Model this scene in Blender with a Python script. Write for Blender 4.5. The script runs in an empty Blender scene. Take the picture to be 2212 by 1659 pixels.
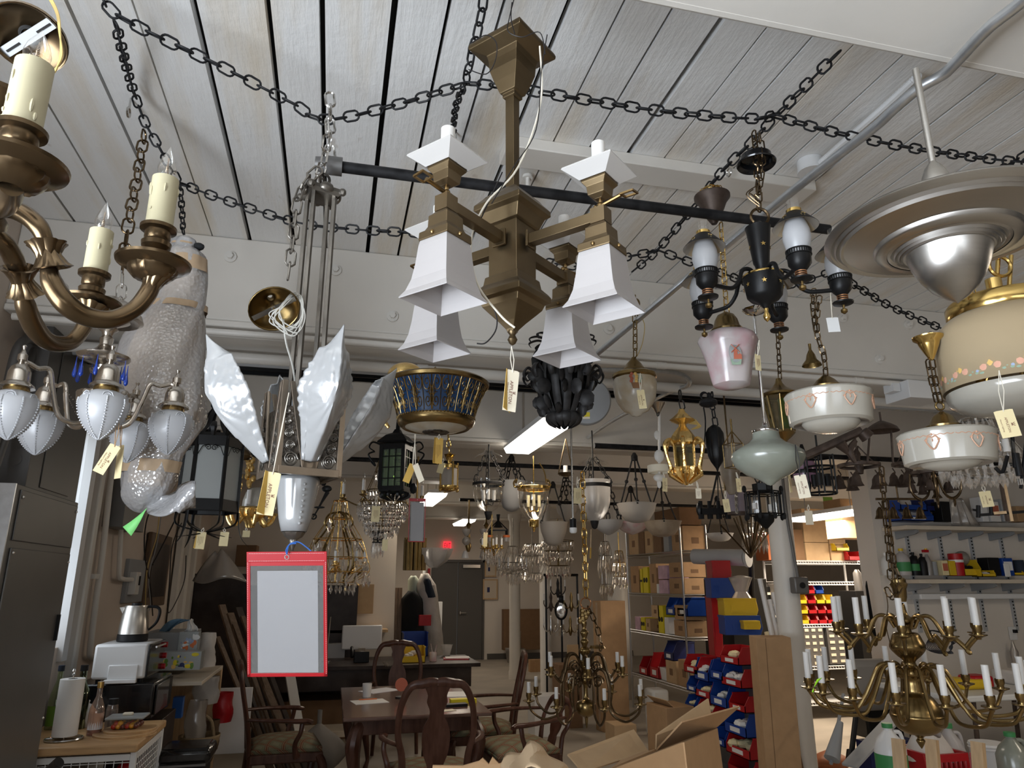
import bpy, math, random
from mathutils import Vector, Matrix
random.seed(7)
PI=math.pi; rad=math.radians
sc=bpy.context.scene; COL=sc.collection
FPX=1534.0; CX,CY=1106.0,829.5
PT=rad(15.64); AZ=rad(13.8); EYE=1.65
sP,cP=math.sin(PT),math.cos(PT); sA,cA=math.sin(AZ),math.cos(AZ)
def ray(px,py):
    u=(px-CX)/FPX; v=(CY-py)/FPX
    return u, cP-v*sP, sP+v*cP
def c2w(r,f,z): return Vector((r*cA+f*sA, f*cA-r*sA, z))
def at(px,py,d):
    u,f,z=ray(px,py); return c2w(u*d,f*d,EYE+z*d)
def gz(px,py,z):
    u,f,k=ray(px,py); d=(z-EYE)/k; return c2w(u*d,f*d,z)
def gy(px,py,Y):
    u,f,k=ray(px,py); d=Y/(f*cA-u*sA); return c2w(u*d,f*d,EYE+k*d)
def gx(px,py,X):
    u,f,k=ray(px,py); d=X/(u*cA+f*sA); return c2w(u*d,f*d,EYE+k*d)
# ------------------------------------------------------------ materials
M={}
def nodes(m):
    m.use_nodes=True; nt=m.node_tree; return nt, nt.nodes, nt.links
def pm(name,col,rough=.5,metal=0,var=.0,scale=8,bump=0,bscale=40,spec=.5,trans=0,alpha=1,emit=0,sheen=0,stretch=None,col2=None,ior=1.45,aniso=0,coat=0):
    m=bpy.data.materials.new(name); nt,N,L=nodes(m); b=N['Principled BSDF']
    b.inputs['Roughness'].default_value=rough; b.inputs['Metallic'].default_value=metal
    b.inputs['Specular IOR Level'].default_value=spec; b.inputs['Transmission Weight'].default_value=trans
    b.inputs['Alpha'].default_value=alpha; b.inputs['IOR'].default_value=ior
    b.inputs['Anisotropic'].default_value=aniso; b.inputs['Coat Weight'].default_value=coat
    c=(*col,1); b.inputs['Base Color'].default_value=c
    tc=N.new('ShaderNodeTexCoord'); src=tc.outputs['Object']
    if stretch:
        mp=N.new('ShaderNodeMapping'); mp.inputs['Scale'].default_value=stretch; L.new(src,mp.inputs[0]); src=mp.outputs[0]
    if var or col2:
        n=N.new('ShaderNodeTexNoise'); n.inputs['Scale'].default_value=scale; n.inputs['Detail'].default_value=5
        L.new(src,n.inputs['Vector'])
        r=N.new('ShaderNodeValToRGB'); r.color_ramp.elements[0].position=.35; r.color_ramp.elements[1].position=.68
        r.color_ramp.elements[0].color=c
        r.color_ramp.elements[1].color=(*(col2 or [min(1,x*(1+var)+var*.03) for x in col]),1)
        L.new(n.outputs['Fac'],r.inputs[0]); L.new(r.outputs[0],b.inputs['Base Color'])
    if bump:
        n2=N.new('ShaderNodeTexNoise'); n2.inputs['Scale'].default_value=bscale; n2.inputs['Detail'].default_value=4
        L.new(src,n2.inputs['Vector']); bp=N.new('ShaderNodeBump'); bp.inputs['Strength'].default_value=bump
        bp.inputs['Distance'].default_value=.01
        L.new(n2.outputs['Fac'],bp.inputs['Height']); L.new(bp.outputs[0],b.inputs['Normal'])
    if emit:
        b.inputs['Emission Color'].default_value=c; b.inputs['Emission Strength'].default_value=emit
    M[name]=m; return m
def thin(name,col,refl=.12,rough=.03,tint=(1,1,1),diff=0,bump=0,bscale=30):
    # thin clear sheet: transparent body with fresnel-weighted gloss
    m=bpy.data.materials.new(name); nt,N,L=nodes(m); N.remove(N['Principled BSDF']); o=N['Material Output']
    t=N.new('ShaderNodeBsdfTransparent'); t.inputs[0].default_value=(*tint,1)
    g=N.new('ShaderNodeBsdfGlossy'); g.inputs['Color'].default_value=(*col,1); g.inputs['Roughness'].default_value=rough
    lw=N.new('ShaderNodeLayerWeight'); lw.inputs[0].default_value=.35
    mr=N.new('ShaderNodeMapRange'); mr.inputs['To Min'].default_value=refl*.5; mr.inputs['To Max'].default_value=min(1,refl*5)
    L.new(lw.outputs['Facing'],mr.inputs[0]); mx=N.new('ShaderNodeMixShader'); L.new(mr.outputs[0],mx.inputs[0])
    a=t
    if diff:
        d=N.new('ShaderNodeBsdfDiffuse'); d.inputs[0].default_value=(*col,1); m2=N.new('ShaderNodeMixShader'); m2.inputs[0].default_value=diff
        L.new(t.outputs[0],m2.inputs[1]); L.new(d.outputs[0],m2.inputs[2]); a=m2
    L.new(a.outputs[0],mx.inputs[1]); L.new(g.outputs[0],mx.inputs[2]); L.new(mx.outputs[0],o.inputs[0])
    if bump:
        tc=N.new('ShaderNodeTexCoord'); n2=N.new('ShaderNodeTexVoronoi'); n2.inputs['Scale'].default_value=bscale
        L.new(tc.outputs['Object'],n2.inputs['Vector']); bp=N.new('ShaderNodeBump'); bp.inputs['Strength'].default_value=bump; bp.inputs['Distance'].default_value=.01
        L.new(n2.outputs['Distance'],bp.inputs['Height']); L.new(bp.outputs[0],g.inputs['Normal'])
    M[name]=m
def frost(name,col,tl=.5,gl=.08,rough=.35,thru=0,bump=0,bscale=60,col2=None,scale=12):
    # milky glass: diffuse plus translucent plus a little gloss
    m=bpy.data.materials.new(name); nt,N,L=nodes(m); N.remove(N['Principled BSDF']); o=N['Material Output']
    d=N.new('ShaderNodeBsdfDiffuse'); t=N.new('ShaderNodeBsdfTranslucent'); g=N.new('ShaderNodeBsdfGlossy')
    for x in (d,t): x.inputs[0].default_value=(*col,1)
    tc=N.new('ShaderNodeTexCoord')
    if col2:
        n=N.new('ShaderNodeTexNoise'); n.inputs['Scale'].default_value=scale; n.inputs['Detail'].default_value=4; L.new(tc.outputs['Object'],n.inputs['Vector'])
        r=N.new('ShaderNodeValToRGB'); r.color_ramp.elements[0].position=.4; r.color_ramp.elements[1].position=.65
        r.color_ramp.elements[0].color=(*col,1); r.color_ramp.elements[1].color=(*col2,1); L.new(n.outputs['Fac'],r.inputs[0])
        for x in (d,t): L.new(r.outputs[0],x.inputs[0])
    g.inputs['Roughness'].default_value=rough
    a=N.new('ShaderNodeMixShader'); a.inputs[0].default_value=tl; L.new(d.outputs[0],a.inputs[1]); L.new(t.outputs[0],a.inputs[2]); s=a
    if thru:
        tr=N.new('ShaderNodeBsdfTransparent'); c=N.new('ShaderNodeMixShader'); c.inputs[0].default_value=thru
        L.new(s.outputs[0],c.inputs[1]); L.new(tr.outputs[0],c.inputs[2]); s=c
    lw=N.new('ShaderNodeFresnel'); lw.inputs[0].default_value=1.35
    mu=N.new('ShaderNodeMath'); mu.operation='MULTIPLY_ADD'; mu.inputs[1].default_value=.9; mu.inputs[2].default_value=gl*.5; L.new(lw.outputs[0],mu.inputs[0])
    b=N.new('ShaderNodeMixShader'); L.new(mu.outputs[0],b.inputs[0]); L.new(s.outputs[0],b.inputs[1]); L.new(g.outputs[0],b.inputs[2]); L.new(b.outputs[0],o.inputs[0])
    if bump:
        n2=N.new('ShaderNodeTexVoronoi'); n2.inputs['Scale'].default_value=bscale; L.new(tc.outputs['Object'],n2.inputs['Vector'])
        bp=N.new('ShaderNodeBump'); bp.inputs['Strength'].default_value=bump; bp.inputs['Distance'].default_value=.01
        L.new(n2.outputs['Distance'],bp.inputs['Height'])
        for x in (d,g): L.new(bp.outputs[0],x.inputs['Normal'])
    M[name]=m
# ------------------------------------------------------------ mesh builder
def cr(pts,k=6,closed=False):
    P=[Vector(p) for p in pts]; n=len(P); out=[]
    if n<3: return P
    rng=range(n if closed else n-1)
    for i in rng:
        if closed: a,b,c,d=P[i-1],P[i],P[(i+1)%n],P[(i+2)%n]
        else: a,b,c,d=P[max(i-1,0)],P[i],P[i+1],P[min(i+2,n-1)]
        for j in range(k):
            t=j/k
            out.append(.5*((2*b)+(c-a)*t+(2*a-5*b+4*c-d)*t*t+(3*b-a-3*c+d)*t**3))
    if not closed: out.append(P[-1])
    return out
class B:
    def __init__(s): s.v=[]; s.f=[]; s.mi=[]; s.m=0; s.T=None
    def add(s,vs,fs):
        o=len(s.v)
        if s.T is not None: vs=[s.T@Vector(p) for p in vs]
        s.v+=[tuple(p) for p in vs]; s.f+=[tuple(i+o for i in f) for f in fs]; s.mi+=[s.m]*len(fs); return s
    def box(s,c,sz,rz=0,R=None,taper=1):
        x,y,z=[k/2 for k in sz]; R=R or Matrix.Rotation(rz,3,'Z'); c=Vector(c)
        vs=[c+R@Vector((a*x*(taper if k<0 else 1),b*y*(taper if k<0 else 1),k*z)) for k in(-1,1) for a,b in((-1,-1),(1,-1),(1,1),(-1,1))]
        return s.add(vs,[(3,2,1,0),(4,5,6,7),(0,1,5,4),(1,2,6,5),(2,3,7,6),(3,0,4,7)])
    def b2(s,a,b): # box from corner a to corner b
        return s.box([(p+q)/2 for p,q in zip(a,b)],[abs(p-q) for p,q in zip(a,b)])
    def lathe(s,prof,n=24,c=(0,0,0),a0=0,rib=None,cap=False,arc=1):
        vs=[];fs=[];N=len(prof); k=n if arc==1 else n+1
        for i,(r,z) in enumerate(prof):
            for j in range(k):
                a=a0+2*PI*arc*j/n; q=r*(rib(a,i/(N-1)) if rib else 1)
                vs.append((c[0]+q*math.cos(a),c[1]+q*math.sin(a),c[2]+z))
        for i in range(N-1):
            for j in range(n):
                j2=(j+1)%k
                fs.append((i*k+j,i*k+j2,(i+1)*k+j2,(i+1)*k+j) if prof[i][1]<=prof[i+1][1] else (i*k+j2,i*k+j,(i+1)*k+j,(i+1)*k+j2))
        if cap:
            fs.append(tuple(range(k))); fs.append(tuple((N-1)*k+j for j in range(k)))
        return s.add(vs,fs)
    def cyl(s,c,r,h,n=20,r2=None): return s.lathe([(r,0),(r2 if r2 is not None else r,h)],n,c,cap=True)
    def tube(s,pts,r=.01,n=8,closed=False,flat=1,cap=True):
        P=[Vector(p) for p in pts]; N=len(P)
        if N<2: return s
        rs=r if isinstance(r,(list,tuple)) else [r]*N
        if len(rs)!=N: rs=[rs[min(int(i*(len(rs)-1)/(N-1)),len(rs)-2)]*(1-((i*(len(rs)-1)/(N-1))-min(int(i*(len(rs)-1)/(N-1)),len(rs)-2)))+rs[min(int(i*(len(rs)-1)/(N-1)),len(rs)-2)+1]*((i*(len(rs)-1)/(N-1))-min(int(i*(len(rs)-1)/(N-1)),len(rs)-2)) for i in range(N)]
        vs=[];fs=[];T0=None;U=None
        for i in range(N):
            a=P[i-1] if (i>0 or closed) else P[i]; b=P[(i+1)%N] if (i<N-1 or closed) else P[i]
            t=(b-a)
            t=t.normalized() if t.length>1e-9 else (T0 or Vector((0,0,1)))
            if U is None:
                U=Vector((0,0,1)).cross(t)
                if U.length<.05: U=Vector((1,0,0)).cross(t)
                U.normalize()
            else:
                U=(U-t*U.dot(t))
                U=U.normalized() if U.length>1e-6 else Vector((1,0,0))
            W=t.cross(U); T0=t
            for j in range(n):
                g=2*PI*j/n; vs.append(P[i]+(U*math.cos(g)+W*math.sin(g)*flat)*rs[i])
        for i in range(N if closed else N-1):
            i2=(i+1)%N
            for j in range(n): fs.append((i*n+j,i*n+(j+1)%n,i2*n+(j+1)%n,i2*n+j))
        if cap and not closed: fs.append(tuple(range(n))[::-1]); fs.append(tuple((N-1)*n+j for j in range(n)))
        return s.add(vs,fs)
    def bar(s,a,b,r,n=8): return s.tube([a,b],r,n)
    def sbar(s,a,b,w,h=None): # square bar
        a,b=Vector(a),Vector(b); t=(b-a); l=t.length; q=t.to_track_quat('X','Z').to_matrix()
        return s.box((a+b)/2,(l,w,h or w),R=q)
    def ball(s,c,r,n=10,sc=(1,1,1)):
        m=max(4,n//2+1)
        return s.lathe([(max(1e-5,r*math.sin(PI*i/m))*1,-r*math.cos(PI*i/m)*sc[2]) for i in range(m+1)],n,c) if sc[0]==sc[1]==1 else s.sph(c,r,n,sc)
    def sph(s,c,r,n,sc,R=None):
        m=max(4,n//2+1); c=Vector(c); vs=[];fs=[]
        for i in range(m+1):
            for j in range(n):
                a=2*PI*j/n; b=PI*i/m
                p=Vector((math.sin(b)*math.cos(a)*sc[0],math.sin(b)*math.sin(a)*sc[1],-math.cos(b)*sc[2]))*r
                vs.append(c+(R@p if R else p))
        for i in range(m):
            for j in range(n): fs.append((i*n+j,i*n+(j+1)%n,(i+1)*n+(j+1)%n,(i+1)*n+j))
        return s.add(vs,fs)
    def ring(s,c,R,r,ax='Z',n=20,m=6,sx=1,sy=1):
        pts=[]
        for i in range(n):
            a=2*PI*i/n; x,y=R*sx*math.cos(a),R*sy*math.sin(a)
            pts.append(Vector(c)+{'Z':Vector((x,y,0)),'X':Vector((0,x,y)),'Y':Vector((x,0,y))}[ax])
        return s.tube(pts,r,m,True)
    def prism(s,poly,h,T=None): # polygon in local xy, extruded along z by h
        n=len(poly); vs=[Vector((x,y,0)) for x,y in poly]+[Vector((x,y,h)) for x,y in poly]
        if T is not None: vs=[T@p for p in vs]
        return s.add(vs,[tuple(range(n))[::-1],tuple(range(n,2*n))]+[(i,(i+1)%n,n+(i+1)%n,n+i) for i in range(n)])
    def grid(s,fn,nu,nv,cu=False):
        vs=[fn(i/(nu if cu else nu-1),j/(nv-1)) for j in range(nv) for i in range(nu)]
        fs=[(j*nu+i,j*nu+(i+1)%nu,(j+1)*nu+(i+1)%nu,(j+1)*nu+i) for j in range(nv-1) for i in range(nu if cu else nu-1)]
        return s.add(vs,fs)
    def chain(s,pts,L=.04,wr=.0035,w=.55,seg=10,n=5,gap=.74,tw=0):
        P=[Vector(p) for p in pts]; D=[0]
        for a,b in zip(P,P[1:]): D.append(D[-1]+(b-a).length)
        cnt=max(1,int(D[-1]/(L*gap))); k=0
        for i in range(cnt):
            d=(i+.5)/cnt*D[-1]
            while k<len(D)-2 and D[k+1]<d: k+=1
            t=(d-D[k])/max(1e-9,D[k+1]-D[k]); c=P[k].lerp(P[k+1],t); q=(P[k+1]-P[k]).normalized()
            U=q.cross(Vector((.13,.31,.94)));  
            if U.length<.25: U=q.cross(Vector((.8,.6,.05)))
            U.normalize(); W=q.cross(U); g=PI/4+(i%2)*PI/2+tw*i+random.uniform(-.18,.18); V=U*math.cos(g)+W*math.sin(g)
            h=L/2-L*w/2; rr=L*w/2; ring=[]
            for j in range(seg):
                a=2*PI*j/seg+PI/seg; x=math.cos(a); y=math.sin(a)
                ring.append(c+q*(x*rr+(h if x>0 else -h))+V*(y*rr))
            s.tube(ring,wr,n,True)
        return s
    def build(s,name,mat,parent=None,loc=None,rz=0,smooth=35,bevel=0,solid=0,sub=0,label=None):
        me=bpy.data.meshes.new(name); me.from_pydata(s.v,[],s.f)
        mats=mat if isinstance(mat,(list,tuple)) else [mat]
        for k in mats: me.materials.append(M[k])
        if len(mats)>1: me.polygons.foreach_set('material_index',s.mi)
        if smooth: me.shade_smooth(); me.set_sharp_from_angle(angle=rad(smooth))
        me.update(); o=bpy.data.objects.new(name,me); COL.objects.link(o)
        if parent is not None: o.parent=parent
        if loc is not None: o.location=loc
        o.rotation_euler.z=rz
        if bevel: mo=o.modifiers.new('bevel','BEVEL'); mo.width=bevel; mo.segments=2; mo.limit_method='ANGLE'
        if solid: mo=o.modifiers.new('solid','SOLIDIFY'); mo.thickness=solid; mo.offset=0
        if sub: mo=o.modifiers.new('sub','SUBSURF'); mo.levels=sub; mo.render_levels=sub
        if label: o['label']=label
        return o
def tag(o,label,cat,group=None,kind=None):
    if label: o['label']=label
    if cat: o['category']=cat
    if group: o['group']=group
    if kind: o['kind']=kind
    return o
def struct(name,b,mat,label=None,**k):
    o=b.build(name,mat,**k); o['kind']='structure'
    if label: o['label']=label
    return o
def empty(name,label,cat,loc,rz=0,group=None):
    o=bpy.data.objects.new(name,None); COL.objects.link(o); o.location=loc; o.rotation_euler.z=rz; o.empty_display_size=.05
    return tag(o,label,cat,group)
def one(name,label,cat,b,mat,group=None,**k):
    # a thing that is a single mesh; its origin is put at the mesh's own centre-bottom
    vs=b.v; loc=k.pop('loc',None)
    if loc is None and vs:
        xs,ys,zs=zip(*vs); loc=Vector(((min(xs)+max(xs))/2,(min(ys)+max(ys))/2,min(zs)))
        b.v=[(x-loc.x,y-loc.y,z-loc.z) for x,y,z in vs]
    o=b.build(name,mat,loc=loc,**k); return tag(o,label,cat,group)
def copy_tree(o,parent=None,keep=False):
    c=o.copy(); COL.objects.link(c)
    if parent is not None: c.parent=parent
    for ch in list(o.children): copy_tree(ch,c)
    return c
def spin(o,n,a0=0,step=None):
    # n copies of a part round its thing's axis, sub-parts included
    for i in range(1,n):
        c=copy_tree(o,o.parent); c.rotation_euler.z=a0+i*(step or 2*PI/n)
    o.rotation_euler.z=a0
class Th:
    # a thing hung on a vertical axis through the given point; local X = right, Y = away, Z = up
    def __init__(s,name,label,cat,px,py,d,group=None):
        u,f,z=ray(px,py); s.r,s.f,s.z=u*d,f*d,EYE+z*d
        s.e=empty(name,label,cat,c2w(s.r,s.f,s.z),-AZ,group); s.k=d/FPX
    def row(s,py,df=0):
        f=s.f+df; v=(CY-py)/FPX; t=f/(cP-v*sP); return EYE+t*(sP+v*cP)-s.z, t
    def L(s,px,py,df=0):
        u,f,z=ray(px,py); t=(s.f+df)/f; return Vector((u*t-s.r,df,EYE+z*t-s.z))
    def pr(s,prof):
        out=[]
        for r,py in prof:
            z,t=s.row(py); out.append((max(1e-4,r*t/FPX),z))
        return out
    def lat(s,name,mat,prof,n=24,parent=None,**k):
        kk={q:k.pop(q) for q in('a0','rib','cap','c') if q in k}
        sm=k.pop('sm',0); p=s.pr(prof)
        if sm: p=[(max(1e-4,q.x),q.y) for q in cr([(a,b,0) for a,b in p],sm)]
        k.setdefault('smooth',48)
        return B().lathe(p,n,**kk).build(name,mat,parent or s.e,**k)
    def P(s,name,b,mat,parent=None,**k): return b.build(name,mat,parent or s.e,**k)
    def ch(s,pts,name='chain',mat='iron',L=.035,wr=.0025,parent=None,df=0,w=.55,**k):
        return B().chain(cr([s.L(*p) if len(p)==3 else s.L(p[0],p[1],df) for p in pts],5),L,wr,w,8,5).build(name,mat,parent or s.e,**k)
FONT=None
_txt={}
def text(s,size,T,mat,parent,name='lettering',align='CENTER',ex=.0004):
    key=(s,align)
    if key not in _txt:
        cu=bpy.data.curves.new('t','FONT'); cu.body=s; cu.align_x=align; cu.align_y='CENTER'; cu.size=1; cu.extrude=0; cu.resolution_u=2
        o=bpy.data.objects.new('t',cu); COL.objects.link(o)
        dg=bpy.context.evaluated_depsgraph_get(); me=bpy.data.meshes.new_from_object(o.evaluated_get(dg))
        _txt[key]=([tuple(v.co) for v in me.vertices],[tuple(p.vertices) for p in me.polygons])
        bpy.data.objects.remove(o); bpy.data.curves.remove(cu); bpy.data.meshes.remove(me)
    vs,fs=_txt[key]; b=B(); b.add([T@Vector((x*size,y*size,z*size+ex)) for x,y,z in vs],fs)
    return b.build(name,mat,parent,smooth=0)
# facing frame: x right, y up, z toward the camera (for vertical cards hung square to the viewer)
def card_T(loc,yaw=0,pitch=0,roll=0):
    return Matrix.Translation(loc)@Matrix.Rotation(yaw,4,'Z')@Matrix.Rotation(PI/2+pitch,4,'X')@Matrix.Rotation(roll,4,'Z')
# ------------------------------------------------------------ material table
pm('beam_paint',(.72,.68,.62),.45,var=.06,scale=3,bump=.12,bscale=14)
pm('trim_paint',(.74,.71,.66),.42,var=.05,scale=5,bump=.1,bscale=25)
pm('dark_gap',(.012,.011,.01),.9)
pm('wall_paint',(.62,.53,.45),.6,var=.08,scale=2,bump=.1,bscale=12)
pm('cream_wall',(.78,.7,.6),.65,var=.05,scale=1.5,bump=.05)
pm('white_wall',(.74,.68,.61),.6,var=.05,scale=2,bump=.06,bscale=20)
pm('grey_wall',(.5,.46,.42),.6,var=.05,scale=2)
pm('concrete',(.36,.32,.27),.55,var=.25,scale=1.6,bump=.1,bscale=20,col2=(.46,.41,.34))
pm('door_grey',(.1,.095,.09),.45)
pm('steel_grey',(.15,.145,.14),.4,metal=.4,var=.12,scale=2)
pm('grey_paint',(.42,.43,.44),.4,var=.05)
pm('galv',(.62,.65,.68),.28,metal=.9,var=.15,scale=30)
pm('black_pipe',(.008,.008,.009),.5,spec=.25,var=.4,scale=25)
pm('iron',(.011,.01,.01),.5,spec=.3,var=.5,scale=30)
pm('iron_brown',(.06,.04,.03),.5,metal=.4,var=.4,scale=30)
pm('black_gloss',(.008,.008,.009),.18,coat=.3)
pm('black_satin',(.007,.007,.0075),.4,spec=.3)
pm('black_plastic',(.009,.009,.01),.45,spec=.3)
pm('antique_brass',(.125,.088,.045),.38,metal=.85,var=.5,scale=6)
pm('brass_edge',(.27,.18,.08),.32,metal=1)
pm('bronze',(.105,.07,.036),.26,metal=.9,var=.5,scale=9)
pm('old_brass',(.22,.15,.06),.26,metal=.95,var=.3,scale=10)
pm('brass',(.68,.47,.16),.18,metal=1,var=.1,scale=12)
pm('gilt',(.75,.52,.2),.25,metal=1,var=.3,scale=30,bump=.25,bscale=60)
pm('copper',(.55,.28,.14),.3,metal=1)
pm('nickel',(.5,.46,.41),.22,metal=1,var=.1,scale=20,bump=.05,bscale=60)
pm('pewter',(.17,.155,.135),.38,metal=.85,var=.35,scale=14)
pm('cast_dark',(.05,.043,.036),.4,metal=.85,var=1.4,scale=60,bump=.8,bscale=90)
pm('pewter_light',(.34,.28,.22),.32,metal=.95,var=.15,scale=20)
pm('aluminium',(.48,.46,.43),.27,metal=1,aniso=.7,var=.06,scale=6,stretch=(1,1,40))
pm('chrome',(.75,.75,.75),.08,metal=1)
pm('steel',(.6,.59,.57),.22,metal=1)
pm('wire_chrome',(.5,.5,.5),.3,metal=1)
frost('frost_glass',(.74,.7,.69),.42,.06,.4)
frost('frost_white',(.78,.79,.82),.45,.1,.35)
frost('relief_glass',(.66,.67,.68),.35,.3,.2,thru=.12)
frost('milk_glass',(.62,.58,.5),.3,.1,.14)
frost('white_saucer',(.8,.77,.74),.25,.1,.15)
frost('green_glass',(.33,.35,.29),.3,.1,.22,col2=(.38,.4,.34))
frost('pink_glass',(.78,.7,.69),.35,.1,.25,col2=(.72,.46,.49),scale=12)
frost('cream_drum',(.7,.55,.35),.4,-.06,.5)
frost('cream_glass',(.86,.8,.68),.35,.08,.25,col2=(.72,.58,.38),scale=10)
frost('etched_glass',(.6,.57,.54),.5,.12,.3,thru=.25)
frost('lantern_glass',(.62,.66,.66),.5,.06,.3)
frost('alabaster',(.5,.42,.32),.4,.05,.4,col2=(.36,.28,.2),scale=7)
frost('grey_globe',(.5,.5,.5),.35,.06,.4)
frost('dim_bowl',(.55,.51,.46),.35,.06,.4)
frost('lilac_glass',(.4,.22,.34),.4,.1,.2)
frost('lilac_pale',(.36,.3,.34),.4,.05,.4)
frost('bubble_wrap',(.93,.92,.93),.4,.3,.16,thru=.45,bump=.3,bscale=95)
frost('bubble_wrap_dense',(.9,.9,.92),.4,.3,.16,thru=.15,bump=.35,bscale=80)
frost('plastic_bag',(.7,.64,.58),.4,.25,.2,thru=.45,bump=.3,bscale=12)
thin('clear_glass',(1,1,1),.1,.02,(.97,.97,.96))
thin('crystal',(1,.98,.95),.32,.04,(.9,.88,.86),diff=.12)
thin('olive_glass',(.9,.9,.7),.2,.05,(.45,.4,.2))
thin('green_pane',(.8,1,.8),.12,.15,(.35,.5,.22),diff=.12)
thin('vinyl',(1,1,1),.07,.06,(.82,.82,.82),diff=.06,bump=.02,bscale=9)
thin('amber_bottle',(.95,.9,.85),.14,.04,(.85,.6,.45),diff=.1)
thin('dark_bottle',(.6,.7,.5),.16,.04,(.06,.08,.04))
thin('green_bottle',(.8,.9,.7),.14,.04,(.55,.62,.38),diff=.1)
pm('blue_glass',(.02,.08,.55),.06,trans=.5,spec=.7)
pm('wax_cream',(.48,.43,.28),.45,var=.05,scale=30)
pm('candle_white',(.78,.76,.73),.5)
pm('candle_ivory',(.85,.74,.45),.5)
pm('filament',(.3,.22,.15),.4,metal=.8)
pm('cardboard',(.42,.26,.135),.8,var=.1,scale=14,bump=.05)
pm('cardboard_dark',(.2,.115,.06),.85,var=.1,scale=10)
pm('cardboard_pale',(.5,.34,.19),.8,var=.08,scale=14)
pm('kraft',(.62,.45,.28),.75,var=.1,scale=6,bump=.25,bscale=9)
pm('packing_tape',(.42,.3,.19),.3,var=.2,scale=20)
pm('tag_paper',(.8,.68,.4),.75,var=.05,scale=30)
pm('tag_pale',(.82,.74,.58),.75)
pm('tag_back',(.66,.42,.1),.7)
pm('ink',(.2,.07,.05),.7)
pm('ink_dark',(.03,.028,.03),.6)
pm('string',(.78,.72,.6),.8)
pm('paper',(.78,.77,.8),.6,var=.02)
pm('white_plastic',(.82,.82,.81),.4)
pm('white_enamel',(.78,.78,.78),.32)
pm('red_vinyl',(.42,.006,.012),.4)
pm('red_plastic',(.42,.01,.015),.36)
pm('blue_plastic',(.01,.055,.3),.36)
pm('navy_plastic',(.008,.016,.1),.42)
pm('yellow_plastic',(.72,.48,.02),.4)
pm('yellow_print',(.75,.62,.02),.5)
pm('lilac_print',(.5,.33,.42),.55,var=.4,scale=7)
pm('orange_plastic',(.7,.17,.04),.5)
pm('neon_green',(.3,.9,.28),.5)
pm('neon_lime',(.4,.95,.03),.5)
pm('green_label',(.05,.25,.08),.5)
pm('grey_plastic',(.3,.31,.32),.5)
pm('pale_plastic',(.7,.7,.68),.4)
pm('cherry',(.06,.022,.012),.3,var=.5,scale=5,stretch=(6,6,1),spec=.35)
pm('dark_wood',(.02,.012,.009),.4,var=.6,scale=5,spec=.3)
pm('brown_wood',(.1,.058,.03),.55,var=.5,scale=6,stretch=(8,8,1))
pm('pale_wood',(.5,.34,.19),.6,var=.25,scale=6,stretch=(9,9,1))
pm('butcher_block',(.46,.28,.13),.42,var=.3,scale=5,stretch=(1,9,9))
pm('table_top',(.11,.06,.045),.16,var=.4,scale=4,stretch=(1,8,1))
pm('melamine',(.66,.58,.47),.45,var=.05)
pm('tile_red',(.35,.12,.05),.5)
pm('rust_box',(.42,.13,.05),.7)
pm('cloth_blue',(.13,.24,.36),.9,var=.2,scale=10,bump=.4,bscale=18)
pm('cloth_black',(.012,.013,.014),.85,bump=.3,bscale=12)
pm('cloth_white',(.62,.58,.54),.85,var=.12,scale=9,bump=.5,bscale=18)
pm('cloth_mint',(.5,.55,.46),.85)
pm('navy_cloth',(.02,.03,.05),.8)
pm('grey_cloth',(.26,.24,.22),.85,bump=.4,bscale=14)
pm('basket',(.32,.23,.13),.75,bump=.8,bscale=70)
pm('green_leaf',(.12,.25,.03),.5)
pm('tomato_red',(.45,.03,.015),.15,coat=.5)
pm('tomato_gold',(.75,.33,.02),.15,coat=.5)
pm('tomato_dark',(.14,.03,.02),.15,coat=.5)
pm('wire_gold',(.62,.45,.16),.4,metal=.3)
pm('cable_black',(.015,.013,.014),.5)
pm('cable_clear',(.7,.68,.62),.2,trans=.3)
pm('enamel_blue',(.012,.05,.14),.3)
pm('motif_copper',(.62,.36,.24),.5)
pm('motif_brown',(.3,.15,.07),.6)
pm('motif_red',(.5,.14,.08),.6)
pm('motif_green',(.3,.4,.3),.6)
pm('motif_blue',(.35,.42,.6),.6)
pm('motif_yellow',(.8,.52,.16),.6)
pm('motif_pink',(.75,.4,.28),.6)
pm('picture_mat',(.6,.52,.42),.6)
pm('tube_light',(1,.93,.82),.5,emit=9)
pm('exit_red',(1,.03,.05),.4,emit=1.6)
pm('exit_dark',(.03,.01,.01),.5)
pm('daylight',(.82,.9,1),.5,emit=3.2)
# ------------------------------------------------------------ camera, world, room shell
cam=bpy.data.cameras.new('camera'); cam.sensor_fit='HORIZONTAL'; cam.sensor_width=36; cam.lens=36*FPX/2212; cam.clip_start=.05
co=bpy.data.objects.new('camera',cam); COL.objects.link(co); co.location=(0,0,EYE); co.rotation_euler=(PI/2+PT,0,-AZ); sc.camera=co
vs=sc.view_settings; sc.display_settings.display_device='sRGB'; vs.view_transform='Standard'; vs.look='None'; vs.gamma=1; vs.use_curve_mapping=False; vs.exposure=-0.28
sc.cycles.max_bounces=7; sc.cycles.diffuse_bounces=3; sc.cycles.glossy_bounces=4; sc.cycles.transmission_bounces=6; sc.cycles.transparent_max_bounces=14
sc.cycles.sample_clamp_indirect=4; sc.cycles.caustics_reflective=False; sc.cycles.caustics_refractive=False; sc.cycles.use_denoising=True
w=bpy.data.worlds.new('world'); sc.world=w; w.use_nodes=True; w.node_tree.nodes['Background'].inputs[0].default_value=(.75,.7,.64,1); w.node_tree.nodes['Background'].inputs[1].default_value=.07
CEIL=3.35
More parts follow.
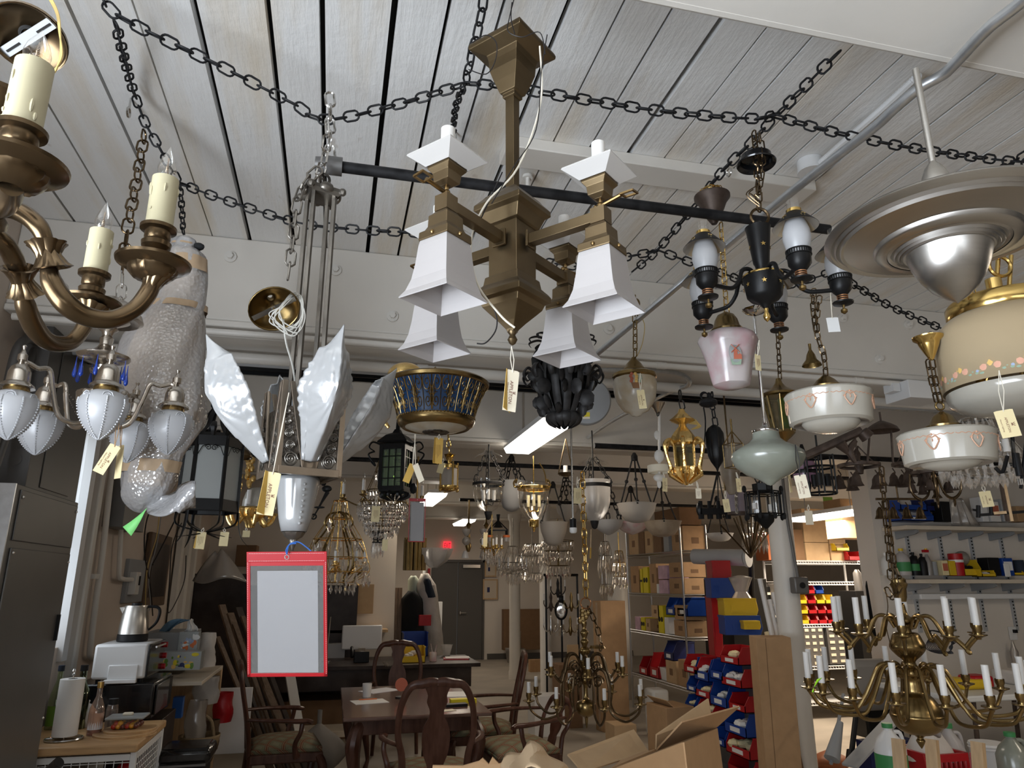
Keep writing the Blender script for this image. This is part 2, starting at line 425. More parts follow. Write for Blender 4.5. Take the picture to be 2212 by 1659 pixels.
# ceiling boards: whitewashed, yellowed along the grain
def ceiling_mat():
    m=bpy.data.materials.new('ceiling_boards'); nt,N,L=nodes(m); b=N['Principled BSDF']; b.inputs['Roughness'].default_value=.5
    tc=N.new('ShaderNodeTexCoord')
    def mapped(s):
        mp=N.new('ShaderNodeMapping'); mp.inputs['Scale'].default_value=s; L.new(tc.outputs['Object'],mp.inputs[0]); return mp.outputs[0]
    n=N.new('ShaderNodeTexNoise'); n.inputs['Scale'].default_value=1; n.inputs['Detail'].default_value=4; L.new(mapped((7,.8,1)),n.inputs['Vector'])
    r=N.new('ShaderNodeValToRGB'); e=r.color_ramp.elements; e[0].position=.5; e[0].color=(.84,.83,.81,1); e[1].position=.75; e[1].color=(.74,.65,.52,1)
    L.new(n.outputs['Fac'],r.inputs[0])
    n3=N.new('ShaderNodeTexNoise'); n3.inputs['Scale'].default_value=16; n3.inputs['Detail'].default_value=2; L.new(mapped((1,.45,1)),n3.inputs['Vector'])
    r3=N.new('ShaderNodeValToRGB'); r3.color_ramp.elements[0].position=.2; r3.color_ramp.elements[0].color=(.45,.36,.27,1); r3.color_ramp.elements[1].position=.27; r3.color_ramp.elements[1].color=(1,1,1,1)
    L.new(n3.outputs['Fac'],r3.inputs[0])
    mx=N.new('ShaderNodeMix'); mx.data_type='RGBA'; mx.blend_type='MULTIPLY'; mx.inputs[0].default_value=.4
    L.new(r.outputs[0],mx.inputs[6]); L.new(r3.outputs[0],mx.inputs[7]); L.new(mx.outputs[2],b.inputs['Base Color'])
    n2=N.new('ShaderNodeTexNoise'); n2.inputs['Scale'].default_value=22; n2.inputs['Detail'].default_value=8; n2.inputs['Roughness'].default_value=.65; L.new(mapped((1,.1,1)),n2.inputs['Vector'])
    n4=N.new('ShaderNodeTexNoise'); n4.inputs['Scale'].default_value=28; n4.inputs['Detail'].default_value=3; L.new(tc.outputs['Object'],n4.inputs['Vector'])
    ad=N.new('ShaderNodeMath'); ad.operation='MULTIPLY_ADD'; ad.inputs[1].default_value=.5; L.new(n4.outputs['Fac'],ad.inputs[0]); L.new(n2.outputs['Fac'],ad.inputs[2])
    bp=N.new('ShaderNodeBump'); bp.inputs['Strength'].default_value=.45; bp.inputs['Distance'].default_value=.012; L.new(ad.outputs[0],bp.inputs['Height']); L.new(bp.outputs[0],b.inputs['Normal'])
    M['ceiling_boards']=m
ceiling_mat()
# seams between boards: position and gap width, measured across the room
seams=[(-1.33,.006),(-1.126,.004),(-.893,.006),(-.699,.003),(-.519,.01),(-.301,.009),(-.14,.009),(.076,.01),(.238,.006),(.398,.005),(.59,.009),(.752,.004),(.907,.005),(1.076,.012),(1.233,.004),(1.399,.005),(1.553,.004),(1.747,.005),(1.954,.004),(2.13,.006)]
x=2.3
while x<13: seams.append((x,random.choice((.004,.005,.008)))); x+=random.uniform(.15,.2)
b=B(); px_=-1.9; pg=0
for sx,g in seams+[(13,.01)]:
    b.box(((px_+pg+sx-g)/2,7.0,CEIL+.02),(sx-g-px_-pg,22,.04)); px_,pg=sx,g
b.m=1; b.b2((-1.9,-4,CEIL+.05),(13,18,CEIL+.09))
struct('ceiling',b,['ceiling_boards','dark_gap'])
struct('floor',B().b2((-2,-4,-.1),(13,18,0)),'concrete')
# timber beams across the room, painted, with a flat board under each
def beam(n,y0,y1,z,mat='beam_paint'):
    b=B().b2((-1.55,y0,z),(13,y1,CEIL)); b.b2((-1.55,y0-.012,z-.035),(13,y0+.11,z-.001)); b.b2((-1.55,y0+.2,z-.02),(13,y0+.42,z-.001))
    struct('trim_%d'%n,b,mat,bevel=.008)
b=B().b2((-1.55,.45,3.0),(13,1.27,CEIL)).tube([(-1.55,1.275,3.022),(13,1.275,3.022)],.024,10); struct('trim_1',b,'beam_paint')
beam(2,3.54,4.1,2.9)
for i,y in enumerate((6.15,8.75,11.4,14.0)): beam(3+i,y,y+.55,2.9)
struct('trim_7',B().b2((.56,2.36,3.3),(1.95,2.5,CEIL)),'beam_paint',bevel=.004)
# left wall with two window openings
def wallbox(b,a,c): b.b2(a,c)
b=B(); WX0,WX1=-1.72,-1.55
for y0,y1 in((-4,-1.8),(.9,4.1),(5.06,10.2)): b.b2((WX0,y0,0),(WX1,y1,CEIL))
for y0,y1,z0,z1 in((-1.8,.9,.9,2.95),(4.1,5.06,1.28,2.62)): b.b2((WX0,y0,0),(WX1,y1,z0)); b.b2((WX0,y0,z1),(WX1,y1,CEIL))
struct('wall_left',b,'wall_paint',smooth=0)
def window(n,y0,y1,z0,z1):
    e=empty('window_%d'%n,None,None,(-1.7,(y0+y1)/2,z0)); e['kind']='structure'; hw=(y1-y0)/2; h=z1-z0
    f=B(); 
    for a,c in(((-.03,-hw,0),(.03,hw,.06)),((-.03,-hw,h-.06),(.03,hw,h)),((-.03,-hw,0),(.03,-hw+.06,h)),((-.03,hw-.06,0),(.03,hw,h)),((-.02,-hw,h/2-.02),(.02,hw,h/2+.02))): f.b2(a,c)
    f.build('window_frame','white_enamel',e); B().b2((-.004,-hw,0),(.004,hw,h)).build('window_pane','clear_glass',e)
    return e
window(1,4.1,5.06,1.28,2.62); window(2,-1.8,.9,.9,2.95)
# jamb lining lit by the window
struct('trim_8',B().b2((-1.7,5.02,1.2),(-1.54,5.06,2.66)).b2((-1.57,5.0,1.2),(-1.52,5.09,2.66)),'white_enamel')
struct('trim_9',B().b2((-1.56,5.16,.9),(-1.5,5.24,2.7)),'trim_paint',bevel=.012)
# office partition with a stub return, rear wall, right partition
struct('wall_middle',B().b2((-1.6,10,0),(.84,10.15,CEIL)),'cream_wall')
struct('wall_back',B().b2((-2,16.6,0),(2.2,16.8,CEIL)).b2((3.42,16.6,0),(13,16.8,CEIL)).b2((2.2,16.6,2.16),(3.42,16.8,CEIL)),'white_wall')
struct('baseboard_back',B().b2((3.5,16.57,0),(7,16.6,.12)),'door_grey')
struct('wall_corridor',B().b2((.72,10.15,0),(.84,16.6,CEIL)),'white_wall')
struct('wall_right',B().b2((5.06,5.95,0),(13,6.2,CEIL)),'white_wall')
struct('wall_front',B().b2((-1.95,-4.3,0),(-1.8,-4,CEIL)).b2((1.4,-4.3,0),(13,-4,CEIL)).b2((-1.8,-4.3,0),(1.4,-4,.95)).b2((-1.8,-4.3,2.95),(1.4,-4,CEIL)),'white_wall')
struct('wall_far',B().b2((12.6,6.2,0),(12.9,16.6,CEIL)),'white_wall')
d=empty('door_1',None,None,(2.81,16.62,0)); d['kind']='structure'
for sx in(-1,1):
    l=B().b2((sx*.01,-.02,.01),(sx*.57,.03,2.1)).build('door_leaf','door_grey',d)
    if sx>0: B().bar((.06,-.08,1.0),(.19,-.08,1.0),.012).cyl((.06,-.06,.97),.02,.06).build('door_handle','steel',l)
B().b2((-.61,-.06,0),(-.57,.02,2.16)).b2((.57,-.06,0),(.61,.02,2.16)).b2((-.61,-.06,2.1),(.61,.02,2.16)).build('door_frame','door_grey',d)
B().b2((.1,-.1,1.98),(.5,-.03,2.05)).build('door_closer','steel',d)
# round columns
def column(n,x,y,r,mat='trim_paint'):
    o=struct('trim_%d'%n,B().lathe([(r*1.12,0),(r*1.12,.12),(r,.16),(r,2.75),(r*1.3,2.82),(r*1.3,2.9)],32,(x,y,0)),mat)
    o['label']='white painted round column'
c=at(1687,1150,6.1); column(10,c.x,c.y,.1)
c=at(1112,1300,13.0); column(11,c.x,c.y,.1)
c=at(1178,1300,10.5); column(12,c.x,c.y,.085)
c=at(1335,1250,11.0); column(13,c.x,c.y,.17)
# ------------------------------------------------------------ lights: daylight from the left, fluorescent strips
def area(name,loc,rot,sx,sy,pw,col):
    l=bpy.data.lights.new(name,'AREA'); l.shape='RECTANGLE'; l.size=sx; l.size_y=sy; l.energy=pw; l.color=col
    o=bpy.data.objects.new(name,l); COL.objects.link(o); o.location=loc; o.rotation_euler=rot; return o
area('window_daylight',(-1.84,-.45,1.6),(0,-PI/2-.85,0),1.5,2.6,340,(.82,.9,1))
area('window_daylight',(-.3,-3.9,1.5),(PI/2+.75,0,.1),2.8,1.1,40,(.86,.92,1))
area('window_daylight',(-1.84,4.58,1.95),(0,-PI/2,0),1.3,.9,22,(.82,.9,1))
WARM=(1,.83,.64)
def strip_light(x,y0,y1,z,label,pw=13,hw=.13,vis=True):
    e=empty('fluorescent_fixture',label,'ceiling light',(x,(y0+y1)/2,z),0,'long fluorescent wrap lights'); l=(y1-y0)/2
    B().b2((-hw,-l,.045),(hw,l,.09)).b2((-.05,-l,.09),(.05,l,.1)).build('housing','white_enamel',e,bevel=.004)
    B().prism([(-hw,.045),(-hw*.82,0),(hw*.82,0),(hw,.045)],2*l,Matrix.Translation((0,l,0))@Matrix.Rotation(PI/2,4,'X')).build('diffuser','tube_light',e)
    for yy in(-l*.7,l*.7): B().bar((0,yy,.1),(0,yy,CEIL-z),.006,6).build('hanger_rod','steel',e)
    area('fluorescent_lamp',(x,(y0+y1)/2,z-.03),(0,0,0),2*hw,y1-y0,pw,WARM); return e
strip_light(1.6,5.0,6.3,2.8,'bright fluorescent strip nearest the camera, behind the black iron cage')
strip_light(1.3,9.4,10.7,2.75,'bright fluorescent strip half hidden by the small red ticket frame')
strip_light(2.5,13.6,14.8,2.78,'bright fluorescent strip above the red exit sign')
strip_light(5.62,6.75,7.9,2.38,'bright fluorescent strip over the lit storeroom shelves',80)
strip_light(7.0,7.4,8.1,2.2,'short bright fluorescent strip far back in the storeroom, left of the red bins',60)
strip_light(5.2,1.2,2.4,2.9,'fluorescent strip right of the camera, outside the view',24)  # unseen lamp added to warm the right wall and ceiling
strip_light(3.4,-1.8,-.6,2.85,'fluorescent strip behind the camera, outside the view',9)
# ------------------------------------------------------------ chains, pipe, conduit under the ceiling
def cz(px,py,dz=.06): return gz(px,py,CEIL-dz)
def chain(label,pts,L=.05,wr=.0035,mat='black_pipe',group='black suspension chains',w=.62):
    b=B().chain(cr([cz(*p) if len(p)==3 else cz(*p,.22) for p in pts],6),L,wr,w,14,6,gap=.78); return one('chain',label,'chain',b,mat,group)
chain('heavy black chain sagging across the ceiling from the left edge to the brass square canopy',[(215,-20,.1),(262,38,.16),(470,140,.2),(630,222,.24),(704,258,.27),(850,228,.22),(1003,182,.18)])
chain('heavy black chain running right from the brass square canopy to the black tole chandelier',[(1008,180,.18),(1100,188,.2),(1200,205,.22),(1430,240,.25),(1622,256,.26),(1680,245,.2)])
chain('heavy black chain rising to the near beam above the black tole chandelier',[(1680,247,.2),(1750,175,.2),(1812,112,.2)])
chain('heavy black chain running under the metal conduit to the right edge above the aluminium pendant',[(1672,250,.22),(1800,285,.26),(1960,318,.3),(2110,340,.3),(2230,352,.3)],L=.046)
chain('black chain dropping off the right edge above the aluminium disc',[(2225,330,.27),(2180,355,.27),(2140,385,.27)],L=.046)
chain('short black chain hanging from the top edge beside the brass square canopy',[(1046,-12,.08),(1035,55,.12),(1018,120,.16),(1006,178,.17)])
chain('black chain behind the ivory candle of the square brass chandelier',[(1002,186,.17),(985,230,.13),(978,290,.06)],L=.044)
chain('black chain from the top left corner down to the bulb of the brass chandelier',[(250,50,.14),(262,100,.12),(283,180,.06),(297,222,.06),(316,270,.13),(345,320,.2),(385,392,.26)],L=.046)
chain('black chain sagging behind the grey rods of the frosted slip shade chandelier',[(387,395,.26),(480,430,.33),(640,480,.42),(760,495,.45),(915,505,.47),(1010,522,.45)],L=.05)
chain('black chain seen between the square body and the back shade of the brass chandelier',[(1160,562,.45),(1250,575,.47),(1330,560,.43),(1418,542,.38)],L=.05)
chain('black chain slanting from the black tole chandelier to the conduit',[(1668,258,.22),(1620,310,.25),(1560,370,.28),(1500,445,.3),(1420,540,.38),(1368,585,.4)],L=.05)
chain('black chain running behind the left lamp of the black tole chandelier',[(1420,540,.38),(1490,566,.42),(1560,590,.45),(1660,622,.45),(1760,600,.42),(1800,588,.42),(1845,615,.45),(1930,665,.5),(2040,712,.56)],L=.05)
chain('doubled black chain hanging straight above the bubble wrapped bundle',[(388,396,.26),(392,440,.3),(396,505,.36)],L=.034,wr=.003)
chain('brown chain hanging down to the silver chandelier with frosted acorn shades',[(312,285,.15),(297,380,.35),(278,480,.55),(264,585,.72)],L=.056,wr=.0036,mat='bronze')
b=B(); a0,a1=gz(716,358,2.8),gz(1790,496,2.8); b.tube([a0,a1],.0165,14)
e=empty('black_pipe_rail','black iron pipe hung level across the middle of the ceiling','pipe',a0,0); b.v=[tuple(Vector(p)-a0) for p in b.v]; b.build('pipe','black_pipe',e)
dr=(a1-a0).normalized(); B().tube([-dr*.012,dr*.03],.027,14).tube([-dr*.045,-dr*.01],[.02,.024],12).build('end_flange','steel_grey',e)
B().chain([(-.005,0,.02),(-.02,0,.24)],.05,.004).build('hanger_chain','steel',e)
rail2=B().tube([gz(880,790,2.8),gz(1210,800,2.8)],.02); 
pts=[gz(2330,-110,2.95),gz(2212,0,2.95),gz(2134,62,2.95),gz(2062,138,2.95),gz(2034,163,2.95),gz(1981,193,2.95),gz(1928,239,2.94),gz(1874,287,2.94),gz(1709,415,2.92),gz(1500,588,2.87),gz(1285,768,2.79)]
one('conduit_pipe','shiny grey metal conduit running diagonally across the upper right ceiling','pipe',B().tube(cr(pts,5),.0148,14),'galv')
one('flexible_conduit','white ribbed cable running along the boards to the round junction box','cable',B().tube(cr([gz(1985,162,3.3),gz(1900,240,3.32),gz(1810,318,3.32),gz(1772,352,3.31)],30),[.012,.0145]*46,8),'white_enamel')
e=empty('junction_box','white round junction box screwed to the ceiling boards beside the conduit','box',gz(1752,370,3.3)); B().cyl((0,0,0),.052,.05,24).build('box','white_enamel',e,bevel=.002); B().cyl((0,0,-.006),.054,.006,24).build('cover','white_enamel',e)
# bolts in the beam face and small ceiling hardware
BOLTS=[(497,553),(725,582),(1152,612),(1414,650),(1316,710),(1822,686),(1965,700),(1902,775),(848,682),(130,622)]
for i,(px,py) in enumerate(BOLTS):
    p=gy(px,py,3.525); e=empty('beam_bolt','white painted bolt head on the face of the big white beam','bolt',p,0,'bolts in the big beam')
    T=Matrix.Rotation(PI/2,4,'X'); q=B(); q.T=T; q.cyl((0,0,-.014),.03,.01,20); q.build('washer','trim_paint',e); q=B(); q.T=T; q.cyl((0,0,-.004),.016,.018,6); q.build('bolt_head','trim_paint',e,smooth=0)
e=empty('ceiling_bolt','white disc and threaded stud on the ceiling beside the brass chandelier stem','bolt',gz(1140,385,3.32)); B().cyl((0,0,0),.022,.012,20).build('disc','trim_paint',e); B().cyl((0,0,-.04),.009,.04,8).build('stud','trim_paint',e)
for px,py,l in((283,212,'pale steel screw eye in the boards beside the left black chain'),(985,285,'steel screw eye in the boards behind the left candle of the square brass chandelier'),(1572,345,'steel screw eye on the flat ceiling board left of the black canopy')):
    p=gz(px,py,CEIL); one('screw_eye',l,'hook',B().bar(p,p+Vector((0,0,-.045)),.004).ring(p+Vector((0,0,-.06)),.017,.004,'X'),'steel')
# pipes fixed along the underside of the big beam
for y,z,r,l,m in((3.52,2.83,.017,'white pipe along the lower front edge of the big beam','trim_paint'),(3.9,2.82,.03,'thick white painted pipe along the underside of the big beam','trim_paint'),(4.06,2.84,.02,'grey pipe along the back edge of the big beam','grey_paint')):
    q=B().tube([(-1.5,y,z),(9,y,z)],r,12)
    for k in range(8): q.tube([(-.9+k*1.3,y,z),(-.84+k*1.3,y,z)],r*1.18,12)
    one('ceiling_pipe',l,'pipe',q,m)
q=B()
for y in(4.2,4.29): q.b2((-1.5,y,2.84),(3.0,y+.012,2.9))
q.b2((-1.5,4.2,2.885),(3.0,4.3,2.9))
for k in range(150):
    if k%14<5 : q.m=1; q.b2((-1.45+k*.03,4.215,2.8795),(-1.438+k*.03,4.285,2.884)); q.m=0
one('slotted_channel','black slotted metal channel behind the big beam','rail',q,['black_satin','white_enamel'])
for Y,z,x0,x1,l in((6.85,2.78,-1.4,7,'black pipe hung behind the second white beam'),(5.35,2.72,2.0,8.0,'black pipe rail running behind the gold lantern to the right'),(9.45,2.72,1.6,6,'dark pipe rail behind the bell jar lanterns'),(3.15,2.68,4.15,7.5,'dark pipe rail behind the two white painted drum pendants')):
    one('pipe_rail',l,'pipe',B().tube([(x0,Y,z),(x1,Y,z)],.022,10),'black_pipe','dark pipe rails for hanging lamps')
one('conduit_pipe','grey metal conduit with an elbow beside the urn shaped painted pendant','pipe',B().tube(cr([at(1240,800,3.9),at(1400,800,4.1),at(1470,808,4.2),at(1488,830,4.3),at(1440,850,4.6),at(1330,905,5.6),at(1270,945,6.6)],5),.014,10),'galv')
# ------------------------------------------------------------ shop tags
def tagcard(label,top,px,py,d,w,h,roll=0,yaw=0,mat='tag_paper',fold=0,print_=1,group='paper shop tags',smat='string',tw=2):
    # px,py: middle of the card's upper edge; top: where its string is tied
    c=at(px,py,d); k=d/FPX; W,H=w*k,h*k
    e=empty('shop_tag',label,'tag',c,0,group); R=Matrix.Rotation(-AZ+rad(yaw),4,'Z')@Matrix.Rotation(PI/2,4,'X')@Matrix.Rotation(rad(-roll),4,'Z')
    b=B(); b.prism([(-W/2,-H),(W/2,-H),(W/2,-H*.02),(W*.36,0),(-W*.36,0),(-W/2,-H*.02)],.0008,R)
    card=b.build('card',mat,e,smooth=0)
    if fold: b=B(); b.prism([(-W/2,-H*.98),(W/2,-H),(W/2,0),(-W/2,0)],.0008,Matrix.Rotation(-AZ+rad(yaw+fold),4,'Z')@Matrix.Translation((W*.03*(1 if fold>0 else -1),.004,0))@Matrix.Rotation(PI/2,4,'X')@Matrix.Rotation(rad(-roll-3),4,'Z')@Matrix.Translation((0,0,-.004))); b.build('folded_leaf','tag_back',e,smooth=0)
    b=B(); q=R@Vector((0,-H*.06,.001)); 
    for sx in(-1,1): b.tube([q,q.lerp(at(*top,d)-c,.5)+R.to_3x3()@Vector((sx*W*.07*tw,0,0)),at(*top,d)-c],max(.0006,.9*k),5)
    b.build('string',smat,e)
    if print_:
        T=R@Matrix.Translation((0,-H*.55,.001))@Matrix.Rotation(-PI/2,4,'Z')
        if print_==1:
            text('APPLETON',H*.115,T@Matrix.Translation((0,-W*.02,0)),'ink',card); text('Historic Lighting',H*.07,T@Matrix.Translation((0,-W*.3,0)),'ink',card)
            b=B(); 
            for s_ in(-1,0,1): b.tube([T@Vector((s_*W*.03,W*.2,.0004)),T@Vector((s_*W*.1,W*.36,.0004))],W*.014,4)
            b.tube([T@Vector((-W*.09,W*.19,.0004)),T@Vector((W*.09,W*.19,.0004))],W*.014,4); b.build('crown_emblem','ink',card)
        else:
            b=B()
            for i in range(4): b.tube([T@Vector((-H*.28,W*(.24-i*.15),.0004)),T@Vector((H*(.1+.07*(i%3)),W*(.24-i*.15),.0004))],W*.012,4)
            b.build('print','ink',card)
    return e
def spiral(r0,r1,t,n=22,a0=0): return [((r0+(r1-r0)*i/n)*math.cos(a0+t*2*PI*i/n),(r0+(r1-r0)*i/n)*math.sin(a0+t*2*PI*i/n)) for i in range(n+1)]
# ------------------------------------------------------------ square brass chandelier
t=Th('square_chandelier','antique brass chandelier of square section with four flared frosted shades','chandelier',1107,560,1.66)
E=t.e; SA=rad(-36)
def sq(name,prof,mat='antique_brass',parent=None,rot=SA+PI/4,**k): return B().lathe(t.pr(prof),4,a0=rot,cap=True).build(name,mat,parent or E,smooth=0,bevel=.0012,**k)
sq('ceiling_canopy',[(93,106),(96,112),(95,118),(56,128),(52,140),(50,160),(40,182),(28,205),(22,207),(22,214),(16,216)][::-1])
sq('stem',[(15.5,214),(15.5,414)][::-1])
sq('upper_cap',[(18,410),(30,413),(60,432),(66,438),(84,452),(85,463),(72,470),(60,492),(52,495)][::-1])
sq('body',[(52,492),(52,604)][::-1])
sq('lower_cap',[(53,602),(60,605),(64,622),(80,634),(86,640),(86,652),(72,656),(66,668),(52,680),(30,698),(15,712),(11,718)][::-1])
t.lat('finial','antique_brass',[(1,746),(7,742),(11,734),(6,724),(10,719),(10,714)],16)
L0=.236; ZB=t.row(532)[0]
def sqr(name,prof,mat,x,parent,sm=0,**k): return B().lathe(prof,4,(x,0,0),a0=PI/4,cap=k.pop('cap',True)).build(name,mat,parent,smooth=sm,**k)
arm=B().sbar((.045,0,ZB),(L0-.012,0,ZB),.024).box((.052,0,ZB),(.006,.036,.04)).build('arm','antique_brass',E,smooth=0,bevel=.001)
z=ZB
sqr('end_block',[(.024,z-.018),(.024,z+.018)],'antique_brass',L0,arm)
sqr('shade_fitter',[(.053,z-.088),(.055,z-.086),(.054,z-.07),(.043,z-.064),(.037,z-.055),(.036,z-.03),(.03,z-.026),(.022,z-.018)],'antique_brass',L0,arm,bevel=.001)
sh=[(.0475,z-.078),(.053,z-.1),(.058,z-.14),(.065,z-.175),(.076,z-.2),(.089,z-.215)]
sqr('shade','x'and sh[::-1],'frost_glass',L0,arm,cap=False,solid=.0025)
for a,q in((0,0),(1,0)): pass
s_=B()
for a in(0,PI/2,PI,3*PI/2): s_.ball((L0+.04*math.cos(a),.04*math.sin(a),z-.079),.0045,8)
s_.build('thumb_screws','brass_edge',arm)
B().ball((L0,0,z+.026),.009,10).ball((L0-.012,0,z+.026),.006,8).cyl((L0,0,z+.03),.005,.02,8).bar((L0,0,z+.026),(L0+.058,-.005,z+.034),.0045).sbar((L0+.055,-.014,z+.03),(L0+.085,-.014,z+.03),.004).sbar((L0+.055,.01,z+.034),(L0+.085,.01,z+.034),.004).sbar((L0+.056,-.015,z+.03),(L0+.056,.011,z+.034),.004).sbar((L0+.084,-.015,z+.03),(L0+.084,.011,z+.034),.004).build('gas_key','brass_edge',arm)
sqr('candle_cup',[(.012,z+.042),(.028,z+.05),(.031,z+.07),(.042,z+.08),(.042,z+.087)],'antique_brass',L0,arm,bevel=.001)
sqr('white_saucer',[(.045,z+.086),(.055,z+.092),(.085,z+.108),(.083,z+.112),(.05,z+.096)],'white_saucer',L0,arm,cap=False,solid=.003)
B().cyl((L0,0,z+.094),.0155,.088,20).build('candle_sleeve','candle_white',arm)
spin(arm,4,SA)
b=B()
for pts in([(1112,-8),(1100,40),(1098,68),(1128,80),(1166,70),(1178,118)],[(1106,5),(1104,40),(1112,74)],[(1182,75),(1170,150),(1158,280),(1110,360),(1062,440)],[(1020,92),(1050,76),(1072,92),(1070,130),(1050,160),(1012,150)]): b.tube(cr([t.L(x,y,-.12) for x,y in pts],6),.0013,5)
t.P('loose_wires',b,'cable_black')
b=B().tube(cr([t.L(x,y,-.1) for x,y in((1166,100),(1168,220),(1120,360),(1050,440),(1018,520),(1030,610),(1080,680),(1112,708))],6),.0024,6); t.P('supply_cord',b,'string')
b=B().tube(cr([t.L(x,y,-.09) for x,y in((1085,372),(1040,470),(1008,545),(1030,610),(1068,670),(1072,710),(1050,740),(1030,742))],6),.0016,6); t.P('black_lead',b,'cable_black')
tagcard('cream shop tag with orange leaf dangling below the square brass chandelier finial',(1105,748),1108,800,1.5,30,92,6,22,'tag_pale',fold=38)
# ------------------------------------------------------------ frosted slip-shade chandelier
t=Th('slip_shade_chandelier','tall pewter chandelier with upright frosted glass slip shades and a carved rose box','chandelier',655,900,1.78); E=t.e
BW=.073; th=rad(34); BR=Matrix.Rotation(th,4,'Z'); zt=t.row(870)[0]; zb=t.row(1030)[0]
body=B(); body.T=BR; body.b2((-BW,-BW,zb),(BW,BW,zt-.03)); t.P('rose_box',body,'cast_dark',smooth=0)
fr=B(); fr.T=BR
for sx in(-1,1):
    for sy in(-1,1): fr.b2((sx*BW-.007,sy*BW-.007,zb-.004),(sx*BW+.007,sy*BW+.007,zt+.03))
for a in range(4):
    fr.T=BR@Matrix.Rotation(a*PI/2,4,'Z'); fr.b2((-BW,-BW-.008,zb-.006),(BW,-BW+.004,zb+.012))
    for sx in(-1,1): fr.prism([(sx*.004,zb+.01),(sx*.018,zb+.01),(sx*.062,zt+.03),(sx*.05,zt+.03)],.006,Matrix.Translation((0,-BW,0))@Matrix.Rotation(PI/2,4,'X'))
    fr.prism([(-.018,zb+.01),(.018,zb+.01),(.012,zb+.045),(-.012,zb+.045)],.006,Matrix.Translation((0,-BW,0))@Matrix.Rotation(PI/2,4,'X'))
t.P('corner_frame',fr,'pewter_light',smooth=0,bevel=.001)
for a in range(4):
    for sx in(-1,1):
        rs=B(); rs.T=BR@Matrix.Rotation(a*PI/2,4,'Z'); rs.b2((sx*.022,-BW-.0005,zb+.012),(sx*.066,-BW+.002,zb+.03))
        for k,(x,z,r) in enumerate(((.046,.03,.017),(.05,.062,.011),(.055,.09,.011),(.06,.118,.008),(.062,.142,.006))):
            c=Vector((sx*x,-BW-.001,zb+z)); rs.tube([c+Vector((p,-.003-.002*(1-i/22),q)) for i,(p,q) in enumerate(spiral(r,.002,2.6))],.0013,5); rs.ring(c,r*.95,.0012,'Y',16,4)
            rs.tube([c+Vector((p*sx,-.002,q)) for p,q in spiral(r*.5,r*.1,-1.2,10,2)],.001,4)
        t.P('rose_relief',rs,'pewter')
# slip shade: a kite of pressed glass with fan rays, beads and a key border
def slip():
    H=.335; NU,NV=45,61
    def fn(u,v):
        x=u*2-1; w=.02+(.062-.02)*min(1,v/.52) if v<.52 else .062-(v-.52)/.48*.045
        ax=abs(x)
        top=v*H-(max(0,v-.8)*.3*ax)
        y=-.075*math.sin(min(1,v*1.15)*PI*.62+.12)*(1-ax**1.35)*(1-.55*max(0,v-.6)/.4)
        fx,fz=x*w,(v-.52)*H
        ang=math.atan2(fz+.002,fx); rr=math.hypot(fx,fz)
        y+=-.0026*abs(math.sin(ang*11))*(rr<.1)*(ax<.7)*min(1,rr/.02)
        if .62<v<.8 and ax<.75: y+=-.004*max(0,math.sin(x*17+v*9))*max(0,math.sin(v*60+x*4))
        if ax>.74 and ax<.97: y+=-.0022*(1 if math.sin(v*70)>0 else 0)
        e=.006*(ax>.93)*abs(math.sin(v*48))*(.3<v<.7)
        return Vector((x*w+(1 if x>0 else -1)*e,y,top))
    return B().grid(fn,NU,NV)
sl=slip(); sl.v=[tuple(Matrix.Translation((0,-BW-.006,zb+.03))@Matrix.Rotation(rad(25),4,'X')@Vector(p)) for p in sl.v]
o=t.P('slip_shade',sl,'relief_glass',smooth=50,solid=.003); spin(o,4,th)
zc=t.row(425)[0]; zr=zt+.02
rods=B()
for sx in(-1,1):
    for sy in(-1,1): rods.T=BR; rods.sbar((sx*.028,sy*.028,zc),(sx*.03,sy*.03,zr-.08),.0105)
t.P('square_rods',rods,'pewter',smooth=0,bevel=.001)
cap=B().lathe([(.052,zc-.006),(.06,zc+.004),(.056,zc+.016),(.03,zc+.022),(.012,zc+.034)][::1],4,a0=PI/4+th,cap=True)
for a in range(4): cap.T=BR@Matrix.Rotation(a*PI/2,4,'Z'); cap.sph((0,-.046,zc+.008),.016,10,(1.2,.6,.9)); cap.sph((.044,-.044,zc+.006),.011,8,(1,1,1))
cap.T=None
for k in range(4): cap.ring((0,0,zc+.05),.02,.004,'XY'[k%2],14,6)
t.P('cast_cap',cap,'pewter')
up=[t.row(y)[0] for y in(1032,1040,1148,1152,1160,1166,1176)]
cupm=B().lathe([(.028,up[2]),(.036,up[2]+.03),(.045,up[1]-.03),(.05,up[1]),(.05,up[0])],32,a0=th,rib=lambda a,q:(1+.03*math.cos(4*a-4*th))*(1+.018*abs(math.sin(a*16))))
t.P('bottom_cup',cupm,'relief_glass',solid=.003)
t.P('cup_beads',B().lathe([(.0001,0),(.0001,.001)],4) if 0 else (lambda q:[q.ball((.052*math.sin(a)*f,-.052*math.cos(a)*f,up[1]-.012-i*.013),.0035,8) for a in(th,) for i,f in enumerate((1,.99,.96,.92,.87,.82,.77,.71))] and q)(B()),'relief_glass')
t.lat('finial_cup','pewter',[(2,1190),(6,1176),(9,1172),(8,1166),(18,1160),(24,1150),(22,1147)],24,rib=lambda a,q:1+.05*math.cos(12*a))
t.ch([(706,262,-.02),(707,300,-.01),(700,345),(690,385),(692,412)],'hanging_chain','steel',.05,.0032)
t.ch([(690,365,-.05),(655,400,-.06),(640,450,-.06),(632,520,-.06),(622,600,-.06)],'canopy_chain','pewter',.048,.003)
cn=t.L(590,660,-.07); R=Matrix.Translation(cn)@Matrix.Rotation(rad(-28),4,'Y')@Matrix.Rotation(rad(-32),4,'X')
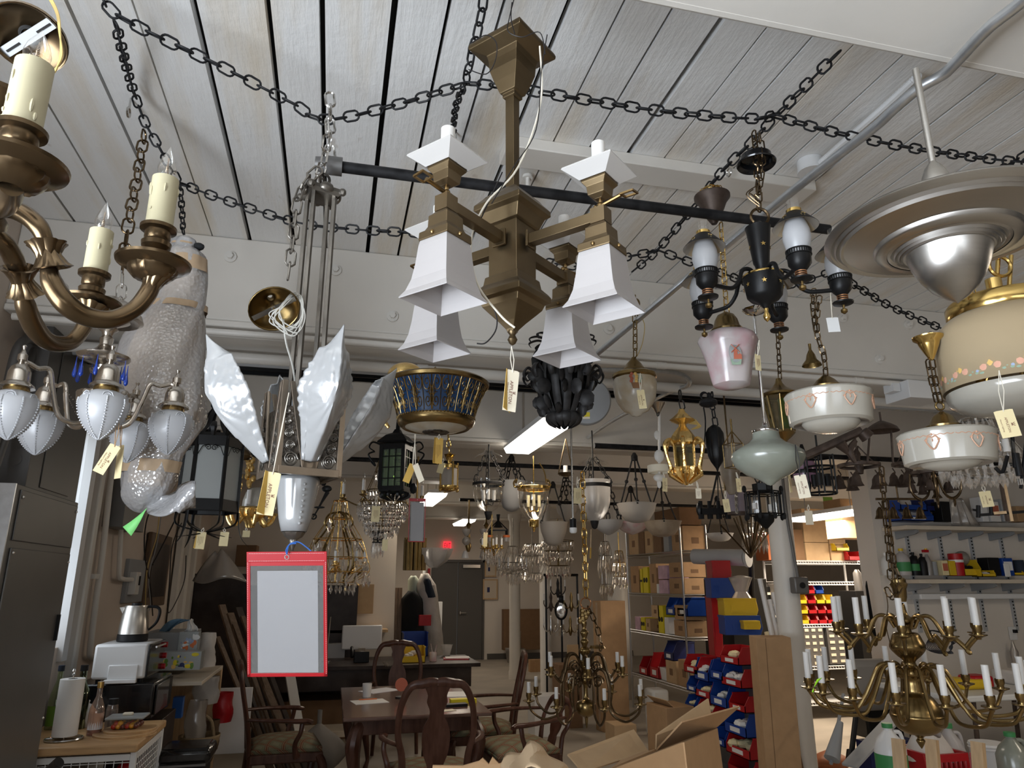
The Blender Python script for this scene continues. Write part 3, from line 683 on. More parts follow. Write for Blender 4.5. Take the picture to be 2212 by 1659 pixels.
q=B(); q.T=R; q.lathe([(.062,-.02),(.061,-.014),(.05,.004),(.03,.02),(.012,.034),(.006,.05)],28); cnp=t.P('dish_canopy',q,'old_brass',solid=.002)
q=B(); q.T=R; q.box((0,0,-.014),(.115,.014,.003)).cyl((0,0,-.03),.006,.04,10); q.build('strap_bracket','steel',cnp)
q=B()
for i in range(7): q.tube(cr([t.L(640+random.uniform(-8,8),640+random.uniform(-8,8),-.07),t.L(655+random.uniform(-6,6),680,-.08),t.L(636+random.uniform(-14,6),716+random.uniform(-10,10),-.09),t.L(590+random.uniform(-10,20),690+random.uniform(-10,10),-.1),t.L(610+random.uniform(-8,8),662,-.1)],6,True),.0016,5,True)
q.tube(cr([t.L(612,690,-.08),t.L(618,740,-.06),t.L(632,790,-.03),t.L(640,850,0)],6),.0026,6)
t.P('coiled_cord',q,'cable_clear')
tagcard('cream folded shop tag with orange leaf over the carved rose box corner',(624,848),590,1020,1.62,34,92,6,18,'tag_paper',fold=48,tw=.3)
# ------------------------------------------------------------ red framed document pockets
def pocket(label,pts,d,hx,wires,dark=False):
    (x0,y0),(x1,y1),(x2,y2),(x3,y3)=pts; T_=[at(x,y,d) for x,y in pts]; o=(T_[0]+T_[1])/2; e=empty('document_pocket',label,'document holder',o)
    U=(T_[1]-T_[0]).normalized(); V=(T_[3]-T_[0]); V=(V-U*V.dot(U)); H=V.length; V.normalize(); N=U.cross(V); W=(T_[1]-T_[0]).length
    R=Matrix((U,-V,-N)).transposed().to_4x4(); s=W/.2
    def bx(q,x0,x1,y0,y1,z0,z1): q.T=R; return q.b2((x0,-y0,z0),(x1,-y1,z1))
    bw=.009*s; h0=.026*s
    q=bx(B(),-W/2,W/2,0,h0,-.002,.002); bx(q,-W/2,-W/2+bw,h0,H,-.002,.002); bx(q,W/2-bw,W/2,h0,H,-.002,.002); bx(q,-W/2,W/2,H-bw,H,-.002,.002)
    q.build('red_border','red_vinyl',e,bevel=.0008)
    q=bx(B(),-W/2+bw,W/2-bw,h0,h0+.009*s,-.0004,.0014); q.build('red_flap','red_vinyl',e)
    q=bx(B(),-W/2+bw*.8,W/2-bw*.8,h0*.9,H-bw*.8,.0006,.0011); q.build('clear_front','vinyl',e); q=bx(B(),-W/2+bw*.8,W/2-bw*.8,h0*.9,H-bw*.8,-.0011,-.0006); q.build('clear_back','vinyl',e)
    q=bx(B(),-W*.37,W*.43-bw,h0+.022*s,H-bw*1.1,-.0003,.0002); q.build('paper_sheet','paper',e,smooth=0)
    q=B(); q.T=R
    for y in(.0035,h0*.86): 
        for i in range(44): q.b2((-W*.47+i*W*.0215,-y*s**0,.002),(-W*.47+i*W*.0215+W*.012,-y-.0006*s,.0024))
    for i in range(60):
        for sx in(-1,1): q.b2((sx*(W/2-bw*.3)-.0003,-h0-i*(H-h0)/61,.002),(sx*(W/2-bw*.3)+.0003,-h0-(i+.55)*(H-h0)/61,.0024))
    q.build('stitching','white_plastic',e,smooth=0)
    q=B(); q.T=R; q.ring((hx*W,-h0*.5,.002),.0055*s,.0017*s,'Z',18,6); q.build('grommet','steel',e)
    q=B()
    for w_ in wires: q.tube(cr([at(x,y,d-.01)-o for x,y in w_],5),.0016*s,6)
    q.build('blue_tie','enamel_blue' if dark else 'blue_tie',e)
    return e
pm('blue_tie',(.03,.12,.42),.4)
pocket('large red bordered clear document pocket with a blank sheet hanging under the slip shade chandelier',[(533,1192),(706,1191),(690,1454),(509,1462)],1.66,.005,[[(620,1196),(624,1178),(634,1172),(648,1172),(672,1190)],[(620,1198),(618,1188),(626,1176),(640,1174)]])
e=pocket('small red bordered document pocket with a blank sheet hanging under the green glazed lantern',[(884,1076),(920,1077),(911,1169),(872,1170)],4.6,.0,[[(897,1078),(894,1066),(890,1058)]],True)
# ------------------------------------------------------------ silver chandelier with acorn shades
t=Th('silver_chandelier','silver five arm chandelier with frosted acorn shades and cobalt blue drops','chandelier',210,860,1.92); E=t.e
nl=lambda n,p,**k:t.lat(n,'nickel',p,28,**k)
nl('top_dish',[(4,640),(20,646),(44,660),(62,680),(66,692),(58,696),(40,694),(14,706)])
nl('stem',[(14,704),(20,712),(12,718),(9,726),(14,732),(12,745),(16,752),(30,764),(50,770)])
nl('drop_plate',[(48,768),(53,771),(50,776),(30,784),(12,790)],rib=lambda a,q:1+.02*math.cos(20*a))
nl('lower_stem',[(12,788),(10,796),(24,800),(22,806),(9,812),(12,826),(8,842),(22,846)])
bk=t.pr([(38,848),(40,852),(37,872),(30,878)]); B().lathe(bk,40,rib=lambda a,q:1+.035*math.cos(10*a)).build('pierced_basket','nickel',E)
nl('hub_finial',[(10,872),(8,885),(13,892),(16,898),(10,903),(3,908)])
dr=B(); P0=t.row(776)[0]
for i in range(10):
    a=2*PI*i/10; x,y=.062*math.cos(a),.062*math.sin(a); z0=P0-.004-(i%2)*.004; dr.lathe([(.0008,z0),(.001,z0-.01),(.003,z0-.03),(.0058,z0-.046),(.0055,z0-.053),(.002,z0-.058)],10,(x,y,0))
t.P('blue_drops',dr,'blue_glass')
zh=t.row(900)[0]; LA=.19; zs=t.row(815)[0]
pth=[(.012,0,zh),(.03,0,zh-.02),(.06,0,zh-.026),(.09,0,zh-.008),(.11,0,zh+.05),(.125,0,zh+.1),(.152,0,zs-.012),(LA-.012,0,zs-.004),(LA,0,zs-.018)]
arm=B().tube(cr(pth,6),.0062,10).build('arm','nickel',E)
z=zs-.012
B().lathe([(.003,z+.052),(.006,z+.048),(.003,z+.04),(.007,z+.03),(.011,z+.026),(.011,z+.012),(.006,z+.008),(.012,z),(.02,z-.006),(.025,z-.02),(.026,z-.045),(.038,z-.054),(.04,z-.06),(.028,z-.062)][::-1],22,(LA,0,0)).build('socket_bell','nickel',arm)
B().cyl((LA,0,z-.07),.029,.012,20).build('socket_ring','old_brass',arm)
shp=[(.028,z-.07),(.045,z-.078),(.054,z-.093),(.055,z-.108),(.049,z-.135),(.036,z-.16),(.02,z-.178),(.006,z-.188),(.0008,z-.19)]
shd=B().lathe(shp[::-1],48,(LA,0,0),rib=lambda a,q:1+.03*abs(math.cos(4*a))**6)
shade=shd.build('acorn_shade','frost_white',arm)
bd=B(); sp=cr([(r,0,q) for r,q in shp[2:]],4)
for i in range(8):
    a=i*PI/4
    for p in sp[::1]: bd.ball((LA+p[0]*1.03*math.cos(a),p[0]*1.03*math.sin(a),p[2]),.0026,6)
for i in range(6):
    a=i*PI/3; bd.tube([(LA+.05*math.cos(a)+c[0]*-math.sin(a),.05*math.sin(a)+c[0]*math.cos(a),z-.09+c[1]) for c in spiral(.013,.003,2,16)],.0018,5)
bd.build('bead_ribs','frost_white',shade)
spin(arm,5,rad(-54))
t.ch([(258,700,-.02),(262,640,-.02),(264,590,-.02)],'hook','steel',.05,.002)
q=B()
for x0,y0,x1,y1,x2,y2 in((140,842,200,905,240,892),(148,862,180,915,210,905),(240,892,262,880,275,850),(235,900,255,915,280,905)): 
    for p in cr([t.L(x0,y0,-.1),t.L(x1,y1,-.1),t.L(x2,y2,-.08)],14): q.ball(p,.0016,5)
t.P('bead_swags',q,'nickel')
tagcard('cream shop tag folded open below the silver chandelier, its near leaf tilted left',(258,900),250,962,1.75,24,66,24,10,'tag_paper',print_=1,smat='cardboard')
tagcard('cream shop tag leaf hanging straight beside the tilted tag below the silver chandelier',(262,905),262,962,1.78,20,72,-3,-25,'tag_paper',print_=0,smat='cardboard')
# ------------------------------------------------------------ bronze candle chandelier at the left edge
t=Th('bronze_chandelier','large bronze chandelier with leafy curved arms and cream candle sleeves at the left edge','chandelier',-60,450,.96); E=t.e
t.lat('hub','bronze',[(12,360),(40,385),(55,410),(48,440),(70,470),(66,500),(40,540),(20,600),(8,640)],24)
def leaf_arm(pts,df,leaf_i,rw):
    P=cr([t.L(x,y,d_) for (x,y),d_ in zip(pts,df)],7); a=B().tube(P,rw,14)
    arm=a.build('arm','bronze',E)
    for i,up in leaf_i:
        q=B(); c=P[i]; dv=(P[min(i+2,len(P)-1)]-P[i-2]).normalized()*(1 if up else -1); rot=dv.to_track_quat('Z','X').to_matrix().to_4x4()
        q.T=Matrix.Translation(c)@rot; q.lathe([(.0085,-.02),(.011,0),(.0135,.012),(.018,.022),(.0225,.027),(.019,.028),(.01,.018)],32,rib=lambda a,s:1+.17*abs(math.cos(4*a)) if s>.3 else 1+.06*math.cos(8*a))
        q.build('leaf_cup','bronze',arm)
    return arm
def candle(arm,px,rows,df,w,bob,tilt=0,bw=None):
    # rows: bulb tip, sleeve top, sleeve bottom, cup bottom, bobeche, base
    bt,st,sb,cb,bo,ba=rows; c=t.L(px,sb,df); k=(t.f+df)/FPX; zz=[t.L(px,y,df).z for y in rows]; o=(c.x,c.y,0)
    B().lathe([(.011*w/.03,zz[5]),(.012*w/.03,zz[4]-.018),(.018,zz[4]-.012),(.026,zz[4]-.004),(bob*.8,zz[4]-.001),(bob*.98,zz[4]+.005),(bob,zz[4]+.009),(bob*.93,zz[4]+.009),(bob*.6,zz[4]+.001),(.02,zz[4]+.001)],40,o).build('drip_pan','bronze',arm)
    q=B(); q.lathe([(.012,zz[4]-.021),(.024,zz[4]-.017),(.031,zz[4]-.009),(.033,zz[4]-.001)],40,o,rib=lambda a,s:1+.08*abs(math.cos(9*a))); q.build('gadroon','bronze',arm)
    h=zz[2]-zz[3]
    B().lathe([(w*.5,zz[3]-.004),(w*.95,zz[3]+h*.12),(w,zz[3]+h*.3),(w*.78,zz[3]+h*.42),(w*.86,zz[3]+h*.5),(w*.86,zz[3]+h*.8),(w*1.2,zz[3]+h*.86),(w*1.22,zz[3]+h*1.0),(w*.9,zz[3]+h*1.04)],28,o).build('candle_cup','bronze',arm)
    q=B().cyl((c.x,c.y,zz[2]-.004),w*.9,zz[1]-zz[2]+.004,24)
    for i in range(9):
        a=random.uniform(0,2*PI); zz0=random.uniform(zz[2]+.01,zz[1]-.01); q.sph((c.x+w*.9*math.cos(a),c.y+w*.9*math.sin(a),zz0),.0022,6,(1,1,random.uniform(1,4)))
    q.build('candle_sleeve','wax_cream',arm)
    hb=zz[0]-zz[1]; bl=bw or w*.66
    bu=B().lathe([(bl*.6,zz[1]),(bl*.95,zz[1]+hb*.18),(bl,zz[1]+hb*.32),(bl*.8,zz[1]+hb*.56),(bl*.4,zz[1]+hb*.78),(bl*.14,zz[1]+hb*.93),(.0005,zz[0])],20,o).build('bulb','clear_glass',arm)
    q=B().cyl((c.x,c.y,zz[1]-.002),bl*.55,.005,12)
    for i in range(3): q.tube([(c.x+bl*.2*math.cos(a_)*(1-j/14),c.y+bl*.2*math.sin(a_)*(1-j/14),zz[1]+hb*(.05+.6*j/12)) for j in range(13) for a_ in[i*2+j*1.5]],.0007,4)
    q.build('filament','filament',bu)
a=leaf_arm([(-40,470),(10,452),(50,462),(85,492),(102,536),(104,562),(112,610),(142,655),(185,683),(240,690),(290,668),(318,636),(330,608)],[0]*4+[.01,.015,.02,.03,.05,.07,.09,.1,.1],((28,1),(36,0),(80,1)),[.009,.012,.013,.012,.009,.008,.0135,.0145,.0135,.0125,.012,.0125,.012])
candle(a,343,(318,388,492,540,578,612),.1,.021,.052)
a=leaf_arm([(-40,500),(5,520),(30,560),(45,596),(48,618),(55,660),(75,708),(105,738),(145,742),(172,722),(188,692),(192,675)],[0,.02,.05,.07,.08,.1,.14,.18,.22,.24,.25,.25],((21,1),(28,0),(70,1)),[.011,.012,.013,.01,.008,.0135,.0145,.0135,.0125,.012,.0125,.012])
candle(a,205,(436,500,590,640,662,688),.27,.021,.05)
a=leaf_arm([(-80,420),(-40,440),(0,450),(20,430),(26,400)],[0,-.05,-.1,-.16,-.2],(),.012)
candle(a,46,(66,142,280,342,368,392),-.2,.021,.052)
q=B(); c=t.L(-12,222,-.1); q.lathe([(.01,-.018),(.03,-.012),(.045,0),(.046,.005),(.02,.002)],28,c); t.P('drip_pan',q,'bronze')
t=Th('canopy_plate','round dark bronze canopy with a pale metal strap at the top left corner','canopy',62,80,1.05)
R=Matrix.Rotation(rad(-24),4,'X')@Matrix.Rotation(rad(-8),4,'Y')
q=B(); q.T=R; q.lathe([(.048,-.004),(.052,-.006),(.0515,0),(.04,.012),(.018,.018),(.0005,.019)],36); t.P('dish',q,'bronze',solid=.0015)
q=B(); q.T=R@Matrix.Rotation(rad(-24),4,'Z'); q.box((0,0,-.001),(.098,.016,.002)); t.P('strap','x' and q,'grey_paint',smooth=0)
q=B(); q.T=R@Matrix.Rotation(rad(-24),4,'Z'); q.box((.03,0,-.0025),(.026,.003,.001)); q.box((-.03,0,-.0025),(.026,.003,.001)); q.ring((0,0,.006),.012,.003); t.P('slots',q,'dark_gap')
q=B()
for i in range(3): q.tube(cr([t.L(104+i*3,-6,-.01),t.L(122+i*2,30,-.01),t.L(128+i,70,-.02),t.L(134-i*2,120,-.03),t.L(116,152+i*3,-.03),t.L(96,140-i*3,-.02),t.L(84,122,0)],6),.0013,5)
t.P('loose_wires',q,'wire_gold')
# ------------------------------------------------------------ bubble wrapped bundle
t=Th('bubble_wrapped_bundle','tall bundle in bubble wrap bound with brown packing tape, hanging behind the silver chandelier','bundle',350,800,2.3)
CL=[(400,512,12),(398,522,26),(396,536,27),(402,552,40),(401,590,44),(392,635,52),(372,690,70),(352,750,86),(346,820,90),(352,890,86),(340,935,78),(330,985,62),(322,1035,56),(310,1075,44),(304,1100,20),(303,1108,4)]
PA=cr([(x,y,r) for x,y,r in CL],4)
def bundle(scale,amp,seed,i0=0,i1=999):
    rnd=random.Random(seed); ph=[(rnd.uniform(0,6),rnd.uniform(1,9),rnd.uniform(.5,2)) for _ in range(8)]; pts=PA[i0:i1]; n=44
    vs=[]
    for i,p in enumerate(pts):
        c=t.L(p[0],p[1]); k=t.row(p[1])[1]/FPX
        for j in range(n):
            a=2*PI*j/n; w=sum(math.sin(round(q[1])*a+q[0]+i*q[2]*.35) for q in ph)/8
            r=p[2]*k*scale*(1+amp*w); vs.append((c.x+r*math.cos(a),c.y+r*.8*math.sin(a),c.z))
    b=B(); b.add(vs,[(i*n+j,(i+1)*n+j,(i+1)*n+(j+1)%n,i*n+(j+1)%n) for i in range(len(pts)-1) for j in range(n)]); return b
t.P('wrap',bundle(1,.16,3),'bubble_wrap',smooth=60)
t.P('inner_paper',bundle(.78,.2,5,10,50),'kraft',smooth=60)
for i0,i1 in((6,8),(13,17),(22,24),(45,48)): t.P('tape_band',bundle(1.03,.15,3,i0,i1),'packing_tape',smooth=60)
q=B().grid(lambda u,v:t.L(318+u*104,1086-u*8+(v-.5)*(46-u*6)+10*math.sin(u*5)+(18 if u>.6 else 0)*(v-.5),-.05+.04*math.sin(u*4+v*3)),16,8); t.P('loose_wrap_tail',q,'bubble_wrap_dense',smooth=60,solid=.004)
t.P('dark_wrap_corner',B().sph(t.L(428,533,0),.02,10,(1.1,.7,.7)),'cloth_black')
b=B().grid(lambda u,v:at(316-u*42+v*0+(v-.5)*(-4+u*22),1100+u*48+(v-.5)*(6+u*14)+10*math.sin(u*2.6)*0,2.1)+Vector((0,.01*math.sin(u*3),0)),12,3)
one('neon_ribbon','strip of neon green plastic tape hanging from the bottom of the bubble wrapped bundle','ribbon',b,'neon_green',solid=.001)
# ------------------------------------------------------------ aluminium disc pendant
t=Th('disc_pendant','large spun aluminium saucer pendant with a pointed bell below','pendant lamp',2045,520,1.42)
t.lat('stem','aluminium',[(7,352),(7,150)],16)
t.lat('neck_bell','aluminium',[(34,500),(30,420),(29,398),(26,382),(18,364),(8,352),(7,350)],32)
t.lat('saucer','aluminium',[(118,536),(138,533),(141,529),(144,522),(202,511),(208,514),(213,506),(218,510),(223,503),(228,506),(235,501),(240,495),(235,489),(214,484),(150,474),(80,466),(34,462)],96,cap=False)
t.lat('bell_cone','aluminium',[(.5,655),(6,651),(24,640),(45,622),(62,598),(74,574),(81,552),(83,545),(87,545),(91,539),(95,544),(99,537),(103,541),(107,534),(112,537),(122,533)],72)
# ------------------------------------------------------------ cream drum shade with painted flowers
t=Th('drum_pendant','cream drum shade with a painted flower border and brass band at the right edge','pendant lamp',2186,760,1.95)
zr=t.row(838)[0]; rr=t.pr([(143,838),(143,730),(138,712),(118,692),(106,684)])
t.lat('drum_shade','cream_drum',[(143,838),(143,730),(138,712),(118,692),(106,684)],72,solid=.003)
t.lat('brass_band','brass',[(107,686),(109,684),(109,658),(104,652),(60,650),(20,652)],48)
R=rr[0][0]+.0016; fl=B(); rnd=random.Random(4)
for i in range(14):
    a=i*2*PI/14+.2
    def pt(da,dz): return Vector((R*math.cos(a+da),R*math.sin(a+da),zr+.03+dz))
    def blob(m,da,dz,s,sy=1):
        fl.m=m; Rm=Matrix.Rotation(a+da,3,'Z'); fl.sph(pt(da,dz),s,8,(.08,1,sy),Rm)
    blob(0,0,.012,.012,1.2); blob(1,.09,.002,.011,1.1); blob(1,-.09,.002,.011,1.1); blob(2,.17,.004,.007); blob(2,-.18,-.006,.006)
    for k in range(4): blob(3,.16+.05*k,-.012+.006*(k%2),.0055,.7)
    blob(3,-.12,-.014,.006,.6)
t.P('flower_border',fl,['motif_yellow','motif_pink','motif_blue','motif_green'])
t.lat('diffuser_bowl','milk_glass',[(.5,896),(40,894),(80,888),(118,876),(134,864),(138,850),(138,842)],64)
q=B()
for a in range(3):
    x,y=.03*math.cos(a*2.1),.03*math.sin(a*2.1); q.tube(cr([(x*.4,y*.4,zr+.16),(x*2.4,y*2.4,zr+.05),(x*3,y*3,zr+.012),(x*3.6,y*3.6,zr+.03)],5),.004,6).cyl((x*3,y*3,zr+.03),.014,.04,12)
q.cyl((0,0,zr+.05),.012,.24,12); t.P('lamp_cluster',q,'brass')
q=B()
for px,h in((2095,600),(2150,560),(2178,552)): q.bar(t.L(px,652,-.04),t.L(px+6,h,-.04),.006)
q.cyl(t.L(2152,640,-.04),.02,.05,14).ring(t.L(2160,575,-.05),.03,.005,'Y').tube(cr([t.L(2075,640,-.05),t.L(2090,585,-.05),t.L(2110,640,-.05)],6),.002,5)
t.P('brass_fittings',q,'brass')
tagcard('cream shop tag hanging in front of the glass bowl at the right edge',(2158,800),2166,886,1.7,38,60,-8,-12,'tag_paper')
# ------------------------------------------------------------ white glass drum pendants with copper painted swags
def motif(q,R,zc,s,n,tilt=0):
    for i in range(n):
        a0=2*PI*i/n+tilt
        def m(x,z): return ((R+.0012)*math.cos(a0+x/R),(R+.0012)*math.sin(a0+x/R),zc+z)
        h=[(0,-s),(s*.45,-s*.45),(s*.62,0),(s*.35,s*.42),(0,s*.3),(-s*.35,s*.42),(-s*.62,0),(-s*.45,-s*.45)]
        q.tube([m(x,z) for x,z in [tuple(p[:2]) for p in cr([(x,z,0) for x,z in h],4,True)]],.0018,4,True)
        for sx in(-1,1):
            q.tube([m(sx*(s*.62+x*.5),z*.5) for x,z in spiral(s*.3,s*.05,1,10)],.0014,4)
            q.tube([m(sx*x,s*.55+.06*s*math.sin(x*400)) for x in [s*.1+j*s*.11 for j in range(int(PI*R/n/(s*.11)))]],.0011,4)
        q.sph(m(0,0),s*.16,6,(.5,.5,1.2)); q.sph(m(0,s*.62),s*.16,6,(.6,.6,1))
def white_drum(px,rows,r,d,label):
    t=Th('painted_glass_pendant',label,'pendant lamp',px,rows[2],d,'white glass drum pendants'); ry,y0,y1,yb=rows[1:] if len(rows)==5 else rows
    return t
def mkdrum(label,px,d,cap,top,bot,dome,r0,r1):
    t=Th('painted_glass_pendant',label,'pendant lamp',px,(top+bot)/2,d)
    t.lat('glass_drum','milk_glass',[(.5,dome),(r1*.3,dome-2),(r1*.58,dome-9),(r1*.66,dome-15),(r1*.7,bot+2),(r1*.9,bot+4),(r1,bot),(r0,top+4),(r0*1.015,top),(r0*.98,top-4),(r0*.6,top-12),(r0*.36,top-16)],64)
    t.lat('brass_cap','old_brass',[(r0*.36,top-14),(r0*.37,top-20),(r0*.3,top-24),(r0*.22,cap+12),(8,cap+3),(4,cap)],32)
    q=B(); pp=t.pr([(r0*.985,(top*.62+bot*.38))])[0]; motif(q,pp[0],pp[1],.024,7,.3); t.P('copper_swags',q,'motif_copper')
    q=B(); z=t.row(dome-2)[0]
    for i in range(7): a=i*.9; q.sph((.02*math.cos(a),.02*math.sin(a)-.012,z+.002),.005,6,(1,1,.3))
    t.P('base_motif',q,'motif_brown'); return t
t=mkdrum('left white glass drum pendant painted with copper swags, beside the green glass lamp',1791,2.05,810,855,913,935,88,84)
t.ch([(1770,640),(1764,690),(1766,725),(1780,770),(1784,812)],'hanging_chain','bronze',.03,.0022); t.ch([(1758,625),(1756,660),(1762,715)],'slack_chain','bronze',.03,.0022)
q=B(); q.lathe([(.028,0),(.026,.006),(.016,.018),(.012,.034),(.008,.042),(.004,.05),(.0045,.068)],24,t.L(1754,790,.02)); t.P('bell_canopy',q,'old_brass')
t=mkdrum('right white glass drum pendant painted with copper swags, in front of the crystal chandelier',2047,1.9,889,940,1000,1017,94,88)
t.ch([(2004,778),(2012,820),(2024,868)],'hanging_chain','bronze',.03,.0022); t.ch([(2013,778),(2020,820),(2032,868)],'second_chain','bronze',.03,.0022)
t.P('ring_eye',B().ring(t.L(2030,877),.011,.003,'Y'),'old_brass')
t.lat('bell_canopy','brass',[(4,778),(8,770),(12,762),(20,745),(22,738),(30,733),(31,728)],28,c=(t.L(2007,745).x,0,0))
t.P('hook',B().ring(t.L(2010,722),.008,.0016,'X'),'steel')
# ------------------------------------------------------------ pink glass windmill pendant
t=Th('pink_glass_pendant','pale pink pressed glass pendant painted with a red windmill under a brass bell cap','pendant lamp',1575,770,2.25)
t.lat('glass_shade','pink_glass',[(.5,840),(24,838),(38,832),(41,822),(44,806),(50,776),(58,750),(63,738),(60,730),(48,722),(34,718)],48,rib=lambda a,q:1+.025*math.cos(6*a)*(q>.15))
t.lat('bell_cap','old_brass',[(34,720),(35,714),(28,706),(24,692),(18,682),(8,677),(4,674)],28)
zc=t.row(785)[0]; sc_=t.k; yf=-.0745
q=B(); q.T=Matrix.Translation((-.006,yf-.006,zc+.01))@Matrix.Rotation(rad(78),4,'X')@Matrix.Diagonal((1,1,1,1))
q.m=0; q.lathe([(.019,-.002),(.019,0),(.0001,.001)],24); 
for i in range(len(q.v)): x,y,z=q.v[i]; q.v[i]=(x,y,zc+.01+(z-zc-.01)*1.75)
q.m=1; q.T=Matrix.Translation((-.006,yf-.0075,zc))@Matrix.Rotation(PI/2,4,'X'); q.prism([(-.007,-.012),(.007,-.012),(.0045,.018),(-.0045,.018)],.002); q.prism([(-.0045,.018),(.0045,.018),(0,.026)],.002)
q.prism([(.006,-.012),(.018,-.012),(.018,.002),(.012,.007),(.006,.002)],.002)
for a in(45,135): q.tube([Vector((-.018*math.cos(rad(a)),.022-.018*math.sin(rad(a)),.003)),Vector((.018*math.cos(rad(a)),.022+.018*math.sin(rad(a)),.003))],.0014,4)
q.m=2; q.prism([(-.013,-.03),(.013,-.03),(.017,-.012),(-.017,-.012)],.0015)
t.P('windmill_painting',q,['lantern_glass','motif_red','motif_green'],smooth=0)
t.ch([(1557,482,-.02),(1562,560),(1566,620),(1570,676)],'hanging_chain','brass',.034,.002)
t.lat('bell_canopy','iron_brown',[(6,484),(14,472),(24,452),(30,438),(38,428),(38,424)],28,c=(t.L(1540,450).x,0,0))
q=B(); c=t.L(1540,418)
for i in range(14): q.tube(cr([c+Vector((.04*math.cos(a+i*.7)*random.uniform(.6,1.1),.03*math.sin(a+i*.7),random.uniform(-.012,.018))) for a in(0,1.5,3,4.5)],4,True),.0016,4,True)
t.P('coiled_wire',q,'brass')
tagcard('small yellow tag clipped to the right of the pink windmill shade',(1640,735),1636,766,2.2,17,36,2,30,'tag_paper',print_=2,group=None)
# ------------------------------------------------------------ grey green onion pendant
t=Th('onion_pendant','frosted grey green glass pendant shaped like a spinning top on a chrome rod','pendant lamp',1659,990,2.2)
t.lat('glass_shade','green_glass',[(.5,1049),(7,1047),(13,1042),(24,1035),(48,1024),(68,1008),(77,990),(74,978),(60,968),(40,958),(29,948),(27,936),(27,932)],56)
t.lat('chrome_cap','chrome',[(26,936),(28,934),(28,930),(18,927),(8,922),(5,916),(4,914)],28)
t.lat('rod','chrome',[(4,918),(3.6,690),(3,684)],12)
q=B(); q.lathe([(.004,0),(.03,.01),(.04,.022),(.038,.026),(.012,.026)],28,t.L(1632,682),rib=lambda a,s:1+.06*math.cos(12*a)); t.P('silver_bobeche',q,'chrome')
tagcard('cream printed shop tag hanging on a dark cord below the grey green onion pendant',(1718,960),1727,1026,2.1,26,50,-8,0,'tag_pale',smat='cable_black')
tagcard('narrow cream tag edge-on left of the printed tag under the onion pendant',(1704,1000),1704,1024,2.25,11,40,-4,45,'tag_paper',print_=2)
# ------------------------------------------------------------ black tole oil-lamp chandelier with gold stars
t=Th('tole_chandelier','black painted oil lamp style chandelier with gold stars, shaded glass chimneys and curved arms','chandelier',1648,600,2.05); E=t.e
t.lat('central_cone','black_satin',[(12,586),(14,574),(17,568),(25,500),(27,492),(16,488),(8,480)],32)
t.lat('font_drum','black_satin',[(4,668),(8,662),(14,655),(30,648),(37,640),(42,604),(43,597),(30,592),(12,588)],36)
t.lat('gold_line','brass',[(43.4,600),(43.6,597),(43,596)],36)
t.lat('drop_knob','brass',[(1,695),(6,690),(8,682),(4,674),(5,666)],16)
t.P('ring','x' and B().ring(t.L(1641,468),.026,.0045,'Y',24),'bronze')
def star(r,T,b,h=.001):
    b.prism([(r*(1 if i%2==0 else .4)*math.sin(i*PI/5),r*(1 if i%2==0 else .4)*math.cos(i*PI/5)) for i in range(10)],h,T)
q=B(); zd=t.row(620)[0]; zk=t.row(535)[0]; Rd=t.pr([(41,620)])[0][0]; Rk=t.pr([(21,535)])[0][0]
for i in range(7): a=i*2*PI/7-1.2; star(.008,Matrix.Rotation(a,4,'Z')@Matrix.Translation((0,-Rd-.0005,zd))@Matrix.Rotation(PI/2,4,'X'),q)
for i in range(4): a=i*PI/2; star(.008,Matrix.Rotation(a,4,'Z')@Matrix.Translation((0,-Rk-.0005,zk))@Matrix.Rotation(rad(84),4,'X'),q)
t.P('gold_stars',q,'brass',smooth=0)
zh=t.row(608)[0]; LA=.205; z=t.row(626)[0]
arm=B().tube(cr([(.02,0,zh),(.045,0,zh+.028),(.075,0,zh+.02),(.09,0,zh-.015),(.115,0,zh-.04),(.15,0,zh-.044),(LA,0,zh-.042)],7),.0062,10).build('arm','black_satin',E)
o=(LA,0,z)
B().lathe([(.003,-.09),(.009,-.085),(.009,-.078),(.003,-.074),(.004,-.062)],14,o).build('drop_finial','old_brass',arm)
B().lathe([(.004,-.064),(.027,-.06),(.028,-.056),(.013,-.053),(.013,-.035),(.02,-.028),(.029,-.016),(.03,.008)],26,o).build('burner_cup','black_satin',arm)
q=B()
for i in range(3): q.ring((LA,0,z-.05+i*.006),.0135,.002,'Z',18,5)
q.build('brass_rings','copper',arm)
q=B()
for i in range(30): a=i*2*PI/30; q.box((LA+.0305*math.cos(a),.0305*math.sin(a),z+.014),(.0025,.0025,.012),a)
q.ring((LA,0,z+.021),.031,.0022,'Z',26,5).ring((LA,0,z+.008),.031,.0018,'Z',26,5); q.build('gallery','black_satin',arm)
B().lathe([(.022,.01),(.03,.03),(.0355,.055),(.034,.078),(.026,.105),(.018,.125)],28,o).build('glass_chimney','frost_white',arm)
B().lathe([(.017,.12),(.0155,.13),(.0165,.168)],20,o).build('chimney_top','clear_glass',arm)
s1=B().lathe([(.058,.09),(.055,.094),(.024,.128),(.019,.132),(.018,.138)],36,o).build('shade','black_satin',arm)
B().lathe([(.0575,.0895),(.054,.0925),(.023,.1265)],36,o).build('shade_lining','cream_drum',s1)
B().lathe([(.0195,.128),(.0195,.14),(.0175,.141)],24,o).build('shade_collar','brass',s1)
q=B()
for i in range(5): a=i*2*PI/5+.4; star(.006,Matrix.Translation(o)@Matrix.Rotation(a,4,'Z')@Matrix.Translation((0,-.04,.112))@Matrix.Rotation(rad(44),4,'X'),q)
q.build('gold_stars','brass',s1,smooth=0)
spin(arm,5,rad(-12))
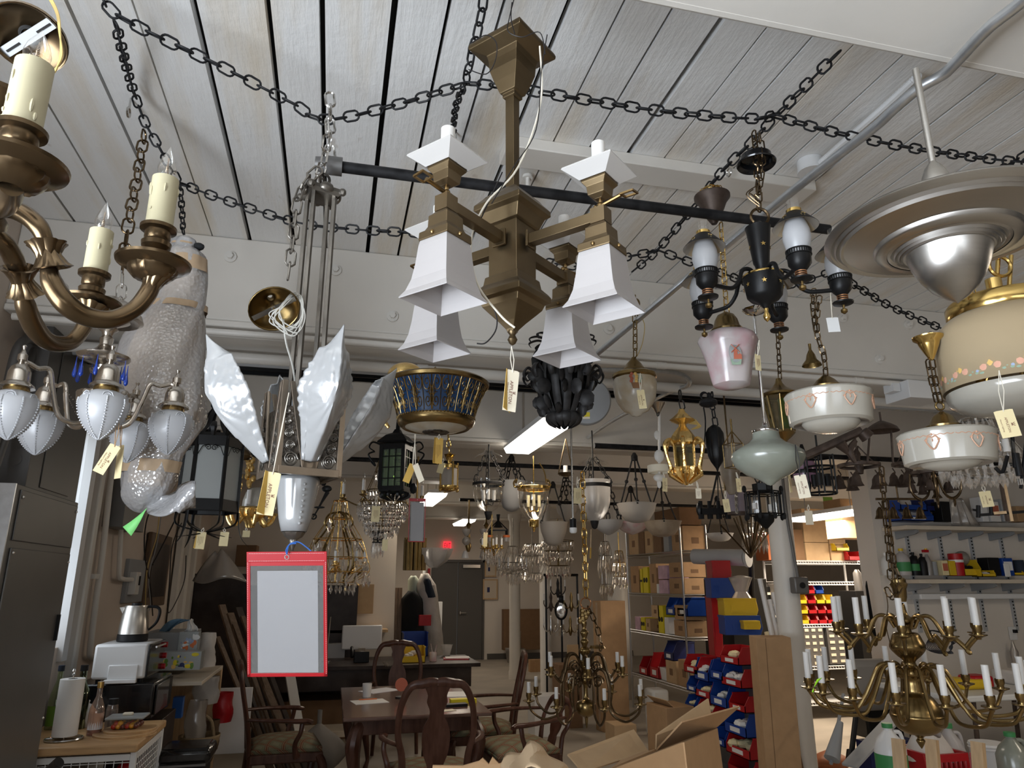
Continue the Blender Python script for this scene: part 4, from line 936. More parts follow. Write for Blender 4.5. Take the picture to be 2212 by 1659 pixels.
t.ch([(1628,285,.02),(1634,340,.02),(1638,400),(1640,455)],'hanging_chain','bronze',.038,.0026); t.ch([(1640,290,.02),(1646,350,.01),(1636,420)],'slack_chain','bronze',.038,.0024)
q=B(); q.lathe([(.058,0),(.06,.004),(.052,.01),(.048,.012),(.047,.03),(.04,.036),(.01,.04)],32,t.L(1634,356,.05)); t.P('black_canopy',q,'black_gloss')
q=B(); 
for i in range(4): q.tube(cr([t.L(1625+random.uniform(-6,20),400+i*9,-.02),t.L(1612+i*6,420,-.02),t.L(1640,446-i*6,-.02)],6),.0018,5)
t.P('lamp_cord',q,'bronze')
tagcard('small white blank tag on a string under the right lamp of the black tole chandelier',(1793,622),1797,686,2.1,26,33,-3,0,'white_plastic',print_=0,tw=.2)
# ------------------------------------------------------------ brass bowl light with blue enamel
t=Th('filigree_bowl_light','brass filigree bowl light over dark blue enamel with a pale glass base','ceiling light',943,870,2.65); E=t.e
prof=[(82,908),(82,903),(88,880),(98,855),(107,836)]
t.lat('enamel_liner','enamel_blue',prof,64)
t.lat('rim','old_brass',[(107,838),(112,836),(113,830),(108,826),(100,828),(30,822)],64)
t.lat('base_ring','old_brass',[(66,924),(72,926),(80,920),(84,912),(82,905)],64)
t.lat('glass_base','cream_glass',[(.5,934),(30,933),(52,929),(68,923)],48)
t.lat('base_boss','cast_dark',[(.5,939),(18,938),(28,935),(28,932)],32,rib=lambda a,q:1+.04*math.cos(16*a))
sv=t.pr(prof); 
def onb(a,f): # point on the flared side, f 0 bottom .. 1 top
    f=max(0,min(.999,f))*3; i=int(f); g=f-i; r=sv[i+1][0]+(sv[min(i+2,4)][0]-sv[i+1][0])*g; z=sv[i+1][1]+(sv[min(i+2,4)][1]-sv[i+1][1])*g; return ((r+.0015)*math.cos(a),(r+.0015)*math.sin(a),z)
q=B()
for i in range(16):
    a=i*2*PI/16; w=2*PI/16
    for sx in(-1,1):
        for (cx_,cf,r0,tn) in((.24,.25,.22,1.7),(.26,.72,.24,-1.6),(.1,.5,.14,1.4)): q.tube([onb(a+sx*w*(cx_+x),cf+y*1.05) for x,y in spiral(r0,.03,tn,20,1.2)],.0016,4)
        q.tube([onb(a+sx*w*x,f) for x,f in((.02,0),(.1,.3),(.06,.6),(.2,.95))],.0018,4)
    q.tube([onb(a,f) for f in(0,.3,.6,.98)],.002,4); q.tube([onb(a+w/2,f) for f in(0,.3,.6,.98)],.0016,4)
t.P('filigree','x' and q,'old_brass')
q=B()
for i in range(70): a=i*2*PI/70; q.ball((sv[0][0]*1.015*math.cos(a),sv[0][0]*1.015*math.sin(a),sv[0][1]+.004),.0035,6)
t.P('rope_moulding',q,'old_brass')
q=B().sph(t.L(876,812,.05),.07,20,(1,1,.72)); t.P('pierced_dome',q,'gilt')
q=B(); 
for i in range(14): a=2*PI*i/14; c=t.L(933,815,.02); q.bar(c+Vector((.022*math.cos(a),.022*math.sin(a),-.03)),c+Vector((.022*math.cos(a),.022*math.sin(a),.03)),.0045,6)
t.P('reeded_socket',q,'copper')
q=B().tube(cr([t.L(818,868),t.L(812,888),t.L(826,906),t.L(840,924)],6),[.008,.012,.01,.006],8).ball(t.L(819,872),.012,10); t.P('side_bracket',q,'gilt')
t.ch([(940,790),(938,825)],'hanging_chain','old_brass',.05,.003)
tagcard('pale tag leaf folded over a string below the brass bowl light',(896,938),897,1003,2.5,14,42,-24,-20,'tag_pale',print_=0,tw=.3)
tagcard('yellow tag leaf folded left over the same string below the brass bowl light',(898,938),892,1003,2.52,15,42,20,20,'tag_back',print_=0,tw=.3)
tagcard('yellow folded tag hanging by itself right of the green glazed lantern',(949,938),948,946,2.6,20,56,2,20,'tag_back',print_=2,fold=40)
# ------------------------------------------------------------ black wrought iron leaf cage and the pale grey drum beside it
t=Th('iron_leaf_lantern','black wrought iron hanging cage of curled acanthus leaves behind the square brass chandelier','lantern',1216,820,2.6); E=t.e
q=B(); zt=t.row(735)[0]; zb=t.row(900)[0]; H=zt-zb
for i in range(13):
    a=i*2*PI/13; ca,sa=math.cos(a),math.sin(a)
    def pp(r,f): return (r*ca,r*sa,zb+H*f)
    q.tube(cr([pp(.02,-.05),pp(.05,.02),pp(.085,.25),pp(.1,.5),pp(.08,.75),pp(.06,.95),pp(.09,1.02),pp(.125,.99),pp(.118,.93)],5),[.006,.012,.014,.014,.013,.012,.011,.009,.003],6,flat=.3)
    q.tube(cr([pp(.1,.5),pp(.13,.6),pp(.148,.52),pp(.135,.43),pp(.12,.47)],5),[.008,.012,.012,.008,.004],6,flat=.4)
    q.tube(cr([pp(.03,.1),pp(.06,.0),pp(.055,-.08),pp(.03,-.14)],5),[.008,.018,.014,.002],6,flat=.3)
rn=random.Random(6)
for i in range(70):
    a=rn.uniform(0,6.3); f=rn.uniform(.05,1); r=.1*math.sin(PI*min(1,.15+f*.75))+.015; q.sph((r*math.cos(a),r*math.sin(a),zb+H*f),.024,6,(rn.uniform(.6,1.3),.35,rn.uniform(.8,1.5)),Matrix.Rotation(a+rn.uniform(-.6,.6),3,'Z')@Matrix.Rotation(rn.uniform(-.8,.8),3,'Y'))
t.P('iron_leaves',q,'iron',smooth=50)
t.lat('iron_core','black_satin',[(4,910),(20,890),(40,850),(46,810),(36,760),(14,735)],20)
t.ch([(1214,590),(1214,660),(1215,735)],'hanging_chain','iron',.05,.0036); t.lat('candle_tips','candle_ivory',[(5,740),(5,718)],10,c=(-.055,0,0))
e=empty('round_housing','flat round grey lamp housing with yellow sticker beside the iron leaf cage','lamp housing',at(1268,866,3.6)); R=Matrix.Rotation(-AZ-.05,4,'Z')@Matrix.Rotation(rad(98),4,'X')
q=B(); q.T=R; q.lathe([(.0001,.012),(.115,.01),(.122,0),(.122,-.05),(.1,-.07)],48); q.build('drum','steel_grey' if 0 else 'grey_plastic',e)
q=B(); q.T=R; q.ring((-.008,.03,.014),.014,.004); q.build('ring','steel',e); q=B(); q.T=R; q.box((-.006,-.07,.0125),(.036,.022,.001)); q.build('yellow_sticker','yellow_print',e); q=B(); q.T=R; q.box((-.006,-.087,.0125),(.036,.01,.001)); q.build('white_sticker','tag_pale',e)
q=B().bar((0,.02,.12),(0,.02,.5),.005,6); q.build('hanger','steel',e)
# ------------------------------------------------------------ painted urn pendant
t=Th('urn_pendant','cream glass urn pendant painted with a flower basket, gold rim and ribbed foot','pendant lamp',1372,845,3.2)
t.lat('glass_urn','cream_glass',[(.5,900),(10,898),(14,893),(26,888),(38,872),(43,862),(46,845),(47,828),(44,818)],40,rib=lambda a,q:1+(.025*math.cos(14*a) if q<.5 else 0))
t.lat('moulded_rim','old_brass',[(44,820),(48,816),(47,810),(40,806),(30,804)],40,rib=lambda a,q:1+.012*math.cos(30*a))
t.lat('brass_cap','old_brass',[(30,806),(28,800),(22,796),(16,786),(8,778),(4,772)],28)
q=B(); zc=t.row(835)[0]; R_=t.pr([(47.5,835)])[0][0]
q.T=Matrix.Translation((-.012,-R_+.002,zc))@Matrix.Rotation(PI/2,4,'X')
q.m=0; q.prism([(-.014,-.034),(.014,-.034),(.022,-.008),(-.022,-.008)],.002)
for i in range(11): q.m=1+i%3; q.sph((-.02+.02*(i%3)+random.uniform(-.004,.004),-.002+.011*(i//3),.003),.008,8,(1,1,.35))
t.P('basket_painting',q,['motif_brown','motif_red','motif_yellow','motif_green'])
t.ch([(1372,640,.02),(1372,700),(1372,770)],'hanging_chain','old_brass',.045,.003)
q=B().sph(t.L(1374,657,.02),.028,14,(.7,1,1)); t.P('brass_canopy',q,'old_brass')
q=B().tube(cr([t.L(1378,675),t.L(1392,700),t.L(1388,740),t.L(1376,770)],6),.002,5); t.P('gold_cord',q,'wire_gold')
tagcard('yellow printed tag lying against the front of the cream painted urn pendant',(1383,806),1383,842,2.95,17,42,-6,6,'tag_paper')
# ------------------------------------------------------------ brass lantern with green glass
t=Th('tapered_lantern','narrow brass lantern with amber green glass panes between the onion pendant and the painted drum','lantern',1688,885,2.6)
t.lat('crown','old_brass',[(38,856),(40,852),(30,846),(16,838),(8,828),(5,818)],24); t.lat('glass_body','olive_glass',[(20,934),(24,930),(34,858)],8,a0=.4,smooth=0)
q=B(); a_=t.pr([(22,934),(36,858)])
for i in range(8): a=.4+i*PI/4; q.bar((a_[0][0]*math.cos(a),a_[0][0]*math.sin(a),a_[0][1]),(a_[1][0]*math.cos(a),a_[1][0]*math.sin(a),a_[1][1]),.0035,6)
t.P('brass_ribs',q,'old_brass'); t.lat('green_insert','green_label',[(9,930),(13,862)],12,c=(.012,0,0)); t.lat('base_finial','old_brass',[(1,962),(6,952),(16,944),(24,936),(22,930)],24); t.lat('inner_tube','old_brass',[(6,930),(6,870)],10,c=(-.02,0,0))
t.ch([(1674,665),(1680,730),(1685,818)],'hanging_chain','bronze',.03,.0024)
# ------------------------------------------------------------ lamps hanging further back
def drop(q,c,h,r): q.lathe([(.0005,-h),(r,-h*.62),(r*.55,-h*.25),(.0005,0)],6,c)
def candle_set(t,arm,x,z,rp,hc,hs,rc,mat='old_brass',cm='candle_white',bulb=0):
    B().lathe([(rc*.7,z-rp*.5),(rc*.9,z-rp*.3),(rp,z),(rp*.98,z+rp*.1),(rc*1.2,z+rp*.05),(rc*1.1,z+hc*.3),(rc*1.5,z+hc*.6),(rc*1.5,z+hc)],18,(x,0,0)).build('drip_cup',mat,arm)
    B().cyl((x,0,z+hc*.8),rc,hs,12).build('candle_sleeve',cm,arm)
    if bulb: B().lathe([(rc*.7,z+hc*.8+hs),(rc*.95,z+hc*.8+hs+bulb*.3),(rc*.4,z+hc*.8+hs+bulb*.75),(.0003,z+hc*.8+hs+bulb)],10,(x,0,0)).build('bulb','clear_glass',arm)
# --- two tier and three tier Flemish brass chandeliers
t=Th('brass_chandelier','large two tier brass chandelier with white candle sleeves and a big ball, lower right','chandelier',1972,1480,3.05); E=t.e
t.lat('ball_column','old_brass',[(1,1617),(6,1608),(9,1600),(6,1594),(13,1588),(28,1584),(44,1572),(53,1550),(54,1544),(52,1540),(48,1526),(36,1506),(24,1496),(22,1488),(20,1470),(24,1462),(32,1458),(33,1450),(31,1446),(14,1440),(12,1428),(26,1414),(36,1398),(30,1380),(26,1370),(20,1366),(14,1372),(12,1350),(22,1344),(22,1336),(10,1328),(6,1306),(3,1302)],40,sm=4)
q=B().lathe(t.pr([(10,1300),(13,1290),(14,1272),(18,1262),(15,1258),(15,1252),(12,1248)]),24); t.P('top_stem',q,'old_brass')
def tier(n,Lr,y_hub,y_low,y_cup,a0,r0,hs):
    zh,zl,zc=[t.row(y)[0] for y in(y_hub,y_low,y_cup)]
    P=cr([(r0,0,zh-.02),(r0+.03,0,zh+.025),(r0+.075,0,zh+.02),(r0+.12,0,zh-.06),(r0+.15,0,zl+.05),(r0+.2,0,zl),(Lr-.05,0,zl+.012),(Lr-.008,0,zl+.06),(Lr,0,zc-.01)],6)
    a=B().tube(P,.0075,8).build('arm','old_brass',E); candle_set(t,a,Lr,zc,.034,.04,.115,.0125); spin(a,n,a0)
tier(16,.42,1452,1540,1492,.15,.05,.1); tier(10,.28,1345,1402,1365,.42,.04,.1)
t.ch([(1904,1010),(1910,1080),(1918,1160),(1924,1250)],'hanging_chain','bronze',.05,.0036); t.ch([(1913,1080),(1922,1150),(1930,1215),(1934,1258)],'second_chain','bronze',.05,.0036); t.ch([(1934,1225,-.03),(1945,1262,-.03),(1928,1290,-.03),(1914,1270,-.03)],'chain_tangle','bronze',.045,.0034)
q=B()
for i in range(9): q.tube(cr([t.L(2003+i*2,1362,-.1),t.L(2040+i*3,1368+i*2,-.1),t.L(2058-i,1398,-.1),t.L(2035+i*3,1412,-.1),t.L(2000+i*4,1400,-.08),t.L(2010,1372,-.1)],5,True),.0018,4,True)
t.P('wire_bundle',q,'cable_black'); q=B(); q.tube(cr([t.L(1912,1270,-.05),t.L(1918,1310,-.05),t.L(1914,1350,-.04),t.L(1926,1400,0)],6),.002,5); t.P('lamp_wire',q,'bronze')
b=B().grid(lambda u,v:at(1776-22*u+v*(-12+16*u)*.9,1464+u*30+v*3,2.6)+Vector((0,.006*math.sin(u*3),0)),10,2); one('lime_ribbon','strip of lime green plastic tape tied to the left arm of the large brass chandelier','ribbon',b,'neon_lime',solid=.001)
t=Th('brass_chandelier','smaller aged brass chandelier with scroll arms hanging on a gold chain mid room','chandelier',1265,1480,4.75); E=t.e
t.lat('ball_column','old_brass',[(1,1573),(3,1560),(4,1550),(12,1546),(20,1538),(22,1527),(19,1516),(10,1512),(5,1505),(5,1480),(13,1472),(14,1465),(6,1460),(5,1450),(12,1440),(11,1436),(4,1425),(5,1418),(12,1408),(12,1402),(5,1396),(9,1386),(5,1378),(9,1366),(4,1358),(6,1345),(3,1335)],28,sm=3)
def tier2(n,Lr,y_hub,y_low,y_cup,a0,r0):
    zh,zl,zc=[t.row(y)[0] for y in(y_hub,y_low,y_cup)]
    a=B().tube(cr([(r0,0,zh-.03),(r0+.04,0,zh+.045),(r0+.1,0,zh+.04),(r0+.13,0,zh-.05),(r0+.14,0,zl+.05),(Lr*.72,0,zl),(Lr-.02,0,zl+.05),(Lr,0,zc)],6),.008,6).build('arm','bronze',E)
    q=B(); q.T=Matrix.Translation((r0+.05,0,zh-.03))@Matrix.Rotation(PI/2,4,'X'); q.tube([(x,y,0) for x,y in spiral(.04,.01,1.6,20)],.005,5); q.build('scroll','bronze',a); candle_set(t,a,Lr,zc,.04,.05,.075,.012,'old_brass'); spin(a,n,a0)
tier2(8,.39,1462,1550,1510,.2,.04); tier2(6,.27,1430,1470,1452,.5,.03)
t.ch([(1258,1020),(1260,1100),(1263,1180),(1266,1290)],'gold_chain','brass',.075,.005); t.P('top_ring',B().ring(t.L(1265,1303),.035,.005,'Y'),'copper')
q=B()
for i in range(8): q.sph(t.L(1262+random.uniform(-9,9),1320+i*3),.018,6,(1,1,1.3))
t.P('leaf_knop',q,'old_brass'); q=B(); q.lathe([(.06,0),(.05,.016),(.012,.02)],16,t.L(1290,1400,.1)); t.P('canopy',q,'old_brass'); t.ch([(1270,1310),(1288,1350),(1298,1390),(1296,1405)],'slack_chain','bronze',.06,.004)
# --- black hexagonal lantern
t=Th('hexagonal_lantern','black iron hexagonal lantern with frosted panes left of the slip shades','lantern',458,1010,3.0); E=t.e
z=[t.row(y)[0] for y in(950,970,1082,1106,1150)]; R=.118
q=B()
for i in range(6):
    a=i*PI/3+.3; c,s=math.cos(a),math.sin(a); q.sbar((R*c,R*s,z[3]),(R*c*.97,R*s*.97,z[0]),.012)
q.lathe([(R*1.04,z[3]-.004),(R*1.06,z[3]),(R*1.02,z[2])],6,a0=.3).lathe([(R*1.0,z[1]),(R*1.04,z[0]),(R*.9,z[0]+.016)],6,a0=.3); t.P('iron_frame',q,'black_satin',smooth=20)
q=B().lathe([(R*.95,z[2]),(R*.93,z[1])],6,a0=.3); t.P('frosted_panes',q,'lantern_glass',smooth=0)
q=B(); 
for i in range(6):
    a=i*PI/3+.3+PI/6; T=Matrix.Rotation(a,4,'Z')@Matrix.Translation((R*.86,0,z[1]-.012))@Matrix.Rotation(PI/2,4,'Z')@Matrix.Rotation(PI/2,4,'X')
    for sx in(-1,1): q.tube([T@Vector((sx*(.012+x),y,.004)) for x,y in spiral(.013,.003,1.4,14)],.0016,4); q.tube([T@Vector((sx*x,y,.004)) for x,y in((.012,.014),(.035,.005),(.05,-.03))],.0016,4)
t.P('pane_scrolls',q,'black_satin')
q=B(); zt=t.row(865)[0]
for i in range(12):
    a=i*PI/6+.3; c,s=math.cos(a),math.sin(a); q.tube(cr([(R*.9*c,R*.9*s,z[0]),(R*1.0*c,R*1.0*s,z[0]+.035),(R*.8*c,R*.8*s,z[0]+.06),(R*.86*c,R*.86*s,z[0]+.045)],4),[.008,.014,.009,.003],5,flat=.4)
for i in range(6): a=i*PI/3+.3; c,s=math.cos(a),math.sin(a); q.tube(cr([(R*.9*c,R*.9*s,z[0]),(R*.5*c,R*.5*s,z[0]+.05),(R*.35*c,R*.35*s,z[0]+.1),(0,0,zt)],4),[.008,.01,.012,.006],6,flat=.5)
t.P('leaf_crown',q,'black_satin')
q=B()
for i in range(6):
    a=i*PI/3+.3; c,s=math.cos(a),math.sin(a); q.tube(cr([(R*c,R*s,z[3]),(R*.95*c,R*.95*s,z[3]-.05),(R*.4*c,R*.4*s,z[4]+.01),(.01*c,.01*s,z[4]),(R*.5*c,R*.5*s,z[4]-.012),(R*.9*c,R*.9*s,z[4]-.02)],5),[.007,.008,.007,.005,.004,.002],6,flat=.4)
    if i%2==0: q.tube(cr([(R*1.05*c,R*1.05*s,z[3]),(R*1.1*c,R*1.1*s,z[3]-.06),(R*1.25*c,R*1.25*s,z[3]-.11),(R*1.5*c,R*1.5*s,z[3]-.14)],5),[.008,.007,.004,.001],6,flat=.4)
t.P('curled_straps',q,'black_satin')
q=B(); 
for i in range(5): q.chain(cr([t.L(470+random.uniform(-18,18),800+i*10),t.L(462+random.uniform(-18,18),835),t.L(472+random.uniform(-10,10),850),t.L(461,880)],4),.034,.0026)
t.P('chain_tangle',q,'black_pipe')
tagcard('cream tag pierced by the spike under the black hexagonal lantern',(440,1140),436,1149,2.9,21,36,3,0,'tag_paper',print_=2,fold=25)
tagcard('short cream tag between the curled spikes under the black hexagonal lantern',(484,1140),486,1149,2.95,19,30,2,0,'tag_paper',print_=0)
t=Th('dish_canopy','small dark bronze dish canopy hanging beside the black hexagonal lantern','canopy',517,988,3.4)
t.lat('dish','bronze',[(26,990),(26,984),(18,974),(8,968),(4,962)],28,solid=.002); q=B().tube(cr([t.L(517,964),t.L(506,930),t.L(512,890),t.L(520,850)],5),.006,6,flat=.4); t.P('hanger_strap',q,'iron')
# --- brass chandelier with white dome shade
t=Th('dome_shade_chandelier','ornate polished brass fixture with white glass dome behind the slip shade chandelier','chandelier',545,1090,4.2); E=t.e
t.lat('white_dome','milk_glass',[(36,1098),(35,1080),(30,1062),(20,1053),(2,1050)],32,c=(.02,.06,0))
t.lat('ornate_ring','gilt',[(8,1140),(12,1128),(26,1118),(32,1108),(34,1100),(30,1096)],40,rib=lambda a,q:1+.08*math.cos(9*a))
t.lat('candle_sleeve','candle_white',[(4.5,1092),(4.5,1062)],12,c=(.005,-.08,0),cap=True)
q=B()
for i in range(6):
    a=i*PI/3; c,s=math.cos(a),math.sin(a); zb=t.row(1112)[0]; q.tube(cr([(.05*c,.05*s,zb),(.1*c,.1*s,zb-.06),(.14*c,.14*s,zb-.01),(.11*c,.11*s,zb+.02)],5),[.012,.012,.009,.005],6); q.sph((.14*c,.14*s,zb),.016,6,(1,1,.7))
t.P('scroll_leaves',q,'gilt')
q=B(); 
for i in range(14): q.sph(t.L(540+random.uniform(-9,9),990+i*4.4),.016,6,(1,1,1.4))
t.P('leaf_column',q,'gilt'); t.ch([(521,1000,-.03),(520,1060,-.03)],'twisted_chain','brass',.03,.004)
q=B().lathe([(.045,.0),(.06,.02),(.05,.05),(.03,.06)],20,t.L(535,952)); t.P('urn_cap',q,'cast_dark')
tagcard('small faint cream tag under the polished brass dome shade fixture',(532,1140),533,1146,4.1,16,14,2,0,'tag_paper',print_=0)
t=Th('iron_leaf_scroll','black iron leaf and stem scroll showing right of the lower glass cup','ironwork',705,1075,3.6)
q=B().sph(t.L(706,1056),.022,10,(1.2,.7,.8)).sph(t.L(699,1044),.014,8,(1,1,1)).tube(cr([t.L(708,1062),t.L(695,1085),t.L(684,1105),t.L(676,1118)],5),[.012,.006,.004,.003],6).sph(t.L(690,1096),.02,8,(1.4,.5,.3)).ring(t.L(678,1116),.012,.004,'Y').tube([t.L(700,1044),t.L(704,1012),t.L(712,985)],.005,6); t.P('scroll',q,'black_satin')
# --- lantern with green glazed panes
t=Th('green_glazed_lantern','black square lantern with a pitched roof, green glazed panes and iron scroll brackets','lantern',856,1010,4.6); E=t.e; k=t.k
RR=Matrix.Rotation(rad(-12),4,'Z'); w_=27*k*.92; z0,z1,z2,z3,z4=[t.row(y)[0] for y in(1060,966,958,936,928)]
q=B(); q.lathe([(w_*1.9,z2-.006),(w_*1.86,z2+.004),(w_*1.1,z2+.05),(w_*.5,z3),(w_*.3,z4)],4,a0=PI/4-rad(12),cap=True); t.P('ribbed_roof',q,'black_satin',smooth=0)
q=B(); q.T=RR
for sx in(-1,1):
    for sy in(-1,1): q.b2((sx*w_-.012,sy*w_-.012,z0),(sx*w_+.012,sy*w_+.012,z1))
for a in range(4):
    q.T=RR@Matrix.Rotation(a*PI/2,4,'Z')
    q.b2((-w_,-w_-.01,z0-.012),(w_,-w_+.006,z0+.022)); q.b2((-w_,-w_-.01,z1-.024),(w_,-w_+.006,z1+.01))
    for i in(-1,1): q.b2((i*w_*.3-.003,-w_-.005,z0),(i*w_*.3+.003,-w_+.003,z1))
    for i in(1,2,3): q.b2((-w_,-w_-.005,z0+(z1-z0)*i/4-.003),(w_,-w_+.003,z0+(z1-z0)*i/4+.003))
t.P('iron_frame',q,'black_satin',smooth=0)
q=B(); q.T=RR; q.b2((-w_+.005,-w_+.003,z0),(w_-.005,w_-.003,z1)); t.P('green_panes',q,'green_pane',smooth=0)
q=B(); q.T=RR; q.b2((-w_*.3,0,z0+.01),(-w_*.95,.01,z1-.01)); t.P('pale_backing',q,'lantern_glass',smooth=0)
q=B()
for sx in(-1,1): q.tube(cr([t.L(856+sx*30,962),t.L(856+sx*50,955),t.L(856+sx*58,966),t.L(856+sx*48,974)],5),[.008,.006,.005,.004],6).tube(cr([t.L(856+sx*46,975),t.L(856+sx*60,982),t.L(856+sx*48,1000),t.L(856+sx*46,1006),t.L(856+sx*54,998)],5),.006,6)
for i in range(10): a=i*.63; q.tube(cr([(w_*math.cos(a),w_*math.sin(a),z0-.01),(w_*1.2*math.cos(a),w_*1.2*math.sin(a),z0-.035),(w_*.5*math.cos(a),w_*.5*math.sin(a),z0-.06)],4),[.012,.012,.005],5)
q.sph(t.L(893,1055,-.05),.03,8,(.8,.8,1.2)); t.P('scroll_brackets',q,'black_satin')
t.lat('top_finial','black_satin',[(5,930),(3,890)],8)
# --- brass cylinder lantern
t=Th('cylinder_lantern','small polished brass cylinder lantern with etched glass, right of the folded yellow tag','lantern',970,1030,5.6)
t.lat('glass_cylinder','etched_glass',[(17,1054),(17,1010)],24); t.lat('top_band','brass',[(19,1012),(20,1006),(14,1004)],24); t.lat('base_band','brass',[(6,1062),(18,1060),(22,1056),(22,1050),(17,1049)],24)
q=B(); a_,b_=t.pr([(20,1056),(20,1004)])
for i in range(4): a=i*PI/2+.5; q.bar((a_[0]*math.cos(a),a_[0]*math.sin(a),a_[1]),(b_[0]*math.cos(a),b_[0]*math.sin(a),b_[1]+.02),.008,6); q.ball((a_[0]*math.cos(a),a_[0]*math.sin(a),a_[1]-.012),.013,8)
t.P('brass_rods',q,'brass'); t.lat('crown','brass',[(4,1004),(4,998),(8,990),(12,982),(6,984),(4,978)],16); t.ch([(968,938),(969,960),(970,980)],'hanging_chain','brass',.06,.005)
tagcard('pale tag leaning on the top left of the brass cylinder lantern',(958,990),956,999,5.3,13,24,16,0,'tag_paper',print_=0)
# --- bell jar lanterns
def belljar(label,px,r,y0,y1,d,glass,metal,smoke,kn,rodtop,hooks=3,cand=0,chains=True):
    t=Th('bell_jar_lantern',label,'lantern',px,(y0+y1)/2,d,'bell jar lanterns'); H=y1-y0
    t.lat('glass_bell',glass,[(r*.22,y1),(r*.5,y1-H*.08),(r*.8,y1-H*.24),(r*.95,y1-H*.45),(r,y1-H*.72),(r,y0+3),(r*1.03,y0-2)],40)
    t.lat('metal_band',metal,[(r*1.02,y0+H*.16),(r*1.05,y0+H*.15),(r*1.05,y0+H*.08),(r*1.02,y0+H*.07)],40)
    t.lat('foot',metal,[(2,y1+17),(r*.16,y1+14),(r*.24,y1+4),(r*.26,y1-1)],20) if kn==0 else t.lat('foot',metal,[(2,y1+24),(3,y1+20),(4,y1+16),(r*.3,y1+14),(r*.32,y1),(r*.3,y1-1)],24)
    if smoke: t.lat('smoke_bell','clear_glass',[(r*.95,smoke+12),(r*.8,smoke+8),(r*.35,smoke+2),(r*.2,smoke-10)],32)
    t.lat('rod',metal,[(1.6,y0+H*.45),(1.6,rodtop)],8)
    zb,zt=t.row(y0+H*.1)[0],t.row(smoke or rodtop)[0]; R=t.pr([(r*1.05,y0)])[0][0]
    q=B()
    for i in range(3):
        a=i*2*PI/3-.4; c,s=math.cos(a),math.sin(a)
        if chains: q.chain([(R*c,R*s,zb+.02),(.02*c,.02*s,zt)],.06,.0038)
        q.tube([(R*c,R*s,zb),(R*1.1*c,R*1.1*s,zb+.02),(R*c,R*s,zb+.03)],.006,5)
    t.P('hanging_chains',q,metal)
    c_=B(); m_=B(); zc=t.row(y0+H*.62)[0]
    for i in range(3):
        a=i*2*PI/3+.5; x,y=R*.38*math.cos(a),R*.38*math.sin(a); c_.cyl((x,y,zc),.014,H*t.k*.32,12); m_.tube(cr([(0,0,zc-.03),(x*.7,y*.7,zc-.04),(x,y,zc)],4),.006,6)
    t.P('candle_cluster',c_,'candle_ivory' if cand else 'candle_white'); t.P('cluster_arms',m_,metal); return t
belljar('clear glass bell jar lantern with dark metal band, below the fluorescent strip',1055,33,1038,1106,6,'clear_glass','iron',976,0,960)
t=belljar('clear glass bell jar lantern with brass band and ivory candles',1153,34,1046,1124,6,'clear_glass','brass',0,1,985,cand=1,chains=False)
q=B(); 
for sx,px in((-1,1112),(1,1185)): q.tube(cr([t.L(1153+sx*34,1050),t.L(px,1052),t.L(px+sx*2,1042),t.L(px-sx*4,1036),t.L(px+sx*-2,1044)],5),.009,6)
q.tube(cr([t.L(1180,1045),t.L(1176,1020),t.L(1165,1000)],4),.006,5); t.P('scroll_hooks',q,'old_brass')
belljar('etched grey bell jar lantern under a glass smoke bell, beside the gold chain',1283,36,1040,1126,5.6,'etched_glass','iron',990,0,930)
# --- globes and bowls
def bowl(label,px,r,y0,y1,d,mat,hang,ytop,n=3,cone=0,rod='iron',name='bowl_pendant'):
    t=Th(name,label,'pendant lamp',px,(y0+y1)/2,d,'hanging bowl lamps'); H=y1-y0
    pr=[(r*.05,y1),(r*.3,y1-H*(.1 if cone else .03)),(r*.6,y1-H*(.3 if cone else .15)),(r*.88,y1-H*.6),(r*.96,y0+H*.08),(r,y0),(r*.97,y0)]
    t.lat('glass_bowl',mat,pr,36)
    if hang:
        R=t.pr([(r*.9,y0)])[0]; zt=t.row(ytop)[0]; q=B()
        for i in range(n):
            a=i*2*PI/n+.4; c,s=math.cos(a),math.sin(a); p0,p1=Vector((R[0]*c,R[0]*s,R[1])),Vector((.02*c,.02*s,zt))
            if hang=='rods': q.bar(p0,p1,.007,6); q.sph(p0.lerp(p1,.5),.018,6,(1,1,1)); q.sph(p0,.018,6,(1,1,1.3))
            else: q.chain([p0,p1],.07,.006)
        q.lathe([(.03,zt-.02),(.03,zt+.02),(.012,zt+.05)],10); t.P('hanging_'+hang,q,rod)
    return t
bowl('grey frosted ball shade hung on four dark chains between two bell jars',1105,32,1040,1106,7,'grey_globe','chains',992,4)
bowl('brownish frosted ball shade hung below and right of the brass banded bell jar',1196,31,1128,1180,7.5,'dim_bowl','rods',1050,2)
bowl('wide white glass bowl on three dark rods, right of the etched bell jar',1376,43,1088,1130,6.2,'dim_bowl','rods',990,3)
bowl('pale conical glass bowl right of the etched bell jar foot',1314,33,1124,1156,7,'grey_globe','chains',1040,3,1)
bowl('shallow pink edged glass bowl tucked under the wide white bowl',1366,36,1128,1155,7.2,'pink_glass','rods',1060,3,1)
bowl('brown veined alabaster bowl with angular rim hung in front of the top shelf cartons',1432,41,1126,1160,6.8,'alabaster','rods',1050,3)
bowl('pale disc shaped bowl far back left of the round pillar',1555,30,1152,1170,8.5,'grey_globe','rods',1080,3)
bowl('small brownish cone bowl behind the brass banded bell jar',1225,24,1092,1128,8,'dim_bowl','chains',1030,3,1)
